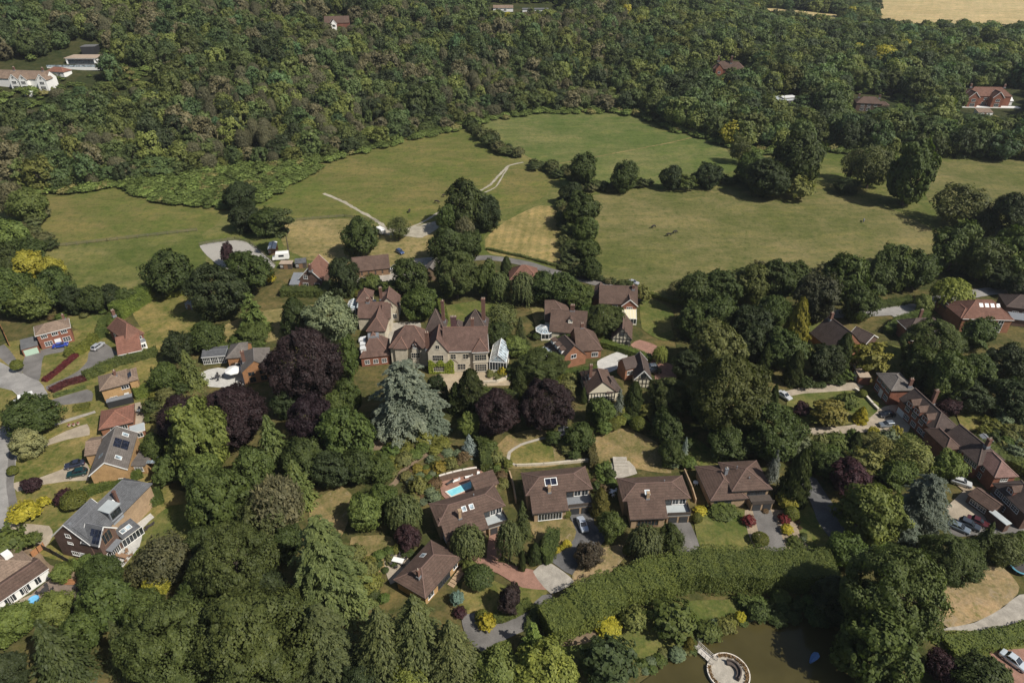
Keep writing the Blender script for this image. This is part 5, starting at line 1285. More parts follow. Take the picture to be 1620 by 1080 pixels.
# ---- farm group
h = House('steep_roofed_house', 'brick house with steep brown gable roof and tall front chimney by the paddock', 'house')
a = h.wing((472, 441), (508.5, 443), 3.6, D=11, axis='y', roof='gable', pitch=47, wall='brown', tile='red', barge='white')
h.chimney(a, a['L'] * .6, .1, 9.4, .9, .9, 1); row(h, a, 'F', [.3], 3.7, 1.3, 1.3, 2, 2); row(h, a, 'F', [.25, .8], .8, 1.8, 1.2, 3, 1)
l = h.wing((457, 450), (472.5, 450), 2.4, D=7, roof='mono', pitch=10, wall='red', tile='lead', ov=.15); row(h, l, 'F', [.5], .9, 2.4, 1.1, 3, 1)
h = House('long_barn', 'long low barn with brown tiled roof behind the lone round tree', 'barn')
a = h.wing((558.5, 430), (617.5, 424), 2.9, D=9, roof='gable', pitch=38, wall='dark', tile='brown', base=(.8, 'buff'));
for k in range(5): h.door(a, 'F', .12 + .19 * k, 1.7, 2.1, WOODB)
h = House('dark_barn', 'small dark roofed barn beside the trees in the farm yard', 'barn')
a = h.wing((666, 431), (695, 434), 3.0, D=8, roof='gable', pitch=36, wall='buff', tile='grey'); h.door(a, 'F', .3, 2.2, 2.2, WOODB, 'door'); row(h, a, 'R', [.5], 1, 1, 1, 2, 1)
h = House('orange_brick_house', 'orange brick house with brown roof half hidden by trees below the hay strip', 'house')
a = h.wing((806, 443), (853, 442), 4.2, D=9, roof='hip', pitch=38, wall='orange', tile='red'); b = h.wing((836, 445), (854, 444.5), 4.2, D=6, axis='y', roof='hip', pitch=38, wall='orange', tile='red', ends=('hip', 'hip')); row(h, b, 'F', [.5], 1, 1.8, 1.2, 3, 1); row(h, a, 'F', [.2, .5], 2.6, 1.4, 1., 2, 1)
# ---- houses right of the manor
h = House('gabled_brick_house', 'large red brick house with white gable trim and sunroom by the right meadow', 'house')
a = h.wing((947.5, 480), (1009, 482), 5.2, D=9.5, roof='gable', pitch=42, wall='red', tile='brown')
g = h.wing((983, 484), (1009.5, 484.5), 5.2, D=8, axis='y', roof='gable', pitch=42, wall='red', tile='brown', barge='white', ends=('gable', 'gable'))
l = h.wing((936, 471), (953, 473), 4.6, D=9, axis='y', roof='hip', pitch=40, wall='red', tile='brown', ends=('hip', 'gable'))
row(h, a, 'F', [.15, .42], 3.6, 1.5, 1.0, 3, 1); row(h, g, 'F', [.5], 3.6, 1.7, 1.1, 3, 2); h.door(a, 'F', .16, 1.2, 2.1); h.win(a, 'F', .4, .8, 1.6, 1.2, 3, 1)
h.conservatory(A=(984, 503.5), B=(1007, 504.5), he=2.4, D=3.6, axis='mono', pitch=24, roofmat=plain('cream_blind_roof', (.66, .60, .42), .4, 0, .06)); h.chimney(a, a['L'] - 1.5, 4, 10.2, .8, .7, 1)
h = House('dormer_house', 'cream rendered house with broad brown roofs and white octagonal sunroom', 'house')
a = h.wing((868.5, 524), (927, 528.5), 2.9, D=10.5, roof='gable', pitch=44, wall='cream', tile='brown'); b = h.wing((862, 509), (903, 509), 3.0, D=10, axis='x', roof='gable', pitch=45, wall='cream', tile='brown', ends=('gable', 'hip'))
h.dormer(a, 0, .55, 1.5, 1.2, wall='cream', tile='brown', fv=.42); row(h, a, 'R', [.5], 3.5, 1.8, 1.4, 2, 1, DARKF); row(h, a, 'R', [.35, .7], .8, 1.3, 1.3, 2, 1, DARKF); row(h, a, 'F', [.35], .2, 1.4, 2.0, 2, 1, WOODB)
h.chimney(a, a['L'] * .58, 5.4, 9.8, 1.3, .7, 3); h.conservatory(poly=(862, 521, 3.0), he=2.4, peak=3.5)
h = House('three_dormer_house', 'brown roofed brick house with three little dormers on its left slope and a glass octagon', 'house')
a = h.wing((886, 573), (929, 562), 3.0, C=(878, 540), axis='y', roof='hip', pitch=46, wall='orange', tile='dark', ends=('gable', 'hip')); b = h.wing((912, 556), (953.5, 553), 3.2, D=10, axis='x', roof='hip', pitch=46, wall='orange', tile='brown', ends=('gable', 'hip'))
for u in (.25, .5, .75): h.dormer(a, 0, u, 1.7, 1.2, 'flat', 'white', 'brown', .3)
row(h, a, 'F', [.5], 3.2, 1.6, 1.2, 2, 1); h.win(b, 'F', .75, .8, 1.8, 1.4, 3, 1); h.chimney(b, 2.5, 5.2, 9.6, .9, .7, 2); h.conservatory(poly=(877, 555, 4.0), he=2.5, peak=3.7)
h = House('timber_framed_garage', 'black and white timber framed gabled garage beside a brick paved drive', 'garage')
a = h.wing((967, 535), (1000, 538), 2.8, D=10, axis='y', roof='gable', pitch=50, wall='cream', tile='brown', barge='dark'); h.timber(a, 'F', 2.8, 5, 2, 5.3); h.win(a, 'F', .48, 4.0, 1.4, 1.2, 2, 1, BEAM); h.door(a, 'F', .8, 1.0, 2.0, DOORD); h.door(a, 'R', .5, 3.0, 2.1, WOODB, 'garage_door')
h = House('half_timbered_house', 'half timbered house with large brown roof left of the brick forecourt', 'house')
a = h.wing((929.5, 623), (976, 619.5), 3.4, D=10.5, roof='hip', pitch=42, wall='cream', tile='brown', ends=('gable', 'hip')); h.timber(a, 'L', 3.3, 5, 2, 4.2); h.timber(a, 'F', 3.3, 9, 2); row(h, a, 'F', [.3, .6], 1, 1.6, 1.2, 3, 1)
b = h.wing((960, 622), (985, 618), 3.3, D=7, axis='y', roof='hip', pitch=42, wall='cream', tile='dark'); h.dormer(a, 0, .55, 1.5, 1.2, wall='cream', tile='brown'); h.chimney(a, 1.8, 5.2, 9.2, .8, .7, 2)
h = House('narrow_gabled_house', 'narrow steep gabled wing with white timbered end facing the parked dark cars', 'house')
a = h.wing((1003, 600), (1032, 600.5), 3.0, C=(980, 569), axis='y', roof='gable', pitch=50, wall='cream', tile='dark', barge='white'); h.timber(a, 'F', 3.0, 4, 2, 4.0); h.win(a, 'F', .5, 3.4, 1.3, 1.2, 2, 1, BEAM)
b = h.wing((990, 585), (1010, 580), 4.2, D=5, axis='x', roof='gable', pitch=42, wall='orange', tile='dark'); row(h, b, 'F', [.4], 2, 1.6, 1.2, 3, 1)
# ---- the four pool-side houses and the lowest one
def modern(label, A, B, C, SA, SB, he=5.0, he2=2.75, door=DOORD, garage=(.82, .62), hasbal=True, white=False):
    h = House('split_level_house', label, 'house')
    m = h.wing(A, B, he, C=C, roof='hip', pitch=24, wall='buff', tile='brown', ov=.5)
    # front part under the same slope continued downwards
    c = m['fr']; a = c[3]
    for _ in range(4):
        fr, L, D0 = h.frame(SA, SB, he2, D=5); dy = -(fr[0] - c[0]) * math.sin(a) + (fr[1] - c[1]) * math.cos(a); he2 = he + dy * m['tp'] + .035
    x0 = (fr[0] - c[0]) * math.cos(a) + (fr[1] - c[1]) * math.sin(a); D = -dy + 1.5
    fr2 = (c[0] + math.cos(a) * x0 - math.sin(a) * dy, c[1] + math.sin(a) * x0 + math.cos(a) * dy, 0, a)
    s = h.wing(None, None, he2, D=D, roof='mono', pitch=24, wall='buff', tile='brown', fr=fr2, L=L, ov=.5, gutter='dark')
    # balcony over the garage, right of the front part
    xr = x0 + L; x1 = m['L'] - .5; y0 = -2.6
    if hasbal:
        fb = MB(); P = m['P']; fb.hexa(P([(xr + .1, y0, 2.45), (x1, y0, 2.45), (x1, .55, 2.45), (xr + .1, .55, 2.45)]), P([(xr + .1, y0, 2.65), (x1, y0, 2.65), (x1, .55, 2.65), (xr + .1, .55, 2.65)]))
        o = h.part('balcony', fb, ROOFS['pale'] if white else LEADM)
        rb = MB()
        for p, q in (((xr + .2, y0), (x1, y0)), ((x1, y0), (x1, .4))):
            a_, b_ = P([(p[0], p[1], 3.15), (q[0], q[1], 3.15)]); rb.bar(a_, b_, .10, .9)
        link('parapet', rb.mesh('parapet', WALLS['dark']), o)
        gb = MB(); gb.hexa(P([(xr + .3, y0 + .15, -.1), (x1 - .1, y0 + .15, -.1), (x1 - .1, .45, -.1), (xr + .3, .45, -.1)]), P([(xr + .3, y0 + .15, 2.44), (x1 - .1, y0 + .15, 2.44), (x1 - .1, .45, 2.44), (xr + .3, .45, 2.44)])); h.part('garage', gb, WALLS['buff'])
        wd = (x1 - .1 - xr - .3)
        for k in (.27, .75):
            mb = MB(); xx = xr + .3 + wd * k; mb.box(-wd * .19, wd * .19, -.06, .04, 0, 2.05)
            for j in range(1, 4): mb.box(-wd * .18, wd * .18, -.08, -.05, 2.05 * j / 4 - .02, 2.05 * j / 4 + .02)
            p = P([(xx, y0 + .13, 0)])[0]; o = link('garage_door', mb.mesh('garage_door', door), h.root, p); o.rotation_euler = (0, 0, m['fr'][3])
        span = (m['L'] - 1 - (x0 + L - .5)); 
        for k in (.2, .5, .8): h.win(m, 'F', (x0 + L - .5 + span * k) / (m['L'] - 1), 2.9, span * .24, 1.7, 2, 1, WHITE if k > .4 else DARKF)
    return h, m, s
h, m, s = modern('house with brown hipped roof beside the swimming pool', (693, 832), (800, 799.5), (671.7, 798), (706, 855.5), (775, 838), white=True)
for u in (.42, .53): h.slope_panel(m, u, .52, .8, 1.0, ROOFG, 'rooflight', 1, 1, 0, 'white')
h.slope_panel(m, .1, .3, .8, .9, ROOFG, 'rooflight', 1, 1, 0, 'white') if False else None
h.chimney(s, s['L'] * .45, s['D'] * .75, 7.6, .6, .6, 0, WALLS['buff']); h.vent(m, m['L'] * .62, m['D'] * .62); row(h, s, 'F', [.3, .65], .9, 2, 1.3, 3, 1); row(h, s, 'L', [.4], .9, 1.6, 1.3, 2, 1)
e = h.wing((752, 776), (790, 764), 2.9, D=4, axis='x', roof='mono', pitch=12, wall='buff', tile='brown')
h, m, s = modern('house with brown hipped roof, two blue roof panels and dark garages above the silver car', (831.7, 784), (938, 773), (816.7, 748), (842.5, 812.5), (900, 806.5))
h.slope_panel(m, .40, .66, 2.6, 1.6, SOLAR, 'solar_panel', 1, 2, 0, 'white'); h.chimney(s, s['L'] * .55, s['D'] * .78, 7.0, .6, .6, 0, WALLS['buff']); row(h, s, 'F', [.5], .5, 5.2, 1.9, 8, 1); row(h, s, 'L', [.5], .9, 1.6, 1.3, 2, 1)
h, m, s = modern('house with brown hipped roof, stub chimney and white balcony, third along the lane', (985, 792.5), (1093, 788), (968, 756), (996.7, 821.5), (1056.5, 817), white=True)
h.slope_panel(m, .38, .45, .9, 1.0, ROOFG, 'rooflight', 1, 1, 0, 'white'); h.chimney(s, s['L'] * .55, s['D'] * .8, 7.0, .6, .6, 0, WALLS['buff']); row(h, s, 'F', [.5], .7, 4.6, 1.5, 6, 1, WOODB); h.vent(m, m['L'] * .66, m['D'] * .55)
h = House('split_level_house', 'house with two brown hipped roofs above the square green lawn, farthest along the lane', 'house')
a = h.wing((1124, 792), (1184, 788), 3.0, C=(1092, 737.5), axis='y', roof='hip', pitch=26, wall='buff', tile='brown', gutter='dark', ov=.5)
b = h.wing((1158, 777), (1222, 773.5), 4.6, D=9.5, axis='x', roof='hip', pitch=24, wall='buff', tile='brown', gutter='dark', ov=.5)
row(h, a, 'F', [.35], 1.2, 3.8, .9, 5, 1, DARKF); row(h, b, 'F', [.55, .8], 2.7, 2.0, 1.3, 3, 1, DARKF); h.chimney(a, a['L'] * .62, a['D'] * .55, 6.6, .7, .5, 1, LEADM); h.vent(b, b['L'] * .5, 2.5); h.vent(b, b['L'] * .3, 5.5)
q = b['P']; bb = MB(); bb.hexa(q([(4.2, -2.2, 2.35), (9.2, -2.2, 2.35), (9.2, .6, 2.35), (4.2, .6, 2.35)]), q([(4.2, -2.2, 2.6), (9.2, -2.2, 2.6), (9.2, .6, 2.6), (4.2, .6, 2.6)])); bo = h.part('balcony', bb, WALLS['dark'])
rb = MB(); x_, y_ = q([(4.2, -2.15, 3.0), (9.2, -2.15, 3.0)]); rb.bar(x_, y_, .1, .8); link('parapet', rb.mesh('parapet', WALLS['dark']), bo)
gb = MB(); gb.hexa(q([(4.3, -2., -.1), (9.1, -2., -.1), (9.1, .5, -.1), (4.3, .5, -.1)]), q([(4.3, -2., 2.34), (9.1, -2., 2.34), (9.1, .5, 2.34), (4.3, .5, 2.34)])); h.part('garage', gb, WALLS['buff'])
for xx in (5.5, 7.9):
    mb = MB(); mb.box(-.95, .95, -.05, .05, 0, 2.05); p = q([(xx, -2.02, 0)])[0]; o = link('garage_door', mb.mesh('garage_door', DOORD), h.root, p); o.rotation_euler = (0, 0, b['fr'][3])
h = House('hipped_bungalow', 'bungalow with plain brown hipped roof and stepped front wall, lowest house in the photo centre', 'house')
a = h.wing((673, 946.5), (731, 880), 3.0, C=(612.5, 926.7), axis='x', roof='hip', pitch=27, wall='yellow', tile='brown', gutter='dark', ov=.5)
row(h, a, 'F', [.45, .62], .4, 1.9, 2.0, 3, 1, DARKF); row(h, a, 'F', [.15], .8, 1.6, 1.4, 2, 1); row(h, a, 'F', [.88], 1, 1.2, 1.2, 2, 1); h.slope_panel(a, .62, .4, .9, 1.1, ROOFG, 'rooflight', 1, 1, 1, 'white'); h.chimney(a, 2.3, a['D'] * .42, 6.6, .6, .5, 1)
st = MB()
for k in range(6):
    qx = a['L'] * .55 + k * .75; st.hexa(*[a['P']([(qx, -1.6, z), (qx + .7, -1.6, z), (qx + .7, -.1, z), (qx, -.1, z)]) for z in (-.05, .25 + .12 * k)])
h.part('stepped_planter', st, WALLS['buff'])
# ---- right hand houses
h = House('solar_gabled_house', 'house with steep brown gabled roof carrying a dark solar panel, behind the tall dark conifer', 'house')
a = h.wing((1318, 556), (1367, 547), 3.0, D=11, axis='y', roof='gable', pitch=44, wall='orange', tile='dark'); b = h.wing((1370, 544), (1390, 533.5), 2.7, D=6, axis='y', roof='gable', pitch=32, wall='brown', tile='dark', barge='white')
h.slope_panel(a, .55, .6, 4.0, 2.6, SOLAR, 'solar_panel', 2, 4, 1, False); h.chimney(a, a['L'] / 2 - .4, 9.5, 10.2, .9, .7, 2); row(h, a, 'F', [.5], 3.2, 1.6, 1.2, 2, 1); row(h, a, 'R', [.3], .8, 1.8, 1.3, 3, 1)
h = House('wide_bungalow', 'brick house with wide dark hipped roof, left of the house with bright roof windows', 'house')
a = h.wing((1438, 524.5), (1500, 522.5), 4.6, C=(1416, 506), roof='hip', pitch=36, wall='orange', tile='dark', gutter='white'); b = h.wing((1480, 527), (1503, 526), 4.2, D=8, axis='y', roof='hip', pitch=36, wall='orange', tile='dark'); c = h.wing((1497, 529), (1514, 528), 2.5, D=4, roof='mono', pitch=20, wall='orange', tile='orange')
row(h, a, 'F', [.12], 1, 1.8, 1.3, 3, 1); row(h, a, 'F', [.12, .5], 3.2, 1.8, 1., 3, 1); row(h, b, 'F', [.5], 2.9, 1.6, 1, 3, 1); row(h, c, 'F', [.5], .8, 1.5, 1.1, 2, 1); h.chimney(a, a['L'] * .45, 5, 9.2, .8, .6, 2)
h = House('rooflight_house', 'large orange brick house with five bright roof windows and glazed garden front', 'house')
a = h.wing((1523, 504), (1605, 506.5), 5.0, D=11, roof='hip', pitch=36, wall='orange', tile='red', gutter='white'); b = h.wing((1520, 503), (1546, 502), 5.0, D=8, axis='y', roof='hip', pitch=36, wall='orange', tile='red'); c = h.wing((1503, 494), (1530, 494), 3.8, D=9, roof='hip', pitch=36, wall='orange', tile='dark')
for u in (.42, .53, .64, .75): h.slope_panel(a, u, .72, .9, 1.1, WHITE, 'rooflight', 1, 1, 0, 'white')
h.slope_panel(b, .2, .5, .8, 1.0, WHITE, 'rooflight', 1, 1, 1, 'white')
row(h, a, 'F', [.36, .54], 3.5, 1.6, .9, 3, 1); h.win(a, 'F', .79, .3, 1.5, 4.4, 2, 3); row(h, a, 'F', [.5], .2, 4.6, 2.2, 6, 1); row(h, b, 'F', [.5], 3.5, 1.6, 1., 3, 1); row(h, b, 'F', [.5], .8, 2.0, 1.4, 3, 1)
fb = MB(); q = a['P']([(a['L'] * .3, -2.4, 2.6), (a['L'] * .7, -2.4, 2.6), (a['L'] * .7, .4, 2.6), (a['L'] * .3, .4, 2.6)]); fb.hexa(q, [(x, y, z + .18) for x, y, z in q]); h.part('canopy', fb, WHITE)
h = House('edge_house', 'low brown roofed house cut by the right edge of the photo below the road', 'house')
a = h.wing((1592, 485), (1650, 492), 3.6, D=9, roof='hip', pitch=32, wall='brown', tile='dark'); row(h, a, 'F', [.3, .6], 1, 1.6, 1.1, 3, 1); b = h.wing((1602, 505), (1660, 512), 2.6, D=5, roof='flat', wall='brown', tile='lead')
h = House('brick_villa', 'square brick house with grey brown hipped roof and flat garage above the oval lawn', 'house')
a = h.wing((1410, 618), (1449.5, 617), 5.1, C=(1378, 590), axis='y', roof='hip', pitch=28, wall='red', tile='grey', gutter='dark')
row(h, a, 'L', [.2, .5, .8], 3.5, 1.5, 1.0, 3, 1, WHITE); row(h, a, 'L', [.2, .82], .9, 1.7, 1.3, 3, 2); h.door(a, 'L', .5, 1.4, 2.3); h.chimney(a, a['L'] - 1.6, .9, 8.2, .9, .6, 2)
g = h.wing((1360, 597), (1379, 598), 2.6, D=6, roof='flat', wall='red', tile='beige', ov=.1); h.door(g, 'L', .5, 2.6, 2.1, DOORW, 'garage_door'); fb = MB()
h = House('long_house', 'long house with dark brown roof, tiled gabled dormers and pinkish hipped end', 'house')
a = h.wing((1478, 684), (1520, 679.5), 4.6, C=(1420, 630), axis='y', roof='hip', pitch=40, wall='red', tile='dark', ends=('hip', 'gable'))
for u in (.3, .52, .72): h.dormer(a, 0, u, 2.2, 1.5, 'gable', 'hung', 'brown', .04)
row(h, a, 'L', [.3, .5, .7, .85], .9, 1.6, 1.2, 3, 2); row(h, a, 'L', [.25, .45, .65], 3.2, 1.4, .9, 3, 1); h.door(a, 'L', .12, 2.6, 2.1, DOORW, 'garage_door'); h.chimney(a, a['L'] - 1, a['D'] * .7, 9.6, .9, .8, 2)
h = House('cross_gabled_house', 'long dark roofed house with a cross gable, running below the pink ended house', 'house')
a = h.wing((1548, 736), (1590, 728), 4.6, C=(1474, 691), axis='y', roof='hip', pitch=38, wall='red', tile='dark', ends=('hip', 'gable'))
b = h.wing((1497, 712), (1522, 709), 4.6, D=8, axis='y', roof='hip', pitch=40, wall='red', tile='brown', ends=('hip', 'hip'))
c = h.wing((1574, 755.5), (1612, 753.5), 4.6, D=9, axis='y', roof='hip', pitch=38, wall='red', tile='pink', ends=('hip', 'hip'))
row(h, a, 'L', [.2, .45, .7, .9], 3.0, 1.7, 1.1, 3, 2); row(h, a, 'L', [.3, .6, .8], .8, 1.8, 1.2, 3, 2); row(h, c, 'L', [.5], 3.0, 1.6, 1.1, 3, 2); row(h, c, 'L', [.5], .8, 1.6, 1.2, 3, 2); row(h, c, 'F', [.5], 3, 1.6, 1.1, 3, 2); h.chimney(a, a['L'] / 2, a['D'] * .25, 9.6, .9, .8, 2)
h = House('dark_roofed_house', 'dark brick house with low flat extensions at the right edge above the parked cars', 'house')
a = h.wing((1624, 816), (1672, 810), 4.8, C=(1570, 764), axis='y', roof='hip', pitch=38, wall='brown', tile='dark', ends=('hip', 'hip'))
g = h.wing((1569, 809.5), (1592, 799), 2.7, C=(1538, 778), axis='y', roof='gable', pitch=28, wall='brown', tile='brown'); f = h.wing((1592, 831), (1601, 828), 2.6, C=(1572, 806), axis='y', roof='flat', wall='brown', tile='pale', ov=.1)
row(h, a, 'L', [.2, .45, .7], 3.1, 1.8, 1.1, 3, 2); row(h, a, 'L', [.12, .4], .8, 1.8, 1.3, 3, 2); row(h, g, 'L', [.3, .65], .9, 1.6, 1.1, 3, 2); h.dormer(a, 0, .62, 1.8, 1.3, 'gable', 'hung', 'brown', .2)
# ---- houses on the hills
h = House('white_gabled_house', 'large white house with three front gables high on the left hillside', 'house')
a = h.wing((-8, 124), (73, 126), 5.6, D=9, roof='gable', pitch=40, wall='white', tile='tan')
for A_, B_ in (((13, 126.5), (28, 126.5)), ((28, 126.8), (42, 126.8)), ((56, 127.5), (73, 127.5))):
    g = h.wing(A_, B_, 5.6, D=7, axis='y', roof='gable', pitch=48, wall='white', tile='tan', barge='white'); h.win(g, 'F', .5, 3.4, 2.4, 1.4, 3, 2); h.win(g, 'F', .5, .5, 2.8, 1.8, 4, 2); h.win(g, 'F', .5, 6.2, 1, 1, 2, 1)
row(h, a, 'F', [.62], 3.4, 1.6, 1.3, 2, 2); row(h, a, 'F', [.62], .6, 1.8, 1.8, 2, 2); h.chimney(a, a['L'] * .32, 4.5, 11, 1., .8, 2); h.chimney(a, a['L'] * .88, 4.5, 11, 1., .8, 2)
GZ = h.o.z
h = House('brown_outbuilding', 'low brown roofed outbuilding with white front between the white gabled and glass houses', 'outbuilding')
a = h.wing((72, 113), (100, 114.5), 2.8, D=7, roof='hip', pitch=30, wall='white', tile='orange'); row(h, a, 'F', [.3, .7], .8, 2, 1.2, 3, 1)
h = House('glass_fronted_house', 'modern flat roofed house with long glass front and white terrace on the left hillside', 'house')
a = h.wing((100, 92.5), (151, 92.5), 4.2, D=12, roof='flat', wall='white', tile='beige', ov=.7); h.win(a, 'F', .5, .5, a['L'] * .8, 2.9, 8, 1, DARKF)
t = h.wing((82, 103), (166, 103), 1.0, D=7, roof='flat', wall='white', tile='white', ov=.1, z=h.o.z - 3.0) if False else None
fr = a['fr']; h.box('terrace', fr, -8, a['L'] + 6, -6, .4, -1.5, .3, WHITE); h.box('lower_wall', fr, -3, a['L'] + 1, -5.4, -.2, -5., -1.52, WALLS['grey']); 
gb = MB(); p, q2 = a['P']([(-8, -5.9, .9), (a['L'] + 6, -5.9, .9)]); gb.bar(p, q2, .06, 1.0); h.part('glass_balustrade', gb, ROOFG)
h = House('black_box_studio', 'black boarded flat roofed studio standing above the glass fronted hillside house', 'studio')
a = h.wing((126, 74.5), (149, 74), 5.0, D=8, roof='flat', wall='black', tile='felt', ov=.1); h.win(a, 'L', .5, 1, 2, 2, 2, 1, DARKF)
h = House('brown_hill_house', 'brown roofed house with white gable showing among the trees at the top left', 'house')
a = h.wing((513, 37), (553, 36), 5., D=9, roof='gable', pitch=42, wall='hung', tile='brown'); g = h.wing((523, 38.5), (533, 38), 5., D=6, axis='y', roof='gable', pitch=50, wall='white', tile='brown', barge='white'); row(h, g, 'F', [.5], 3, 2, 1.4, 3, 1)
h = House('chimneyed_house', 'red house with clustered chimneys in the wood right of the far meadow', 'house')
a = h.wing((1128, 108.5), (1178, 111), 6, D=10, roof='hip', pitch=42, wall='hung', tile='brown'); h.chimney(a, 3, 5, 13.5, 1.4, 1, 3); h.chimney(a, a['L'] * .55, 4, 14, 1.4, 1, 3); g = h.wing((1132, 110), (1145, 110), 6, D=7, axis='y', roof='gable', pitch=48, wall='red', tile='red'); row(h, a, 'F', [.6, .8], 3.2, 1.8, 1.3, 3, 1); row(h, g, 'F', [.5], 3.2, 1.8, 1.3, 3, 1)
h = House('flat_roofed_house', 'low house with pale flat roof among the trees on the right hillside', 'house')
a = h.wing((1227, 160), (1265, 158), 3.2, D=12, roof='flat', wall='brown', tile='pale', gutter='white'); row(h, a, 'F', [.3, .7], .6, 3, 2, 4, 1); b = h.wing((1240, 155.5), (1262, 154), 4.0, D=6, roof='flat', wall='brown', tile='white')
h = House('dark_hipped_house', 'dark timbered house with brown hipped roof above a strip of lawn on the right hillside', 'house')
a = h.wing((1355, 163), (1397, 165), 5, D=9, roof='hip', pitch=36, wall='brown', tile='brown'); b = h.wing((1385, 168), (1408, 170), 3, D=7, axis='x', roof='hip', pitch=36, wall='cream', tile='brown'); row(h, a, 'F', [.25, .5, .75], 3.2, 1.8, 1.2, 3, 1); row(h, a, 'F', [.25, .5], .6, 2.2, 1.7, 3, 1); h.chimney(a, 1.5, 4, 9.6, 1, .8, 2); h.chimney(a, a['L'] - 2, 4, 9.6, 1, .8, 2)
h = House('big_red_house', 'big red brick house with two gables and white terrace on the right hillside', 'house')
a = h.wing((1531, 152), (1602, 153), 6.2, D=11, roof='hip', pitch=40, wall='red', tile='red')
for A_, B_ in (((1533, 154.5), (1551, 154.8)), ((1571, 155), (1590, 155.3))):
    g = h.wing(A_, B_, 6.2, D=7, axis='y', roof='gable', pitch=45, wall='red', tile='red', barge='white'); h.win(g, 'F', .5, 3.8, 2.4, 1.5, 4, 1); h.win(g, 'F', .5, .6, 2.8, 2, 4, 1)
row(h, a, 'F', [.42, .52], 3.8, 1.8, 1.4, 3, 1); row(h, a, 'F', [.4, .53], .6, 2.2, 1.9, 3, 1); h.chimney(a, 3, 5.5, 12.5, 1.2, .8, 3); h.chimney(a, a['L'] - 4, 5.5, 12.5, 1.2, .8, 3)
h.box('terrace', a['fr'], -5, a['L'] + 5, -5, -.3, -1.2, .25, WHITE); b = h.wing((1588, 160), (1604, 160), 3, D=5, roof='mono', pitch=30, wall='white', tile='white')
h = House('white_crest_house', 'low white building glimpsed through the trees on the hill crest', 'house')
a = h.wing((780, 13), (812, 13), 3, D=8, roof='gable', pitch=25, wall='white', tile='tan'); row(h, a, 'F', [.3, .6], .8, 2, 1.2, 3, 1); b = h.wing((826, 15), (868, 15), 3, D=8, roof='flat', wall='white', tile='felt')
# ------------------------------------------------------------------ small buildings
def shed(label, A, B, he, D, roof='gable', tile='lead', wall='dark', pitch=22, axis=None, name='shed', C=None, doorface='F', cat='shed'):
    h = House(name, label, cat); w = h.wing(A, B, he, D=D, C=C, roof=roof, tile=tile, wall=wall, pitch=pitch, axis=axis, ov=.15)
    h.door(w, doorface, .5, min(1.2, w['L'] * .4), he - .4, WOODB); h.win(w, doorface, .16, he * .45, .7, .6, 2, 1); return h, w
shed('red fronted stable shed with white metal roof beside the arena', (423, 394.5), (436, 393.5), 2.6, 8, 'gable', 'white', 'red', 14, 'y', 'stable', C=(414, 384), cat='stable')
shed('low flat roofed shed with beige roof right of the arena', (441, 418), (461, 418), 2.2, 3.2, 'flat', 'beige', 'dark')
shed('small shed with blue grey roof left of the steep roofed house', (466, 417), (484, 415.5), 2.3, 4.5, 'gable', 'slate', 'dark', 20, 'x')
shed('small grey garden shed on the lawn below the yellow green hedge', (291, 480.5), (303, 481.5), 2.2, 3, 'gable', 'lead', 'grey', 22)
shed('dark garden shed beside the end of the curved path', (884, 690), (901, 690), 2.4, 3.6, 'gable', 'slate', 'dark', 26)
shed('little grey roofed shed in the back garden behind the long house', (1560, 699), (1573, 698), 2.2, 2.8, 'gable', 'lead', 'dark', 22)
shed('small white hut on the hillside below the white gabled house', (36, 146), (48, 146), 2.4, 4, 'flat', 'white', 'white')
shed('low white roofed hut below the big red hillside house', (1548, 178), (1572, 178), 2.6, 5, 'mono', 'tan', 'white', 15)
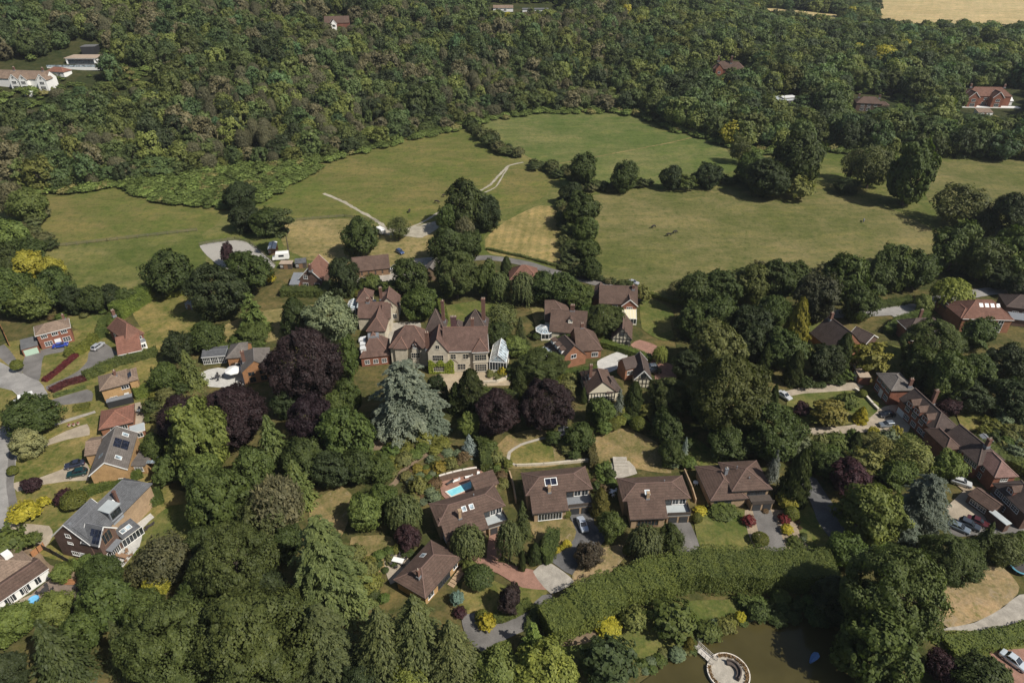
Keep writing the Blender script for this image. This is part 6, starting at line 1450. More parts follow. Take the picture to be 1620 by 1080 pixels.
# ------------------------------------------------------------------ vehicles
TYRE = plain('tyre_rubber', (.02, .02, .02), .8, 0, .1); RIM = plain('alloy_rim', (.45, .45, .46), .35, .7, .1); CARG = glass_m('car_glass', (.018, .022, .028)); LAMP = plain('lamp_glass', (.7, .7, .68), .15, 0, .05); REDL = plain('rear_lamp', (.35, .02, .02), .25, 0, .05)
def loft(secs, mat_of=None):
    """secs: list of rings (same count) of (x,y,z)"""
    mb = MB(); n = len(secs[0])
    for a, b in zip(secs, secs[1:]):
        for k in range(n): k2 = (k + 1) % n; mb.poly([a[k], a[k2], b[k2], b[k]])
    mb.poly(secs[0][::-1]); mb.poly(secs[-1]); return mb
def car_body(kind):
    Lh = 2.2; est = kind in ('estate', 'suv'); hgt = {'suv': 1.7, 'estate': 1.48, 'saloon': 1.45, 'hatch': 1.5, 'sport': 1.3}.get(kind, 1.46)
    def ring(x, w, z0, zs, zt, tw): return [(x, -w * .9, z0), (x, w * .9, z0), (x, w, z0 + .2), (x, w, zs - .1), (x, tw, zt), (x, -tw, zt), (x, -w, zs - .1), (x, -w, z0 + .2)]
    sh = hgt * .62
    secs = [ring(-Lh, .72, .38, .62, .66, .6), ring(-Lh + .12, .86, .24, sh - .12, sh - .06, .74), ring(-1.3, .9, .2, sh - .02, sh + .02, .78), ring(-.7, .91, .2, sh, sh + .06, .8), ring(.9, .91, .2, sh, sh + .06, .8), ring(1.75, .88, .2, sh, sh + .03, .76), ring(Lh - .1, .84, .26, sh - .08, sh - .02, .72), ring(Lh, .74, .4, .66, .7, .62)]
    body = loft(secs)
    def cring(x, w, z): return [(x, -w, sh), (x, w, sh), (x, w * .84, z), (x, -w * .84, z)]
    xr = 1.95 if est else 1.35
    glass = loft([cring(-1.0, .74, sh + .06), cring(-.25, .8, hgt - .05), cring(.9 if not est else 1.4, .8, hgt - .05), cring(xr, .74, sh + .07)])
    rf = MB(); r0, r1 = -.22, (.92 if not est else 1.5); w = .69
    rf.hexa([(r0, -w, hgt - .055), (r1, -w, hgt - .055), (r1, w, hgt - .055), (r0, w, hgt - .055)], [(r0 + .06, -w + .06, hgt), (r1 - .05, -w + .06, hgt), (r1 - .05, w - .06, hgt), (r0 + .06, w - .06, hgt)])
    for s in (-1, 1):
        rf.bar((-1.02, s * .72, sh + .05), (-.22, s * .66, hgt - .03), .07); rf.bar((.35, s * .75, sh + .03), (.32, s * .67, hgt - .03), .07); rf.bar((xr, s * .71, sh + .05), (r1, s * .66, hgt - .03), .09)
    return body, glass, rf
_cm = {}
def car(px, py, deg, color, label, kind='hatch', scale=1.0, group=None, name='parked_car'):
    p = G(px, py); e = link(name, None, None, (p.x, p.y, p.z + .26)); e.rotation_euler = (0, 0, R(deg)); e.scale = (scale,) * 3; tag(e, label, 'car', group)
    if kind not in _cm: _cm[kind] = car_body(kind)
    b, g, rf = _cm[kind]; m = M('car_paint_%s' % label[:24], lambda k: paint_m('car_paint', color))
    bo = link('body', b.mesh('body', m, True), e); md = bo.modifiers.new('bevel', 'BEVEL'); md.width = .05; md.segments = 2
    link('window', g.mesh('window', CARG), e); link('roof', rf.mesh('roof', m), e)
    for x in (-1.35, 1.35):
        for y in (-.84, .84):
            wb = MB(); A = [2 * math.pi * k / 14 for k in range(14)]; r = .33
            wb.hexa([(x + r * math.cos(a), y - .1, .33 + r * math.sin(a)) for a in A], [(x + r * math.cos(a), y + .1, .33 + r * math.sin(a)) for a in A])
            wo = link('wheel', wb.mesh('wheel', TYRE), e); rb = MB(); r = .21
            rb.hexa([(x + r * math.cos(a), y - .112, .33 + r * math.sin(a)) for a in A], [(x + r * math.cos(a), y + .112, .33 + r * math.sin(a)) for a in A]); link('rim', rb.mesh('rim', RIM), wo)
    for y in (-.6, .6):
        hb = MB(); hb.box(-2.19, -2.06, y - .17, y + .17, .58, .74); link('headlight', hb.mesh('headlight', LAMP), e); tb = MB(); tb.box(2.06, 2.19, y - .15, y + .15, .66, .8); link('tail_light', tb.mesh('tail_light', REDL), e)
    return e
car(97, 549, 200, (.02, .06, .38), 'bright blue car before the white door of the red brick house', 'sport')
car(156, 551, 255, (.46, .47, .49), 'silver car on the drive of the steep red tiled house', 'estate')
car(120, 738, 24, (.03, .035, .06), 'dark blue car with red tail lights on the beige drive of the gabled house', 'hatch')
car(124, 752, 20, (.008, .045, .045), 'dark green car beside the dark blue one on the beige drive', 'suv')
car(921, 833, 103, (.42, .46, .52), 'silver blue car on the asphalt drive by the dark garages', 'hatch')
car(1240, 629, 120, (.62, .63, .64), 'white car half hidden under the dark clipped cypress', 'hatch')
car(1402, 659, 10, (.012, .012, .014), 'black car in the shade before the long house garage', 'saloon')
car(1402, 675, 5, (.16, .18, .20), 'grey estate car on the beige drive before the long house', 'estate')
car(1029, 584, 8, (.10, .12, .15), 'dark grey car next to the timbered gable', 'estate'); car(1034, 590, 0, (.008, .008, .009), 'black car in front of the dark grey one by the timbered gable', 'saloon')
car(1519, 767, 150, (.66, .67, .66), 'white car beside the yellow flowers at the right edge houses', 'suv')
car(1515, 838, 140, (.18, .22, .26), 'grey blue car nearest to the right blue cedar', 'estate'); car(1531, 834, 140, (.05, .06, .075), 'dark slate car in the middle of the three parked at the right', 'suv'); car(1545, 829, 140, (.09, .018, .02), 'dark red car farthest right of the three parked together', 'hatch')
car(1601, 1049, 124, (.58, .63, .66), 'pale silver car on the red brick parking in the lower right corner', 'hatch', 1.04)
car(625, 427, 30, (.68, .68, .67), 'white car between the long barn and the round tree', 'suv'); car(633, 401, 130, (.05, .09, .22), 'dark blue car on the dry paddock above the long barn', 'estate')
car(586, 452, 15, (.03, .032, .05), 'dark car in the yard behind the cottage', 'hatch'); car(579, 541, 10, (.62, .62, .6), 'white car between the lodge and the white fronted cottage wing', 'suv')
car(1001, 450, 150, (.45, .46, .48), 'silver car on the lane by the gabled brick house', 'hatch')
def box_vehicle(px, py, deg, L, W, H, label, name, cat, cab=True):
    p = G(px, py); e = link(name, None, None, (p.x, p.y, .26)); e.rotation_euler = (0, 0, R(deg)); tag(e, label, cat)
    def ring(x, w, z0, z1): return [(x, -w * .96, z0), (x, w * .96, z0), (x, w, z0 + .2), (x, w * .97, z1 - .2), (x, w * .85, z1), (x, -w * .85, z1), (x, -w * .97, z1 - .2), (x, -w, z0 + .2)]
    w = W / 2; h0 = .45
    if cab: secs = [ring(-L / 2, w * .85, .45, 1.0), ring(-L / 2 + .15, w, .35, 1.2), ring(-L / 2 + .8, w, .35, 1.45), ring(-L / 2 + 1.5, w, .35, H), ring(L / 2 - .1, w, .35, H), ring(L / 2, w * .96, .4, H - .1)]
    else: secs = [ring(-L / 2, w * .9, .6, H - .5), ring(-L / 2 + .4, w, .45, H), ring(L / 2 - .4, w, .45, H), ring(L / 2, w * .9, .6, H - .4)]
    b = loft(secs).mesh('body', WHITE); link('body', b, e)
    g = MB()
    if cab: g.hexa([(-L / 2 + .84, -w * .82, 1.47), (-L / 2 + .80, w * .82, 1.47), (-L / 2 + 1.4, w * .75, H - .16), (-L / 2 + 1.4, -w * .75, H - .16)], [(-L / 2 + .82, -w * .82, 1.5), (-L / 2 + .78, w * .82, 1.5), (-L / 2 + 1.37, w * .75, H - .1), (-L / 2 + 1.37, -w * .75, H - .1)])
    for s in (-1, 1): g.box(-L * .1, L * .22, s * w * 1.0 - .02, s * w * 1.0 + .02, H * .5, H * .76)
    link('window', g.mesh('window', CARG), e)
    for x in ((-L * .32, L * .3) if cab else (0.,)):
        for s in (-1, 1):
            wb = MB(); A = [2 * math.pi * k / 12 for k in range(12)]; wb.hexa([(x + .33 * math.cos(a), s * w * .9 - .1, .33 + .33 * math.sin(a)) for a in A], [(x + .33 * math.cos(a), s * w * .9 + .12, .33 + .33 * math.sin(a)) for a in A]); link('wheel', wb.mesh('wheel', TYRE), e)
    if not cab: t = MB(); t.bar((-L / 2 - 1.1, 0, .5), (-L / 2, 0, .5), .1); link('tow_bar', t.mesh('tow_bar', LEADM), e)
box_vehicle(603, 370, 130, 4.6, 2.2, 2.5, 'white caravan at the end of the chalk track beside the lone round tree', 'caravan', 'caravan', False)
box_vehicle(445, 411, 12, 6.2, 2.4, 3.0, 'white horse lorry under the tall pine by the stables', 'horse_lorry', 'lorry')
box_vehicle(40, 637, 35, 5.0, 2.0, 2.3, 'white van parked behind the grey green tree on the close', 'white_van', 'van')
# ------------------------------------------------------------------ swimming pool and its wall
def pool():
    c = [PZ(*q, .35) for q in ((703.5, 777.5), (746, 760), (755.5, 768), (713, 786))]; o = sum(c, Vector()) / 4; o.z = 0
    e = link('swimming_pool', None, None, o); tag(e, 'rectangular turquoise swimming pool with pale coping beside the brown roof', 'pool')
    mb = MB(); inn = [o + (p - o) * .90 for p in c]
    for k in range(4):
        a, b = c[k], c[(k + 1) % 4]; a2, b2 = inn[k], inn[(k + 1) % 4]; L = [Vector(q) - o for q in (a, b, b2, a2)]
        mb.hexa([(q.x, q.y, 0) for q in L], [(q.x, q.y, .44) for q in L])
    link('coping', mb.mesh('coping', mplain('pool_coping', (.66, .60, .52), .7)), e)
    m, nt, bs = newmat('pool_water'); bs.inputs['Roughness'].default_value = .05; v = coords(nt); f = noise(nt, v, .9, 3); nt.links.new(ramp(nt, f, [(.35, (.20, .56, .64)), (.65, (.30, .68, .74))]), bs.inputs['Base Color']); bumpit(nt, bs, noise(nt, v, 3, 3), .1, .05)
    w = MB(); w.hexa([(p.x - o.x, p.y - o.y, .05) for p in inn], [(p.x - o.x, p.y - o.y, .36) for p in inn]); link('water', w.mesh('water', m), e)
pool()
def wall_line(pts, h, w, label, mat, name='garden_wall', cap=None, posts=None, cat='wall', z=0.):
    P = [G(*p) for p in pts]; o = sum(P, Vector()) / len(P); o.z = P[0].z + .2
    e = link(name, None, None, o); tag(e, label, cat); mb = MB(); cb = MB(); pb = []
    for a, b in zip(P, P[1:]):
        d = (b - a).normalized(); s = Vector((-d.y, d.x, 0)) * w / 2; a2, b2 = a - o - d * w * .3, b - o + d * w * .3; a2.z = a.z - o.z + .18; b2.z = b.z - o.z + .18
        B = [a2 - s, b2 - s, b2 + s, a2 + s]; mb.hexa([q - Vector((0, 0, .3)) for q in B], [q + Vector((0, 0, h)) for q in B])
        s2 = s * 1.5; B = [a2 - s2, b2 - s2, b2 + s2, a2 + s2]; cb.hexa([q + Vector((0, 0, h)) for q in B], [q + Vector((0, 0, h + .12)) for q in B])
        if posts:
            n = max(1, int((b - a).length / posts))
            for k in range(n): q = a2.lerp(b2, k / n); pb.append(q)
    link('wall_body', mb.mesh('wall_body', mat), e)
    if cap: link('coping', cb.mesh('coping', cap), e)
    if posts:
        for q in pb[:90]: m = MB(); m.box(-.07, .07, -.07, .07, -.3, h + .06); po = link('post', m.mesh('post', WOODB), e, q)
    return e
wall_line([(696, 763), (706, 760), (717, 757), (732, 753.5), (754, 750)], 2.0, .3, 'curved brown retaining wall with white coping behind the swimming pool', mplain('stained_boards', (.13, .085, .06), .8, 0, .3), cap=mplain('pool_coping', (.66, .60, .52), .7), posts=1.2, name='retaining_wall')
wall_line([(766, 607), (785, 606), (800, 601), (806, 594)], .8, .5, 'low curved grey stone wall along the manor gravel', WALLS['stone'])
wall_line([(1352, 618), (1368, 628), (1380, 642), (1388, 650)], .7, .4, 'low pale stone wall beside the brick villa path', WALLS['stone'], cap=STONEF)
wall_line([(806, 752), (812, 772), (816, 796)], 1.4, .3, 'brown brick wall left of the house with blue roof panels', WALLS['buff'])
wall_line([(1082, 748), (1094, 776), (1100, 796)], 1.2, .25, 'straight brick wall between the third and fourth lane houses', WALLS['buff'])
wall_line([(818, 738), (860, 737), (932, 730)], .7, .3, 'low pale wall under the curved garden path', WALLS['stone'])
def fence(pts, h, label, gap=1.9, kind='panel', mat=None, cat='fence'):
    P = [G(*p) for p in pts]; o = P[0].copy(); e = link('panel_fence' if kind == 'panel' else 'rail_fence', None, None, o); tag(e, label, cat); mat = mat or WOODB; mb = MB(); npost = 0
    for a, b in zip(P, P[1:]):
        L = (b - a).length; n = max(1, int(L / gap)); d = (b - a) / n
        for k in range(n + 1):
            q = a + d * k - o
            if npost < 95: m = MB(); m.box(-.06, .06, -.06, .06, -.1, h + .35); link('post', m.mesh('post', mat), e, q); npost += 1
        for k in range(n):
            p0, p1 = a + d * k - o, a + d * (k + 1) - o
            if kind == 'panel': u = Vector((0, 0, h / 2 + .2)); mb.bar(p0 + u, p1 + u, .05, h)
            else:
                for z in (.5, .9, 1.25): u = Vector((0, 0, z + .1)); mb.bar(p0 + u, p1 + u, .05, .12)
    link('panel' if kind == 'panel' else 'rails', mb.mesh('panel', mat), e); return e
ORW = plain('orange_fence_wood', (.36, .17, .075), .8, 0, .2)
fence([(0, 514), (8, 530), (16, 548)], 1.7, 'orange brown panel fence left of the red brick house', mat=ORW); fence([(53, 882), (62, 875), (72, 867)], 1.6, 'short orange board fence beside the slate house gable', mat=ORW)
fence([(57, 864), (84, 877), (113, 893)], 1.5, 'dark panel fence running past the slate house gable', mat=mplain('dark_fence_wood', (.05, .045, .04), .8))
fence([(74, 393), (170, 382), (312, 366)], 1.2, 'thin rail fence crossing the upper left pasture', 3.4, 'rail', mat=mplain('grey_fence_wood', (.14, .12, .09), .8)); fence([(316, 389), (372, 380), (396, 386), (436, 420)], 1.2, 'rail fence around the far sides of the riding arena', 2.6, 'rail', mat=mplain('grey_fence_wood', (.14, .12, .09), .8))
fence([(470, 350), (545, 344), (600, 352)], 1.2, 'rail fence between the dry paddock and the streaky meadow', 3.2, 'rail', mat=mplain('grey_fence_wood', (.14, .12, .09), .8))
fence([(560, 1042), (540, 1060), (560, 1078)], 1.7, 'brown panel fence at the bottom edge left of the spruces')
fence([(940, 742), (936, 715), (930, 695)], 1.7, 'brown fence beside the parched square lawn')
# ------------------------------------------------------------------ garden furniture
DKW = plain('dark_rattan', (.045, .04, .04), .8, 0, .2); TEAK = plain('teak', (.28, .17, .10), .75, 0, .2)
def table(px, py, label, mat, r=.9, rect=None, z=.3, name='garden_table'):
    p = PZ(px, py, z); e = link(name, None, None, p); tag(e, label, 'table'); e.rotation_euler = (0, 0, random.uniform(-.5, .5)); mb = MB()
    if rect: mb.box(-rect[0] / 2, rect[0] / 2, -rect[1] / 2, rect[1] / 2, .7, .76); sp = (rect[0] * .42, rect[1] * .4)
    else: mb.cyl((0, 0), r, .7, .76, 18); sp = (r * .55, r * .55)
    link('tabletop', mb.mesh('tabletop', mat), e)
    for x in (-1, 1):
        for y in (-1, 1): l = MB(); l.box(sp[0] * x - .05, sp[0] * x + .05, sp[1] * y - .05, sp[1] * y + .05, 0, .7); link('leg', l.mesh('leg', mat), e)
def chair(pos, rz, label, mat, group):
    e = link('garden_chair', None, None, pos); e.rotation_euler = (0, 0, rz); tag(e, label, 'chair', group)
    s = MB(); s.box(-.28, .28, -.28, .28, .4, .48); link('seat', s.mesh('seat', mat), e); b = MB(); b.hexa([(-.28, .24, .48), (.28, .24, .48), (.28, .3, .48), (-.28, .3, .48)], [(-.28, .34, 1.0), (.28, .34, 1.0), (.28, .4, 1.0), (-.28, .4, 1.0)]); link('backrest', b.mesh('backrest', mat), e)
    for x in (-.24, .24):
        for y in (-.24, .24): l = MB(); l.box(x - .03, x + .03, y - .03, y + .03, 0, .4); link('leg', l.mesh('leg', mat), e)
def chairs(px, py, n, rad, label, mat, z=.3):
    c = PZ(px, py, z)
    for k in range(n): a = 2 * math.pi * k / n + .4; chair((c.x + rad * math.cos(a), c.y + rad * math.sin(a), z), a - math.pi / 2, label, mat, label)
def lounger(px, py, deg, label, mat, group=None, z=.34):
    e = link('sun_lounger', None, None, PZ(px, py, z)); e.rotation_euler = (0, 0, R(deg)); tag(e, label, 'sun lounger', group)
    m = MB(); m.box(-.95, .4, -.32, .32, .28, .38); link('seat', m.mesh('seat', mat), e); b = MB(); b.hexa([(.4, -.32, .28), (1.0, -.32, .62), (1.0, .32, .62), (.4, .32, .28)], [(.4, -.32, .38), (.97, -.32, .72), (.97, .32, .72), (.4, .32, .38)]); link('backrest', b.mesh('backrest', mat), e)
    for x in (-.8, .6):
        for y in (-.26, .26): l = MB(); l.box(x - .03, x + .03, y - .03, y + .03, 0, .29); link('leg', l.mesh('leg', mat), e)
lounger(722, 761, 25, 'white sun lounger at the middle of the pool wall', WHITE); lounger(742, 755, 15, 'white sun lounger at the right end of the pool wall', WHITE); lounger(712, 764, 40, 'dark sun lounger left of the white one by the pool wall', DKW); lounger(756, 753, 80, 'white upright lounger in the corner right of the pool', WHITE)
table(630, 889, 'white patio table beside the lowest bungalow', WHITE, rect=(2.4, 1.2)); chairs(630, 889, 6, 1.5, 'dark chair around the white patio table of the lowest bungalow', DKW)
table(197, 882, 'brown garden table on the pale slate house terrace', TEAK, rect=(1.9, 1.0)); chairs(197, 882, 5, 1.35, 'brown chair around the table on the slate house terrace', TEAK)
lounger(238, 832, 40, 'black lounger at the far end of the slate house terrace', DKW); lounger(228, 840, 40, 'black lounger by the glazed doors of the slate house extension', DKW)
table(221, 652, 'round grey table on the patio right of the red bungalow', LEADM, .6); chairs(221, 652, 4, 1.1, 'dark chair on the patio right of the red bungalow', DKW)
table(73, 936, 'dark round table on the wooden deck', DKW, .7); chairs(73, 936, 4, 1.1, 'dark chair around the round table on the wooden deck', DKW)
table(966, 780, 'white table on the patio left of the third lane house', WHITE, .7, z=.25); chairs(966, 780, 4, 1.1, 'white chair on the patio left of the third lane house', WHITE, .25)
table(345, 598, 'dark sofa table on the pale chalet terrace', DKW, rect=(1.6, .8)); chairs(345, 598, 4, 1.3, 'dark seat on the pale chalet terrace', DKW)
table(1100, 766, 'white round table beside the wall of the fourth lane house', WHITE, .6, z=.2)
def parasol(px, py, R_, h, label, mat, cat='parasol'):
    p = PZ(px, py, .3); e = link('parasol', None, None, p); tag(e, label, cat); c = MB(); n = 8; A = [2 * math.pi * k / n for k in range(n)]
    for k in range(n): a, b = A[k], A[(k + 1) % n]; c.poly([(R_ * math.cos(a), R_ * math.sin(a), h), (R_ * math.cos(b), R_ * math.sin(b), h), (0, 0, h + .8)]); c.poly([(R_ * math.cos(b), R_ * math.sin(b), h - .2), (R_ * math.cos(b), R_ * math.sin(b), h), (R_ * math.cos(a), R_ * math.sin(a), h), (R_ * math.cos(a), R_ * math.sin(a), h - .2)])
    link('canopy', c.mesh('canopy', mat), e); q = MB(); q.cyl((0, 0), .05, 0, h + .75, 8); link('pole', q.mesh('pole', LEADM), e)
parasol(372, 596, 2.4, 2.5, 'white octagonal parasol on the pale chalet terrace', WHITE)
def simple(name, label, cat, px, py, mb, mat, z=.3, rz=0., group=None):
    o = link(name, mb.mesh(name, mat), None, PZ(px, py, z)); o.rotation_euler = (0, 0, rz); tag(o, label, cat, group); return o
m = MB(); m.cyl((0, 0), .95, 0, .4, 18); m.cyl((0, 0), .85, .4, .42, 18, 1); simple('paddling_pool', 'small round blue paddling pool before the white annexe', 'paddling pool', 54, 949, m, [mplain('blue_vinyl', (.10, .35, .62), .4), mplain('blue_water', (.18, .50, .78), .1)], .36)
m = MB(); m.box(-.8, .8, -.4, .4, .15, .9); m.box(-.7, .7, -.35, .35, .9, 1.15); m.box(-.7, -.6, -.3, .3, 0, .15); m.box(.6, .7, -.3, .3, 0, .15); simple('barbecue', 'black covered barbecue at the corner of the wooden deck', 'barbecue', 125, 931, m, DKW)
m = MB(); 
for k in range(4): m.box(-1.0, 1.0, -.5 + k * .27, -.3 + k * .27, .1 * k, .1 * k + .15)
simple('timber_steps', 'stack of bright orange boards on the wooden deck edge', 'boards', 112, 921, m, ORW)
for k, (x, y) in enumerate(((110, 674), (117, 673), (124, 671))): m = MB(); m.cyl((0, 0), .3, 0, .55, 12, 0, .42); m.cyl((0, 0), .36, .55, .8, 10, 1, .1); simple('flower_pot', 'terracotta pot in the row at the edge of the bungalow drive', 'flower pot', x, y, m, [POT, mplain('pot_soil_plant', (.14, .03, .03), .9)], .28, group='terracotta pots by the bungalow drive')
st = MB()
for k in range(5): st.box(-1.7, 1.7, k * 1.0, k * 1.0 + 1.02, -.1, .12 + .14 * k)
simple('garden_steps', 'broad pale stone garden steps above the third lane house', 'steps', 984, 748, st, MG['stone'], .28)
# trampoline
def trampoline():
    p = G(1612, 902); e = link('trampoline', None, None, (p.x, p.y, .3)); tag(e, 'round trampoline with blue pad above the sandy lawn', 'trampoline'); n = 20; A = [2 * math.pi * k / n for k in range(n)]
    m = MB()
    for k in range(n):
        a, b = A[k], A[(k + 1) % n]; q = [(r * math.cos(t), r * math.sin(t)) for r, t in ((1.55, a), (1.95, a), (1.95, b), (1.55, b))]; m.hexa([(x, y, .72) for x, y in q], [(x, y, .8) for x, y in q])
    link('pad', m.mesh('pad', mplain('blue_pad', (.08, .24, .32), .6)), e); d = MB(); d.cyl((0, 0), 1.56, .70, .73, n); link('mat', d.mesh('mat', DKW), e)
    for k in range(6): t = A[k * 3]; l = MB(); l.cyl((1.8 * math.cos(t), 1.8 * math.sin(t)), .04, 0, .72, 6); link('leg', l.mesh('leg', LEADM), e)
trampoline()
# ------------------------------------------------------------------ pond island with footbridge
def island():
    c = PZ(1152, 1064, .6); e = link('pond_terrace', None, None, (c.x, c.y, .3)); tag(e, 'round stone terrace standing in the pond with planted rim', 'terrace'); r0 = 3.7
    d = MB(); d.cyl((0, 0), r0, -.2, .45, 40); link('deck', d.mesh('deck', MG['stone']), e)
    m = MB(); n = 44
    for k in range(n):
        a, b = 2 * math.pi * k / n, 2 * math.pi * (k + 1) / n
        if 2.1 < a < 2.6: continue
        q = [(r * math.cos(t), r * math.sin(t)) for r, t in ((r0 - .16, a), (r0 + .02, a), (r0 + .02, b), (r0 - .16, b))]; m.hexa([(x, y, .45) for x, y in q], [(x, y, .72) for x, y in q])
    link('rim_wall', m.mesh('rim_wall', mplain('pool_coping', (.66, .60, .52), .7)), e)
    k = 700; a = rng.uniform(2.75, 8.2, k); r = rng.uniform(r0 - .75, r0 - .2, k); C = np.stack([r * np.cos(a), r * np.sin(a), .45 + rng.uniform(.05, .4, k)], 1); v, q = leaf_quads(C, rng.normal(0, .5, (k, 3)) + [0, 0, 1], .22 * rng.uniform(.6, 1.3, k)); po = link('planting', mesh_np('planting', v, q, mats=[LEAF]), e); po.color = (.13, .085, .05, 1)
    b = MB(); n = 16
    for k in range(n):
        a0, a1 = -.95 + 2.5 * k / n, -.95 + 2.5 * (k + 1) / n
        for r1, r2, z0, z1 in ((1.3, 1.85, .45, .95), (1.85, 2.1, .45, 1.4)):
            q = [(r * math.cos(t), r * math.sin(t)) for r, t in ((r1, a0), (r2, a0), (r2, a1), (r1, a1))]; b.hexa([(x, y, z0) for x, y in q], [(x, y, z1) for x, y in q])
    o = link('curved_bench', b.mesh('curved_bench', mplain('dark_bench_wood', (.085, .065, .055), .7)), None, (c.x + .1, c.y, .3)); tag(o, 'dark curved bench on the round pond terrace', 'bench')
    A, B = PZ(1101, 1022, .6), PZ(1131, 1049, .6); f = link('footbridge', None, None, (A + B) / 2); tag(f, 'pale narrow footbridge leading to the round pond terrace', 'bridge'); o2 = (A + B) / 2; a, b2 = A - o2, B - o2; m = MB(); m.bar(a, b2, 1.3, .16); link('deck', m.mesh('deck', mplain('bleached_boards', (.50, .46, .41), .8, 0, .2)), f); d = (b2 - a).normalized(); s = Vector((-d.y, d.x, 0)) * .62
    for sg in (-1, 1):
        rl = MB(); rl.bar(a + s * sg + Vector((0, 0, .95)), b2 + s * sg + Vector((0, 0, .95)), .07); rl.bar(a + s * sg + Vector((0, 0, .5)), b2 + s * sg + Vector((0, 0, .5)), .05)
        for k in range(6): q = a.lerp(b2, k / 5) + s * sg; rl.bar(q, q + Vector((0, 0, 1)), .07)
        link('handrail', rl.mesh('handrail', mplain('bleached_boards', (.50, .46, .41), .8, 0, .2)), f)
island()
def dinghy():
    sec = []
    for t in np.linspace(0, 1, 7): w = .62 * math.sin(math.pi * (.25 + .75 * (1 - t)) * .95) ** .7 if t < 1 else .03; x = -1.3 + 2.6 * t; sec.append([(x, -w, .55 + .15 * t), (x, -w * .7, .1 + .2 * t * t), (x, w * .7, .1 + .2 * t * t), (x, w, .55 + .15 * t), (x, w * .8, .5 + .15 * t), (x, 0, .3 + .3 * t), (x, -w * .8, .5 + .15 * t)])
    o = link('dinghy', loft(sec).mesh('dinghy', mplain('blue_hull', (.12, .22, .42), .4)), None, PZ(1287, 1042, .3)); o.rotation_euler = (0, 0, .7); tag(o, 'little blue dinghy in the shade at the right side of the pond', 'boat')
dinghy()
# ------------------------------------------------------------------ grazing animals
def animal(px, py, deg, label, color, name, cat, s=1.0, group=None):
    J = dict(hip=(.75, 0, 1.22), mid=(.1, 0, 1.18), sho=(-.6, 0, 1.24), neck=(-1.0, 0, 1.15), poll=(-1.3, 0, .75), nose=(-1.5, 0, .32), tail=(.98, 0, 1.1), tail2=(1.05, 0, .55))
    V = []; Rr = []; E = []; idx = {}
    def v(n, p, r): idx[n] = len(V); V.append(p); Rr.append(r)
    for n, r in (('hip', .30), ('mid', .36), ('sho', .31), ('neck', .19), ('poll', .14), ('nose', .08), ('tail', .05), ('tail2', .03)): v(n, J[n], r)
    for a, b in (('hip', 'mid'), ('mid', 'sho'), ('sho', 'neck'), ('neck', 'poll'), ('poll', 'nose'), ('hip', 'tail'), ('tail', 'tail2')): E.append((idx[a], idx[b]))
    for sd in (-.2, .2):
        v('f%g' % sd, (-.62, sd, .78), .12); v('k%g' % sd, (-.64, sd, .42), .07); v('h%g' % sd, (-.66, sd, .02), .06); E += [(idx['sho'], idx['f%g' % sd]), (idx['f%g' % sd], idx['k%g' % sd]), (idx['k%g' % sd], idx['h%g' % sd])]
        v('t%g' % sd, (.66, sd, .80), .15); v('o%g' % sd, (.88, sd, .46), .07); v('p%g' % sd, (.80, sd, .02), .06); E += [(idx['hip'], idx['t%g' % sd]), (idx['t%g' % sd], idx['o%g' % sd]), (idx['o%g' % sd], idx['p%g' % sd])]
        v('e%g' % sd, (-1.26, sd * .9, .92), .03); E.append((idx['poll'], idx['e%g' % sd]))
    me = bpy.data.meshes.new(name); me.from_pydata(V, E, []); o = link(name, me, None, G(px, py)); o.location.z += .06; me.materials.append(mplain('hide_%s' % label[:10], color, .75, 0, .3, 1.2))
    sk = o.modifiers.new('skin', 'SKIN'); d = me.skin_vertices[0].data
    for k, r in enumerate(Rr): d[k].radius = (r, r); d[k].use_root = (k == 0)
    ss = o.modifiers.new('sub', 'SUBSURF'); ss.levels = 2; ss.render_levels = 2; o.rotation_euler = (0, 0, R(deg)); o.scale = (s, s, s); tag(o, label, cat, group)
animal(1034, 361, 30, 'black grazing cow alone, left of the other two in the right meadow', (.015, .013, .012), 'grazing_cow', 'cow'); animal(1058, 374, 15, 'black grazing cow nearest in the right meadow', (.015, .013, .012), 'grazing_cow', 'cow', 1.05); animal(1067, 370, 200, 'black grazing cow close behind the nearest one', (.015, .013, .012), 'grazing_cow', 'cow')
animal(1366, 351, 60, 'dark and white cow far right in the right meadow', (.12, .12, .12), 'grazing_cow', 'cow')
animal(704, 312, 20, 'dark brown horse beside the chalk track near the mid field clump', (.03, .02, .014), 'grazing_horse', 'horse', 1.1); animal(691, 322, 160, 'dark horse below the other one left of the mid field clump', (.025, .018, .014), 'grazing_horse', 'horse', 1.1); animal(648, 336, 90, 'dark horse above the small light tree by the gravel yard', (.025, .018, .014), 'grazing_horse', 'horse', 1.1)
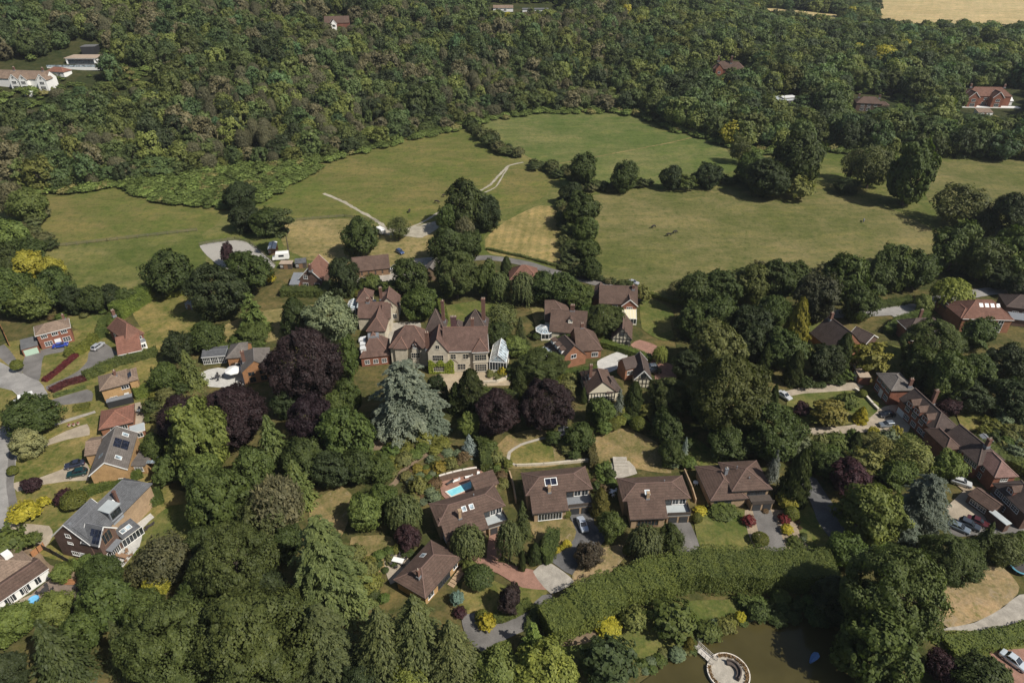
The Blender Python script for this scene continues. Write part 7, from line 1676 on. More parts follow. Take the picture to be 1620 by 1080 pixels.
# ------------------------------------------------------------------ trees one can tell apart: kind, crown centre pixel, crown width in pixels, height / width, label
T = [
 # fields
 ('oak', 922, 270, 40, 1.35, 'round green field tree by the end of the chalk track'), ('oak', 988, 281, 38, 1.3, 'round field tree between the hedge corner and the far meadow gap'),
 ('dark', 1063, 281, 32, 1.2, 'dark round tree alone on the top edge of the right meadow'), ('shrub', 1086, 289, 28, .9, 'dark bush joined to the left end of the right meadow copse'),
 ('oak', 919, 334, 50, 1.15, 'broad tree at the top of the tree row beside the hay strip'), ('broad', 926, 366, 38, 1.15, 'second tree down the row beside the hay strip'), ('broad', 930, 397, 36, 1.0, 'third tree down the row beside the hay strip'), ('oak', 934, 425, 33, 1.1, 'lowest tree of the row beside the hay strip'),
 ('dark', 905, 306, 34, 1.0, 'dark bushy tree on the hedge corner above the tree row'),
 ('oak', 740, 326, 64, 1.15, 'tallest dark tree of the clump in the middle of the fields'), ('dark', 772, 338, 40, 1.4, 'dark tree on the right side of the mid field clump'), ('broad', 712, 345, 42, 1.1, 'yellowish green tree on the left side of the mid field clump'),
 ('twiggy', 736, 372, 36, 1.6, 'thin half bare tree at the front of the mid field clump'), ('oak', 704, 390, 52, 1.1, 'dark tree below the mid field clump beside the gravel yard'), ('oak', 740, 392, 42, 1.2, 'green tree right of the half bare tree in the mid field clump'),
 ('oak', 570, 377, 54, 1.2, 'lone round dark tree on the dry paddock above the long barn'), ('loose', 630, 362, 32, 1.1, 'small light tree between the white caravan and the gravel yard'),
 ('loose', 1172, 238, 32, 1.3, 'thin pale tree at the back of the right meadow copse'), ('broad', 1190, 268, 52, 1.0, 'leafy tree on the left of the right meadow copse'), ('oak', 1264, 252, 74, 1.15, 'tallest tree of the copse at the top of the right meadow'),
 ('dark', 1214, 283, 62, .95, 'low dark spreading tree at the front of the right meadow copse'), ('dark', 1120, 278, 42, .9, 'dark bushy tree on the left tail of the right meadow copse'), ('olive', 1267, 300, 38, .9, 'brownish bush at the right foot of the meadow copse'),
 ('loose', 1380, 265, 58, 1.15, 'airy pale tree in the gap between the two right meadows'), ('loose', 1350, 262, 34, 1.4, 'leaning thin tree left of the airy pale tree by the meadow gap'), ('tall', 1443, 274, 68, 1.5, 'tall dark lime standing alone above the right corner of the right meadow'),
 ('dark', 1340, 294, 34, .7, 'low dark bush under the airy pale tree by the meadow gap'), ('loose', 1520, 326, 78, .85, 'wide open crowned tree below the far right meadow'), ('dark', 1607, 345, 76, 1.0, 'dark tree at the right edge below the far right meadow'), ('dark', 1556, 352, 44, 1.0, 'dark tree between the open crowned tree and the right edge'),
 # wood at the left edge
 ('bright', 20, 382, 62, 1.1, 'light green tree on the left edge beside the upper pasture'), ('oak', -6, 420, 60, 1.3, 'green tree cut by the left edge above the close'), ('oak', 44, 402, 50, 1.1, 'dark tree behind the yellow blossoming trees'),
 ('yellow', 44, 424, 52, 1.0, 'yellow blossoming tree at the left edge'), ('yellow', 80, 430, 46, 1.0, 'yellow blossoming tree beside the corner of the upper pasture'), ('broad', 14, 462, 74, 1.0, 'broad green tree below the yellow trees on the left edge'), ('bright', 50, 478, 56, 1.0, 'yellowish green tree behind the red brick house'),
 ('oak', 86, 458, 56, 1.1, 'dark tree right of the yellow trees above the red brick house'), ('dark', 118, 474, 38, 1.2, 'first dark tree of the row behind the red brick house'), ('oak', 147, 474, 38, 1.2, 'second tree of the row right of the red brick house'), ('dark', 176, 470, 34, 1.2, 'third dark tree of the row above the tall square hedge'), ('broad', 201, 472, 30, 1.1, 'last small tree of the row beside the tall square hedge'),
 ('twiggy', 20, 318, 50, 1.2, 'brownish half bare tree at the left edge of the wood'), ('bright', 45, 325, 52, 1.0, 'pale tree on the corner of wood and upper pasture'),
 ('dark', 380, 311, 46, 1.0, 'dark tree between the upper pasture and the streaky meadow'), ('dark', 387, 345, 46, .9, 'dark spreading tree left of the tall pine by the arena'), ('oak', 425, 352, 50, .9, 'broad green tree behind the riding arena sheds'),
 # paddock and upper village
 ('oak', 266, 433, 70, 1.0, 'round dark tree at the bottom of the left pasture'), ('dark', 342, 462, 80, 1.1, 'big very dark tree below the riding arena'), ('oak', 396, 430, 62, 1.0, 'round green tree covering the lower corner of the riding arena'),
 ('plum', 360, 404, 20, 2.0, 'slim purple tree in front of the riding arena'), ('gshrub', 428, 440, 14, 1.6, 'small yellow bush beside the round tree below the arena'), ('pine', 450, 368, 52, 1.5, 'tall leaning pine beside the white stable sheds'),
 ('cedar', 397, 490, 64, 1.05, 'thin grey green cedar left of the dark cypress'), ('cyp', 467, 500, 56, 1.2, 'broad dark cypress beside the silvery tree'), ('silver', 521, 506, 76, 1.0, 'silvery leaved tree above the tall copper beech'),
 ('dark', 543, 438, 46, 1.4, 'dark narrow tree in front of the steep roofed house'), ('oak', 651, 438, 54, 1.05, 'round tree between the long barn and the dark barn'), ('broad', 664, 482, 50, 1.1, 'round green tree in the yard above the manor'), ('shrub', 588, 446, 30, .8, 'green bush below the long barn'), ('shrub', 618, 455, 34, .7, 'leafy bush beside the barn yard below the long barn'),
 ('big', 722, 437, 68, 1.1, 'big dense tree behind the manor lawn'), ('tall', 770, 440, 36, 1.7, 'upright tree right of the big dense tree behind the manor'), ('birch', 790, 452, 38, 1.4, 'feathery tree at the top right of the manor lawn'), ('cyp', 801, 424, 24, 1.7, 'narrow dark tree beside the orange brick house'),
 ('birch', 827, 455, 44, 1.4, 'tall feathery birch left of the dormer house garden'), ('oak', 861, 456, 52, 1.0, 'dark tree above the dormer house'), ('oak', 889, 458, 54, 1.0, 'dark bushy tree between the dormer house and the lane'), ('broad', 914, 470, 44, 1.0, 'green tree left of the gabled brick house'), ('big', 956, 506, 62, .75, 'wide bushy tree in front of the gabled brick house'), ('broad', 930, 500, 36, .9, 'bushy tree above the right end of the dormer house'),
 ('loose', 792, 505, 52, .9, 'pale grey green tree beside the manor lawn'), ('spruce', 823, 518, 28, 1.6, 'small dark spruce left of the octagonal sunroom'), ('oak', 786, 530, 38, 1.0, 'tree behind the glass conservatory of the manor'), ('bright', 814, 548, 38, .9, 'bright green tree right of the glass conservatory'), ('olive', 1016, 466, 24, 1.2, 'yellowish bush on the right end of the gabled brick house'),
 # around the manor
 ('bcedar', 640, 622, 146, .92, 'huge spreading blue grey cedar in front of the manor'), ('bcedar', 688, 664, 56, .9, 'lower blue grey cedar skirt right of the huge cedar'),
 ('cyp', 744, 616, 56, 1.4, 'dark green conifer standing in front of the manor bay'), ('cyp', 722, 626, 36, 1.5, 'smaller conifer beside the manor gravel, left of its taller twin'), ('cyp', 703, 616, 15, 2.2, 'thin dark sapling conifer on the manor gravel'), ('cyp', 820, 606, 36, 1.75, 'dark pointed cypress right of the manor terrace'),
 ('beech', 786, 654, 72, 1.05, 'left of the two round dark purple beeches below the manor'), ('beech', 865, 642, 82, 1.05, 'right of the two round dark purple beeches below the manor'), ('bright', 742, 672, 32, 1.4, 'bright yellow green sapling right of the blue cedar'), ('bspruce', 742, 701, 34, 1.2, 'small silver blue spruce below the yellow green sapling'), ('shrub', 773, 708, 28, .9, 'dark green bush right of the silver blue spruce'),
 ('big', 858, 578, 72, .65, 'low wide mass of dark green trees below the glass octagon'), ('oak', 838, 586, 40, .9, 'green tree between the cypress and the glass octagon house'), ('oak', 917, 692, 44, .9, 'dark tree left of the parched square lawn'), ('broad', 950, 652, 42, 1.2, 'green tree in front of the half timbered house'), ('bspruce', 980, 634, 30, 1.8, 'slim grey spruce right of the half timbered house', (.12, .135, .12)), ('cyp', 1003, 628, 36, 1.7, 'dark conifer right of the slim grey spruce'),
 ('big', 1060, 628, 66, .9, 'round dark tree below the brick forecourt'), ('oak', 1056, 676, 48, 1.0, 'dark tree right of the parched square lawn'), ('topiary', 1010, 670, 26, 1.0, 'round green bush above the parched square lawn'), ('topiary', 970, 671, 22, 1.0, 'smaller round bush left of the other above the parched lawn'), ('cyp', 923, 624, 14, 2.2, 'thin young conifer left of the half timbered house'), ('bspruce', 1084, 706, 18, 2.4, 'slim blue conifer right of the parched square lawn'), ('oak', 1062, 718, 36, 1.2, 'bushy tree beside the slim blue conifer'), ('willow', 1045, 560, 26, 1.2, 'light green tree on the corner of the brick forecourt'),
 # left of the manor
 ('beech', 484, 582, 110, 1.15, 'tallest copper beech, right of the chalet house'), ('beech', 296, 670, 92, 1.0, 'left copper beech of the pair below the chalet house'), ('beech', 366, 660, 104, .92, 'right copper beech of the pair below the chalet house'), ('beech', 495, 668, 70, 1.4, 'darker copper beech directly below the tallest one', (.022, .013, .018)),
 ('lime', 314, 692, 92, 1.45, 'tall yellow green lime in front of the copper beeches'), ('larch', 428, 694, 76, 1.4, 'feathery light green conifer below the right copper beech'), ('oak', 327, 532, 56, .8, 'wide green bushy tree above the garden pavilion'), ('broad', 402, 528, 46, .7, 'leafy bush between the pavilion and the dark cypress'), ('dark', 281, 548, 46, 1.0, 'dark tree above the yellow brick house garden'), ('larch', 297, 580, 58, 1.2, 'feathery green tree left of the garden pavilion'), ('broad', 262, 596, 46, 1.0, 'round tree right of the yellow brick house'), ('tall', 546, 566, 40, 1.9, 'tall narrow green tree left of the lodge'),
 ('broad', 550, 690, 78, 1.25, 'big green tree left of the blue cedar foot'), ('oak', 566, 738, 56, 1.0, 'dark tree below the big green tree by the cedar'), ('broad', 530, 640, 40, 1.2, 'green tree between copper beech and blue cedar'),
 ('oak', 50, 658, 74, .85, 'round grey green tree on the corner of the close'), ('silver', 43, 702, 46, 1.05, 'pale cream flowered tree beside the road', (.20, .20, .105)), ('plum', 50, 767, 26, .9, 'small purple tree beside the beige drive'), ('topiary', 20, 744, 17, 1.0, 'small round bush on the kerb by the beige drive'), ('gshrub', 38, 810, 40, .75, 'bright yellow bush beside the road by the slate house'), ('gshrub', 69, 794, 17, .85, 'small yellow bush on the lawn by the slate house'),
 ('pshrub', 102, 786, 28, .9, 'round purple bush beside the green bush above the slate house'), ('topiary', 116, 790, 38, .8, 'round green bush left of the hedge above the slate house'), ('shrub', 8, 862, 56, .9, 'dark green bush at the left edge above the white annexe'), ('shrub', 52, 852, 24, .8, 'olive bush beside the slate house drive'), ('bright', 98, 906, 32, 1.0, 'round bright green tree beside the wooden deck'), ('topiary', 26, 578, 18, 1.2, 'small green bush beside the red brick house garage'),
 # lower left grove
 ('tall', 345, 788, 88, 1.3, 'tall dark green tree below the yellow green lime'), ('tall', 318, 752, 62, 1.2, 'bright leaved tree behind the tall dark one below the lime', (.075, .10, .028)), ('larch', 468, 760, 74, 1.3, 'feathery conifer in the middle of the lower left grove'), ('twiggy', 440, 800, 92, 1.05, 'tangled olive tree with bare pale branches'), ('loose', 425, 815, 80, 1.0, 'olive crowned tree beside the bare pale branches'),
 ('bigdeodar', 512, 884, 172, 1.2, 'big bright green cedar with layered drooping boughs'), ('bigdeodar', 512, 1006, 142, 1.15, 'darker cedar below the big bright green one', (.058, .074, .030)), ('big', 372, 892, 122, 1.15, 'broad olive tree in the lower left grove'), ('big', 404, 1012, 172, 1.0, 'very large dark tree at the bottom left of centre'), ('big', 275, 1022, 140, 1.05, 'large dark tree left of the very large one at the bottom'), ('dark', 420, 945, 80, 1.0, 'dark tree wedged between the large ones at the bottom left'),
 ('loose', 258, 886, 80, .9, 'greyish brown open tree right of the slate house terrace', (.066, .066, .034)), ('oak', 160, 905, 56, 1.0, 'tree in front of the slate house terrace'), ('tall', 168, 950, 82, 1.15, 'dark green tree right of the wooden deck'), ('yellow', 248, 928, 36, 1.0, 'small yellow tree in the lower left grove', (.20, .20, .03)), ('broad', 222, 962, 60, 1.0, 'tree below the greyish brown open tree'), ('spruce', 84, 1024, 112, 1.35, 'broad spruce in the lower left corner'), ('spruce', 190, 1016, 68, 1.8, 'narrow drooping spruce right of the broad corner spruce'), ('bright', 18, 986, 62, 1.0, 'light green tree in front of the white annexe'), ('bright', 84, 962, 56, .9, 'green tree below the wooden deck'), ('dark', 10, 1060, 56, 1.2, 'dark tree in the extreme lower left corner'), ('oak', 320, 940, 62, 1.0, 'tree filling the gap left of the broad olive tree'),
 # pool side
 ('bright', 576, 810, 58, 1.05, 'round bright green maple left of the pool house'), ('birch', 637, 810, 58, 1.2, 'drooping dark birch left of the pool house'), ('broad', 604, 788, 46, .95, 'green tree behind the drooping birch'), ('plum', 646, 850, 38, 1.0, 'purple tree between the pool house and the lowest bungalow'), ('olive', 662, 768, 26, 1.0, 'olive bush left of the pool terrace'),
 ('birch', 740, 856, 56, 1.15, 'round birch in front of the pool house'), ('birch', 806, 855, 46, 2.0, 'tall silver leaved birch between the two drives'), ('spruce', 826, 818, 40, 2.0, 'tall dark spruce left of the house with blue roof panels'), ('cyp', 826, 886, 13, 3.4, 'thin columnar cypress beside the brick drive'), ('cyp', 846, 872, 28, 1.5, 'broad clipped cypress beside the brick drive'), ('cyp', 858, 862, 18, 1.6, 'short clipped cypress at the back of the brick drive'),
 ('plum', 932, 878, 42, .95, 'round dark brownish tree beside the asphalt drive', (.042, .034, .024)), ('gcyp', 950, 792, 34, 1.6, 'rusty green tree above the silver car drive', (.085, .075, .024)), ('broad', 966, 832, 40, 1.3, 'yellow green tree right of the silver car'), ('birch', 1022, 855, 58, 1.0, 'grey green tree in front of the third house'), ('oak', 1062, 852, 38, 1.1, 'dark tree left of the third garage drive'), ('topiary', 994, 870, 18, 1.0, 'small round bush on the parched verge by the hedge'), ('topiary', 896, 812, 15, .9, 'small bush beside the garage of the house with blue panels'),
 ('topiary', 758, 912, 46, .8, 'large glossy dome bush beside the brick drive', (.04, .058, .018)), ('bright', 744, 898, 24, .9, 'bright green bush behind the glossy dome bush'), ('plum', 806, 950, 36, 1.5, 'dark purple tree on the front lawn of the lowest bungalow', (.030, .022, .022)), ('cyp', 817, 932, 13, 2.8, 'thin green column beside the dark purple lawn tree'), ('gshrub', 770, 984, 24, 1.0, 'golden clipped mound in the asphalt turning bay'), ('topiary', 762, 974, 22, 1.0, 'green mound behind the golden one in the turning bay'), ('bshrub', 723, 946, 20, 1.2, 'blue green conifer beside the lowest bungalow'), ('pshrub', 728, 968, 18, .7, 'low purple bush at the corner of the lowest bungalow'),
 ('bigspruce', 604, 1012, 128, 1.3, 'left spruce of the three at the bottom centre'), ('bigspruce', 660, 1000, 140, 1.35, 'middle and tallest spruce of the three at the bottom centre'), ('bigspruce', 714, 1028, 118, 1.3, 'right spruce of the three at the bottom centre'),
 ('cedar', 843, 1006, 52, 1.4, 'bright feathery conifer at the end of the turning bay', (.095, .135, .035)), ('bright', 864, 1062, 92, .95, 'yellow green tree at the bottom edge left of the pond', (.13, .15, .035)), ('bright', 786, 1062, 74, .9, 'green tree at the bottom edge right of the spruces'), ('bright', 650, 1084, 62, .9, 'yellow green tree at the bottom edge below the spruces', (.12, .14, .035)), ('shrub', 966, 1046, 78, .85, 'large dark dome shaped bush left of the pond', (.045, .062, .028)), ('cyp', 980, 1066, 30, 1.3, 'olive column in front of the dome bush by the pond', (.075, .085, .025)), ('cyp', 1090, 1016, 24, 1.25, 'clipped olive cone at the pond end of the footbridge', (.10, .09, .02)),
 ('olive', 1003, 978, 38, .9, 'grey green bush below the long hedge'), ('shrub', 1064, 978, 62, .8, 'wide dark bush below the middle of the long hedge'), ('gshrub', 963, 990, 40, .45, 'bright yellow spreading bush on the pond lawn'), ('gshrub', 1171, 976, 16, 1.2, 'small yellow bush on the pond bank'), ('shrub', 1180, 950, 28, .6, 'low bush at the foot of the long hedge'), ('shrub', 1235, 944, 30, .7, 'bush with pale flowers under the right end of the long hedge'), ('shrub', 1122, 998, 34, .6, 'low leafy bush on the pond bank'), ('olive', 1148, 990, 26, .6, 'olive tuft on the pond bank'),
 # bottom right
 ('big', 1412, 946, 142, 1.25, 'very large dark green chestnut at the lower right'), ('tall', 1388, 1030, 116, 1.2, 'olive leaved tree in front of the big chestnut'), ('broad', 1340, 872, 56, 1.0, 'tree at the right end of the long hedge'), ('dark', 1330, 950, 80, 1.0, 'shaded tree left of the big chestnut'), ('plum', 1492, 1056, 48, 1.0, 'dark purple tree at the lower right edge'), ('oak', 1556, 1074, 84, .8, 'green tree at the bottom edge right of the purple one'), ('tall', 1380, 810, 92, 1.1, 'large yellow green walnut beside the lane', (.085, .095, .026)),
 ('bcedar', 1464, 790, 108, 1.05, 'large blue grey cedar at the right beside the gravel drive', (.098, .118, .102)), ('bcedar', 1436, 838, 50, 1.0, 'low blue grey bough of the right cedar', (.095, .115, .1)), ('big', 1505, 886, 88, .85, 'wide dark bushy tree above the sandy lawn'), ('plum', 1474, 894, 28, 1.1, 'small rust brown tree left of the sandy lawn', (.085, .045, .028)), ('spruce', 1560, 850, 46, 1.7, 'dark conifer beside the parked cars at the right'), ('loose', 1592, 872, 50, 1.0, 'open tree right of the dark conifer by the sandy lawn'),
 ('cyp', 1262, 752, 54, 2.1, 'very tall dark cypress right of the farthest lane house'), ('bspruce', 1226, 732, 32, 1.9, 'grey blue conifer left of the very tall cypress', (.12, .14, .14)), ('plum', 1346, 757, 58, .9, 'purple leaved tree right of the lane'), ('oak', 1312, 735, 46, 1.0, 'green tree behind the lane bend'), ('broad', 1290, 720, 44, 1.0, 'tree above the lane bend beside the tall cypress'), ('olive', 1247, 790, 34, .9, 'golden green bush at the corner of the lane house drive', (.17, .15, .03)), ('topiary', 1252, 812, 24, 1.1, 'green bush below the golden one by the lane'),
 ('loose', 1400, 712, 46, .9, 'pale yellow green tree in front of the long house', (.13, .135, .045)), ('loose', 1440, 722, 62, .9, 'wide pale tree in front of the cross gabled house', (.125, .13, .045)), ('bright', 1500, 738, 44, 1.1, 'fresh green tree before the cross gabled house'), ('olive', 1370, 730, 44, .9, 'olive tree above the walnut'), ('broad', 1420, 752, 50, .9, 'tree behind the top of the right blue cedar'),
 # right middle grove
 ('oak', 1100, 462, 54, 1.2, 'left end tree of the grove along the right meadow'), ('dense', 1138, 460, 56, 1.2, 'second tree of the grove along the right meadow'), ('tall', 1190, 450, 52, 1.3, 'light olive tree of the grove along the right meadow', (.08, .09, .03)), ('dense', 1228, 444, 52, 1.25, 'green tree above the golden cypress along the right meadow'), ('dark', 1292, 470, 66, 1.2, 'grey dark tree left of the road bend', (.045, .052, .03)), ('oak', 1254, 440, 44, 1.2, 'round tree behind the grey dark tree'),
 ('tall', 1337, 440, 66, 1.2, 'large tree on the meadow edge above the road'), ('oak', 1392, 440, 56, 1.0, 'dark tree behind the road, left of its taller neighbours'), ('tall', 1410, 424, 62, 1.25, 'tallest tree behind the upper right road'), ('oak', 1452, 428, 56, 1.1, 'round tree left of the yellow green willow'), ('dense', 1360, 480, 50, 1.2, 'dark ivy clad tree on the near side of the road'), ('willow', 1507, 464, 64, .85, 'yellow green willow above the house with roof windows'), ('bright', 1461, 480, 26, 1.1, 'small light green tree above the wide bungalow', (.13, .15, .05)),
 ('tall', 1514, 392, 72, 1.1, 'big tree behind the yellow green willow'), ('oak', 1556, 412, 62, 1.1, 'big dark tree right of the willow'), ('tall', 1602, 402, 66, 1.2, 'tall tree at the right edge above the road'), ('dark', 1614, 452, 44, .9, 'dark tree at the right edge beside the road'), ('dark', 1580, 440, 40, .9, 'dark bush tree on the far side of the road at the right'),
 ('gcyp', 1263, 508, 46, 1.9, 'tall golden green cypress in the right grove'), ('dense', 1224, 494, 48, 1.2, 'tree left of the golden green cypress'), ('dark', 1190, 515, 62, 1.1, 'dark tree in the middle of the right grove'), ('oak', 1132, 496, 60, 1.1, 'leafy tree above the big olive tree in the right grove'), ('dense', 1098, 508, 54, 1.1, 'tree beside the lawn of the gabled brick house'), ('tall', 1134, 548, 78, 1.05, 'pale olive tree behind the big olive tree', (.075, .083, .030)), ('dark', 1193, 542, 52, 1.1, 'dark tree behind the big olive one'), ('oak', 1240, 555, 62, 1.0, 'dark tree below the golden green cypress'),
 ('cyp', 1210, 568, 24, 2.6, 'narrow dark cypress in the right grove'), ('cyp', 1258, 580, 32, 2.0, 'dark clipped cypress above the white car'), ('big', 1152, 628, 118, 1.15, 'huge olive green tree in the right grove', (.056, .064, .019)), ('dense', 1220, 684, 88, 1.0, 'wide tree below the huge olive one'), ('cyp', 1224, 628, 22, 2.3, 'thin dark cypress left of the white car'), ('silver', 1257, 702, 50, 1.0, 'grey leaved tree beside the beige drive', (.10, .115, .075)), ('oak', 1150, 700, 60, .9, 'dark tree above the farthest lane house'), ('dark', 1090, 580, 50, 1.0, 'dark tree between the brick forecourt and the huge olive tree'), ('oak', 1110, 640, 46, 1.0, 'green tree left of the huge olive one'),
 ('cyp', 1334, 556, 36, 1.9, 'dark tall conifer in front of the solar panel roof'), ('dark', 1308, 572, 52, 1.1, 'dark tree left of the tall conifer by the solar house'), ('olive', 1374, 566, 50, 1.0, 'golden olive tree below the solar panel house', (.115, .105, .024)), ('big', 1474, 548, 88, .95, 'broad tree in front of the wide bungalow'), ('tall', 1500, 596, 68, 1.3, 'tall ivy green tree behind the brick villa'), ('tall', 1456, 580, 50, 1.3, 'shaded tree between brick villa and broad tree'), ('dense', 1542, 590, 62, 1.1, 'olive tree right of the ivy green one'), ('dark', 1592, 578, 62, 1.1, 'dark tree at the right edge below the road houses'), ('oak', 1548, 528, 52, .9, 'round tree below the glazed garden front'), ('dark', 1600, 630, 62, 1.0, 'shaded tree at the right edge above the long house garden'), ('dark', 1530, 625, 60, .9, 'shaded tree behind the long house garden'),
 ('gcyp', 1363, 655, 26, 1.15, 'egg shaped golden clipped bush beside the beige drive', (.24, .21, .025)), ('olive', 1312, 652, 50, .85, 'olive round tree on the oval lawn', (.12, .11, .03)), ('shrub', 1340, 634, 30, .8, 'grey green bush on the oval lawn'), ('plum', 1269, 648, 25, .9, 'small purple tree on the oval lawn'), ('cyp', 1353, 698, 28, 1.5, 'dark green cone beside the beige drive'), ('gshrub', 1383, 682, 16, .85, 'small golden bush by the grey car'), ('olive', 1418, 684, 18, 1.0, 'golden green bush right of the grey car', (.16, .14, .03)), ('shrub', 1438, 694, 26, .7, 'low green bush before the long house'), ('topiary', 1365, 622, 14, .9, 'little round bush before the brick villa door'), ('plum', 1500, 645, 32, .9, 'purple tree behind the long house'), ('shrub', 1322, 698, 34, .8, 'green bush left of the dark cone'),
 ('rshrub', 1185, 823, 19, .8, 'small crimson bush beside the lane house lawn'), ('topiary', 1203, 852, 27, .8, 'dark dome bush with a yellow tip beside the asphalt drive'), ('gshrub', 1245, 837, 18, .85, 'yellow dome bush in the gravel bed'), ('rshrub', 1241, 820, 18, .9, 'dark red bush behind the yellow dome'), ('shrub', 1258, 857, 22, .5, 'low spreading bush in the gravel bed'), ('topiary', 1103, 819, 17, 1.0, 'small round bush at the corner of the square green lawn'), ('gshrub', 1108, 807, 18, .6, 'low yellow green bush behind the square green lawn'), ('shrub', 1145, 806, 40, .3, 'low grey green bed bush along the lane house wall'),
 ('gshrub', 897, 860, 14, .8, 'bigger yellow ball bush by the asphalt drive'), ('gshrub', 880, 870, 12, .9, 'yellow ball bush on the tip of the parched lawn'), ('gshrub', 889, 866, 8, .9, 'smallest yellow ball bush on the parched lawn'), ('pshrub', 875, 856, 16, .7, 'purple bush beside the yellow balls'), ('rshrub', 1010, 567, 11, .7, 'pink red bush on the brick drive by the timbered garage'), ('gshrub', 795, 588, 13, .9, 'yellow bush at the foot of the glass conservatory'), ('topiary', 597, 536, 12, .9, 'small round bush before the white fronted cottage wing'),
 ('oak', 482, 728, 66, 1.1, 'dark green tree below the darkest copper beech'), ('dark', 524, 742, 60, 1.0, 'shaded dark tree left of the dry patch by the cedar'), ('tall', 400, 742, 62, 1.2, 'olive tree below the feathery light green conifer'), ('oak', 392, 812, 56, 1.0, 'dark tree left of the tangled bare branched tree'), ('tall', 550, 626, 40, 1.5, 'narrow tree left of the blue cedar below the lodge'), ('dark', 452, 640, 40, 1.2, 'dark tree between the three copper beeches'), ('dark', 575, 1070, 60, .9, 'shaded bush at the bottom edge left of the spruces'), ('loose', 226, 905, 46, .8, 'olive bushy tree beside the grey brown open tree', (.07, .072, .03)), ('broad', 128, 1000, 62, 1.1, 'tree between the two lower left spruces'), ('tall', 235, 990, 66, 1.3, 'olive tree left of the large dark bottom tree'), ('oak', 330, 860, 56, 1.1, 'dark tree at the upper left of the lower grove'), ('oak', 452, 860, 50, 1.1, 'dark tree left of the big bright cedar'), ('broad', 245, 706, 40, 1.1, 'green tree right of the bungalow garden'), ('tall', 268, 742, 46, 1.2, 'shaded tree left of the tall lime'),
 ('dark', 690, 606, 26, 1.0, 'dark bush between the blue cedar and the manor gable'), ('oak', 800, 632, 36, 1.0, 'dark tree behind the gap of the two round purple beeches'), ('shrub', 765, 622, 26, .8, 'green bush on the manor lawn edge right of the conifer'), ('broad', 600, 740, 46, 1.0, 'green tree at the foot of the blue cedar bank'),
]
for r_ in T:
    tree_px(*r_[:6], color=r_[6] if len(r_) > 6 else None)
# ------------------------------------------------------------------ hedges
hedge([(186, 505), (236, 472)], 5.0, 5.2, 'tall square cut hedge between the red tiled house and the left pasture', (.085, .115, .028), rough=.04)
hedge([(240, 474), (302, 464)], 2.2, 2.8, 'yellow green clipped hedge at the foot of the left pasture', (.115, .125, .028), rough=.06)
hedge([(162, 535), (168, 515), (182, 508)], 3, 3.0, 'rounded hedge beside the red tiled house wall', (.06, .08, .024))
hedge([(106, 562), (128, 558), (146, 545), (150, 535)], 3.2, 2.2, 'curved green hedge between the blue and silver cars', (.095, .105, .024), rough=.08)
hedge([(71, 604), (92, 588), (121, 563)], 1.9, 1.1, 'dark red clipped hedge across the front lawn', (.075, .018, .022), rough=.1)
hedge([(82, 620), (106, 608), (138, 600)], 2.2, 1.3, 'dark red hedge along the second drive', (.060, .020, .022), rough=.15)
hedge([(86, 628), (136, 613)], 1.6, .8, 'low mixed border below the second red hedge', (.07, .09, .03), rough=.3)
hedge([(135, 600), (190, 575), (250, 560)], 3.2, 2.4, 'loose green hedge above the yellow brick house', (.06, .075, .024), rough=.3)
hedge([(214, 628), (245, 618)], 4, 2.4, 'green hedge right of the yellow brick house', (.085, .11, .026), rough=.12)
hedge([(122, 790), (150, 778), (190, 765), (225, 752)], 2.4, 1.8, 'green hedge between the gabled house and the slate house', (.055, .075, .02), rough=.18)
hedge([(232, 798), (258, 788)], 4.2, 2.4, 'clipped hedge block beside the slate house garden', (.05, .07, .02), rough=.1)
hedge([(118, 648), (142, 643)], 2.6, .9, 'low flat topped bush on the lawn by the bungalow', (.085, .09, .024), rough=.1)
hedge([(704, 510), (696, 480)], 2.4, 2.6, 'straight clipped hedge along the manor lawn', (.085, .105, .026), rough=.05)
hedge([(448, 466), (560, 468)], 4.5, 3.0, 'tall rough hedge below the steep roofed house', (.055, .07, .022), rough=.3)
hedge([(880, 545), (935, 533), (985, 530)], 3.0, 2.2, 'green hedge between the two sunrooms', (.06, .082, .024), rough=.25)
hedge([(950, 546), (985, 556), (1030, 572)], 2.6, 2.0, 'trimmed hedge below the timber framed garage', (.07, .095, .025), rough=.1)
hedge([(880, 595), (945, 590)], 2.6, 2.0, 'trimmed hedge behind the half timbered house', (.06, .085, .024), rough=.12)
hedge([(1006, 462), (1060, 478), (1130, 492)], 1.8, 1.6, 'long low hedge on the far side of the lawn beside the right meadow', (.075, .09, .026), rough=.12)
hedge([(770, 395), (830, 408), (890, 424)], 1.2, 1.0, 'thin hedge line along the lower edge of the hay strip', (.065, .078, .028), rough=.35)
hedge([(862, 1000), (900, 984), (940, 962), (978, 942), (1036, 926), (1070, 918)], 8, 4.4, 'big curved laurel hedge with yellow green patches below the asphalt drive', (.078, .096, .027), 'laurel_hedge', rough=.34, leaf=.22, dens=24)
hedge([(1068, 914), (1130, 912), (1312, 914)], 8.5, 5.0, 'long thick clipped hedge above the pond lawn', (.066, .082, .024), 'laurel_hedge', rough=.2, leaf=.21, dens=24)
hedge([(875, 852), (866, 885), (858, 890)], 3.2, 3.4, 'dark hedge wrapping the corner of the parched lawn', (.045, .062, .02), rough=.15)
hedge([(838, 1000), (850, 962)], 2.6, 1.2, 'dark low hedge on the inner curve of the turning bay', (.05, .065, .02))
hedge([(782, 980), (812, 972), (840, 956)], 2.4, 1.0, 'low green edging hedge above the turning bay', (.06, .075, .022))
hedge([(1384, 860), (1396, 890)], 3, 2.2, 'bright green clipped hedge end beside the lane', (.085, .12, .028), rough=.06)
hedge([(1496, 1028), (1560, 1018), (1640, 1000)], 4, 1.8, 'tall grassy hedge between sandy lawn and brick parking', (.075, .095, .026), rough=.3)
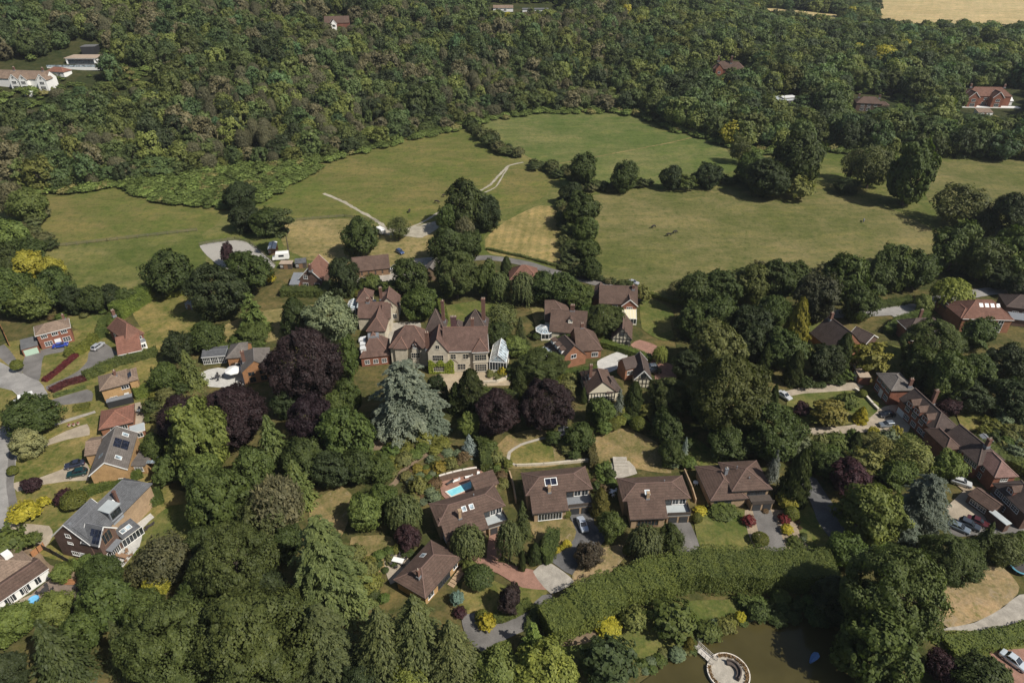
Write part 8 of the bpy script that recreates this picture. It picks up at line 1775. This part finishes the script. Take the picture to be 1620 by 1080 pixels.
hedge([(1466, 500), (1420, 512), (1404, 530)], 3.2, 2.4, 'hedge left of the wide bungalow', (.055, .075, .022), rough=.25)
hedge([(940, 742), (930, 690)], 2.2, 2.6, 'brown green hedge between the round lawn and the parched square lawn', (.06, .055, .024), rough=.25)
hedge([(1352, 492), (1440, 478)], 3, 2.0, 'shrubby hedge on the far side of the upper right road', (.045, .06, .02), rough=.35)
hedge([(1530, 700), (1600, 735), (1640, 760)], 4, 2.2, 'rough hedge along the back gardens of the long houses', (.07, .085, .028), rough=.4)
hedge([(770, 745), (766, 712), (755, 695)], 3, 3, 'dark conifer hedge right of the pool garden', (.05, .065, .022), rough=.25)
FC = [(.052, .066, .024), (.066, .076, .030), (.04, .052, .02), (.085, .085, .04)]
scrubrow([(745, 203), (775, 226), (820, 252)], 30, (3.5, 8), (.6, 1.0), 'bush of the rough hedge dividing the streaky and far meadows', FC, 4, 41)
scrubrow([(836, 262), (870, 272), (908, 288)], 18, (3.5, 7.5), (.6, .95), 'bush of the hedge right of the chalk track bend', FC, 4, 42)
scrubrow([(905, 303), (960, 300), (1032, 294)], 22, (2.5, 5.5), (.6, .9), 'bush of the hedge between the far and right meadows', FC, 3, 43)
scrubrow([(1095, 285), (1160, 290), (1245, 305)], 24, (3, 6), (.5, .9), 'scrub bush under the right meadow copse', FC, 4, 44)
scrubrow([(912, 438), (902, 380), (893, 322)], 26, (3.5, 6.5), (.6, .9), 'bush under the tree row beside the hay strip', FC, 3, 45)
scrubrow([(890, 426), (940, 441), (1000, 456)], 22, (1.8, 3.6), (.6, .9), 'bush of the hedge between the lane and the right meadow', FC, 1, 46)
scrubrow([(100, 482), (200, 478), (310, 460), (420, 430)], 34, (2.5, 5), (.6, .9), 'bush along the foot of the upper left pasture', FC, 3, 47)
scrubrow([(1060, 474), (1180, 440), (1300, 440), (1450, 416)], 36, (3.5, 7), (.6, .9), 'bush along the lower edge of the right meadow', FC, 4, 48)
scrubrow([(60, 470), (56, 400), (60, 320)], 20, (4, 7), (.6, .9), 'bush on the left edge of the upper left pasture', FC, 4, 49)
# climbing plant on the manor gable
def ivy():
    fr = gw['fr']; x0, x1 = gw['wx']; y0 = gw['wy'][0]; k = 1500; C = []
    while len(C) < k:
        x = rng.uniform(x0 - .1, x1 + 1.6); z = rng.uniform(.0, 4.3 + .6 * math.sin(x * 2.1))
        inwin = (abs(x - (x0 + x1) / 2) < 1.6) and .8 < z < 2.7
        if not inwin: C.append((x, y0 - rng.uniform(.02, .35), z))
    v = np.array(xform((0, 0, 0, fr[3]), C)); o = xform(fr, [(0, 0, 0)])[0]
    n = np.tile(np.array(xform((0, 0, 0, fr[3]), [(0, -1, .5)])[0]), (k, 1)) + rng.normal(0, .5, (k, 3))
    a, b = leaf_quads(v, n, .30 * rng.uniform(.6, 1.3, k)); me = mesh_np('climber', a, b, mats=[LEAF])
    ob = link('climbing_vine', me, None, (MANOR.o.x + o[0], MANOR.o.y + o[1], MANOR.o.z)); ob.color = (.14, .17, .028, 1); tag(ob, 'bright green vine climbing round the ground floor window of the manor gable', 'climber')
ivy()
# ------------------------------------------------------------------ garden shrubs in beds: each one an object, one group per bed
def fill(poly, n, wr, hr, label, cols, kinds=('shrub',), grp=None, seed=1, hname=None):
    rg = random.Random(seed); xs = [p[0] for p in poly]; ys = [p[1] for p in poly]; k = 0; tries = 0; placed = []
    while k < n and tries < n * 40:
        tries += 1
        px, py = rg.uniform(min(xs), max(xs)), rg.uniform(min(ys), max(ys))
        if not inpoly(np.array([px]), np.array([py]), poly)[0]: continue
        W = rg.uniform(*wr); p = G(px, py)
        if any((p - q).length < (W + w2) * .36 for q, w2 in placed): continue
        placed.append((p, W)); ci = rg.choice(cols); kind = rg.choice(kinds)
        place_plant(kind, p, W, W * rg.uniform(*hr), label, label, ci, nm=hname); k += 1
YG = (.105, .11, .028); GO = (.15, .125, .03); MG_ = (.065, .09, .025); DG = (.04, .055, .018); OL = (.10, .105, .04); GR = (.10, .125, .08); BR = (.10, .07, .04)
fill([(585, 720), (640, 700), (700, 692), (715, 712), (660, 722), (630, 745), (600, 765), (575, 750)], 30, (1.8, 4.2), (.5, .8), 'mixed golden and olive bush on the bank left of the garden path', [YG, YG, GO, OL, MG_], seed=2, hname='bank_bush')
fill([(640, 756), (690, 720), (735, 715), (742, 735), (700, 748), (690, 780), (660, 790)], 30, (1.4, 3.2), (.5, .85), 'small mixed bush on the terraced bank above the pool', [YG, GO, OL, MG_, GR, BR], seed=3, hname='bank_bush')
fill([(655, 780), (690, 770), (698, 790), (672, 800), (640, 830), (625, 800)], 12, (1.6, 3.2), (.6, .9), 'bush in the bed left of the pool house', [YG, OL, GR, MG_], seed=4)
fill([(600, 880), (640, 862), (662, 868), (640, 885), (612, 905), (598, 900)], 12, (1.2, 2.6), (.6, .9), 'bush beside the patio of the lowest bungalow', [MG_, YG, OL, DG], seed=5)
fill([(770, 735), (800, 720), (806, 745), (790, 790), (775, 770)], 10, (1.6, 3.4), (.7, 1.1), 'bush between the pool and the house with blue roof panels', [OL, MG_, BR, YG], seed=6)
fill([(940, 745), (965, 742), (968, 775), (950, 790), (940, 775)], 8, (1.8, 3.2), (.8, 1.2), 'bush between the second and third lane houses', [MG_, BR, DG], seed=7)
fill([(870, 700), (930, 690), (938, 720), (890, 730)], 9, (2., 4.), (.6, 1.), 'bush by the end of the curved garden path', [DG, MG_, OL], seed=8)
fill([(940, 660), (1040, 650), (1045, 690), (990, 674), (945, 690)], 14, (2.2, 4.2), (.7, 1.), 'bush along the top of the parched square lawn', [MG_, OL, YG, DG], seed=9)
fill([(1035, 700), (1085, 690), (1090, 740), (1064, 748)], 10, (2, 4), (.7, 1.1), 'bush right of the parched square lawn', [DG, MG_, GR], seed=10)
fill([(800, 590), (880, 600), (920, 600), (900, 622), (840, 610)], 14, (2.4, 4.8), (.6, .9), 'bush right of the manor terrace', [MG_, DG, YG, OL], seed=11)
fill([(830, 555), (870, 560), (870, 585), (830, 575)], 7, (2, 4), (.6, .9), 'bush beside the glass octagon garden', [YG, MG_, OL], seed=12)
fill([(765, 590), (800, 580), (805, 600), (775, 604)], 8, (1.2, 2.2), (.5, .8), 'flower bed bush below the glass conservatory', [OL, MG_, YG], seed=13)
fill([(235, 640), (262, 590), (300, 600), (270, 660), (240, 680)], 14, (2.4, 4.8), (.7, 1.1), 'bush in the gardens right of the bungalow', [MG_, DG, YG, OL], seed=14)
fill([(340, 545), (420, 540), (425, 560), (330, 560)], 10, (3, 5), (.6, .9), 'bush behind the garden pavilion', [DG, MG_], seed=15)
fill([(1270, 700), (1330, 700), (1345, 720), (1300, 745), (1275, 730)], 12, (2.4, 4.6), (.7, 1.), 'bush between the beige drive and the lane', [MG_, DG, OL, GR], seed=16)
fill([(1345, 700), (1400, 695), (1450, 705), (1440, 740), (1360, 742)], 16, (2.2, 4.4), (.7, 1.), 'bush in the front garden of the long house', [OL, GR, MG_, YG], seed=17)
fill([(1535, 675), (1620, 660), (1640, 740), (1590, 720)], 22, (2, 4.4), (.6, .9), 'bush in the back gardens of the right hand houses', [MG_, OL, DG, YG, GR], seed=18)
fill([(1400, 860), (1460, 850), (1480, 880), (1450, 905), (1410, 890)], 10, (1.6, 3.6), (.6, .9), 'bush under the right blue cedar', [DG, OL, MG_], seed=19)
fill([(1540, 865), (1620, 850), (1640, 890), (1560, 892)], 12, (2, 4), (.6, 1.), 'bush above the sandy lawn', [MG_, DG, OL], seed=20)
fill([(870, 1030), (960, 1070), (1040, 1062), (1085, 1030), (1080, 1020), (1030, 1045), (960, 1056), (890, 1050)], 22, (1.4, 3.2), (.4, .7), 'waterside plant along the left pond bank', [MG_, GR, OL], seed=21, hname='waterside_plant')
fill([(1085, 1020), (1110, 1000), (1180, 972), (1190, 980), (1115, 1010), (1092, 1030)], 16, (1.2, 2.6), (.4, .7), 'waterside plant along the upper pond bank', [MG_, GR, YG], seed=22, hname='waterside_plant')
fill([(1190, 960), (1290, 950), (1300, 985), (1195, 985)], 14, (2.4, 5), (.6, .9), 'shaded bush at the top of the pond', [DG, MG_], seed=23)
fill([(520, 850), (600, 900), (620, 960), (560, 950), (540, 900)], 12, (2, 4), (.6, .9), 'bush on the dry ground left of the lowest bungalow', [OL, DG, YG, MG_], seed=24)
fill([(1270, 615), (1340, 596), (1350, 606), (1270, 618)], 8, (2, 3.6), (.7, 1.), 'bush behind the upper beige drive', [DG, MG_], seed=25)
fill([(500, 455), (560, 450), (610, 452), (640, 462), (560, 470), (500, 462)], 12, (2.4, 4.4), (.6, .9), 'bush between the cottages and the long barn', [MG_, DG, YG], seed=26)
fill([(30, 500), (130, 492), (190, 486), (180, 496), (60, 512)], 10, (2, 3.4), (.5, .8), 'bush on the bank behind the red brick house', [MG_, OL, BR], seed=27)
fill([(1190, 806), (1260, 812), (1280, 868), (1250, 868), (1225, 815)], 12, (.7, 1.5), (.5, .8), 'small bed plant in the gravel beside the asphalt drive', [OL, DG, BR, GR], seed=28, hname='bed_plant')
fill([(120, 900), (140, 880), (160, 890), (150, 915)], 6, (2, 3.4), (.7, 1.), 'bush before the dark brick gable of the slate house', [OL, MG_], seed=29)
fill([(820, 560), (880, 520), (870, 505), (830, 530)], 8, (1.4, 2.8), (.6, .9), 'bush in the garden left of the octagonal sunroom', [MG_, OL, DG], seed=30)
# ------------------------------------------------------------------ light, sky, camera
world = bpy.data.worlds.new('World'); scene.world = world; world.use_nodes = True
wn = world.node_tree; bg = wn.nodes['Background']
sky = wn.nodes.new('ShaderNodeTexSky'); sky.sky_type = 'NISHITA'; sky.sun_disc = False
SUN_EL = R(48); SUN_AZ = R(122)
sky.sun_elevation = SUN_EL; sky.sun_rotation = SUN_AZ; sky.air_density = 1.0; sky.dust_density = 1.5
wn.links.new(sky.outputs[0], bg.inputs['Color']); bg.inputs['Strength'].default_value = .07
sd = bpy.data.lights.new('sun', 'SUN'); sd.energy = 5.0; sd.angle = R(.55); sd.color = (1, .95, .86)
so = link('sun', sd)
dv = Vector((math.sin(SUN_AZ) * math.cos(SUN_EL), math.cos(SUN_AZ) * math.cos(SUN_EL), math.sin(SUN_EL)))
so.rotation_euler = dv.to_track_quat('Z', 'Y').to_euler(); so.location = (60, 40, 160)
cd = bpy.data.cameras.new('camera'); cam = link('camera', cd); cam.location = (0, 0, CAM_H)
cam.rotation_euler = (R(90) - PITCH, 0, 0); cd.sensor_width = 36; cd.sensor_fit = 'HORIZONTAL'; cd.lens = 36 * FOC / 1620; cd.clip_start = 1; cd.clip_end = 12000
scene.camera = cam
scene.view_settings.view_transform = 'Standard'; scene.view_settings.look = 'None'; scene.view_settings.exposure = .1; scene.view_settings.gamma = 1
scene.cycles.max_bounces = 5; scene.cycles.diffuse_bounces = 2; scene.cycles.transparent_max_bounces = 4

# thin summer haze: one closed box of even air round the whole place
def haze():
    m = bpy.data.materials.new('haze'); m.use_nodes = True; nt = m.node_tree; nt.nodes.remove(nt.nodes['Principled BSDF'])
    v = N(nt, 'ShaderNodeVolumePrincipled', Density=.00007, Anisotropy=.15); v.inputs['Color'].default_value = (.80, .86, .93, 1); nt.links.new(v.outputs[0], nt.nodes['Material Output'].inputs['Volume'])
    b = MB(); b.box(-6200, 6200, -260, 3600, -1.5, 250); o = link('haze', b.mesh('haze', m)); tag(o, 'thin pale summer haze over the valley', 'haze', None, 'stuff')
haze()
scene.cycles.volume_bounces = 0
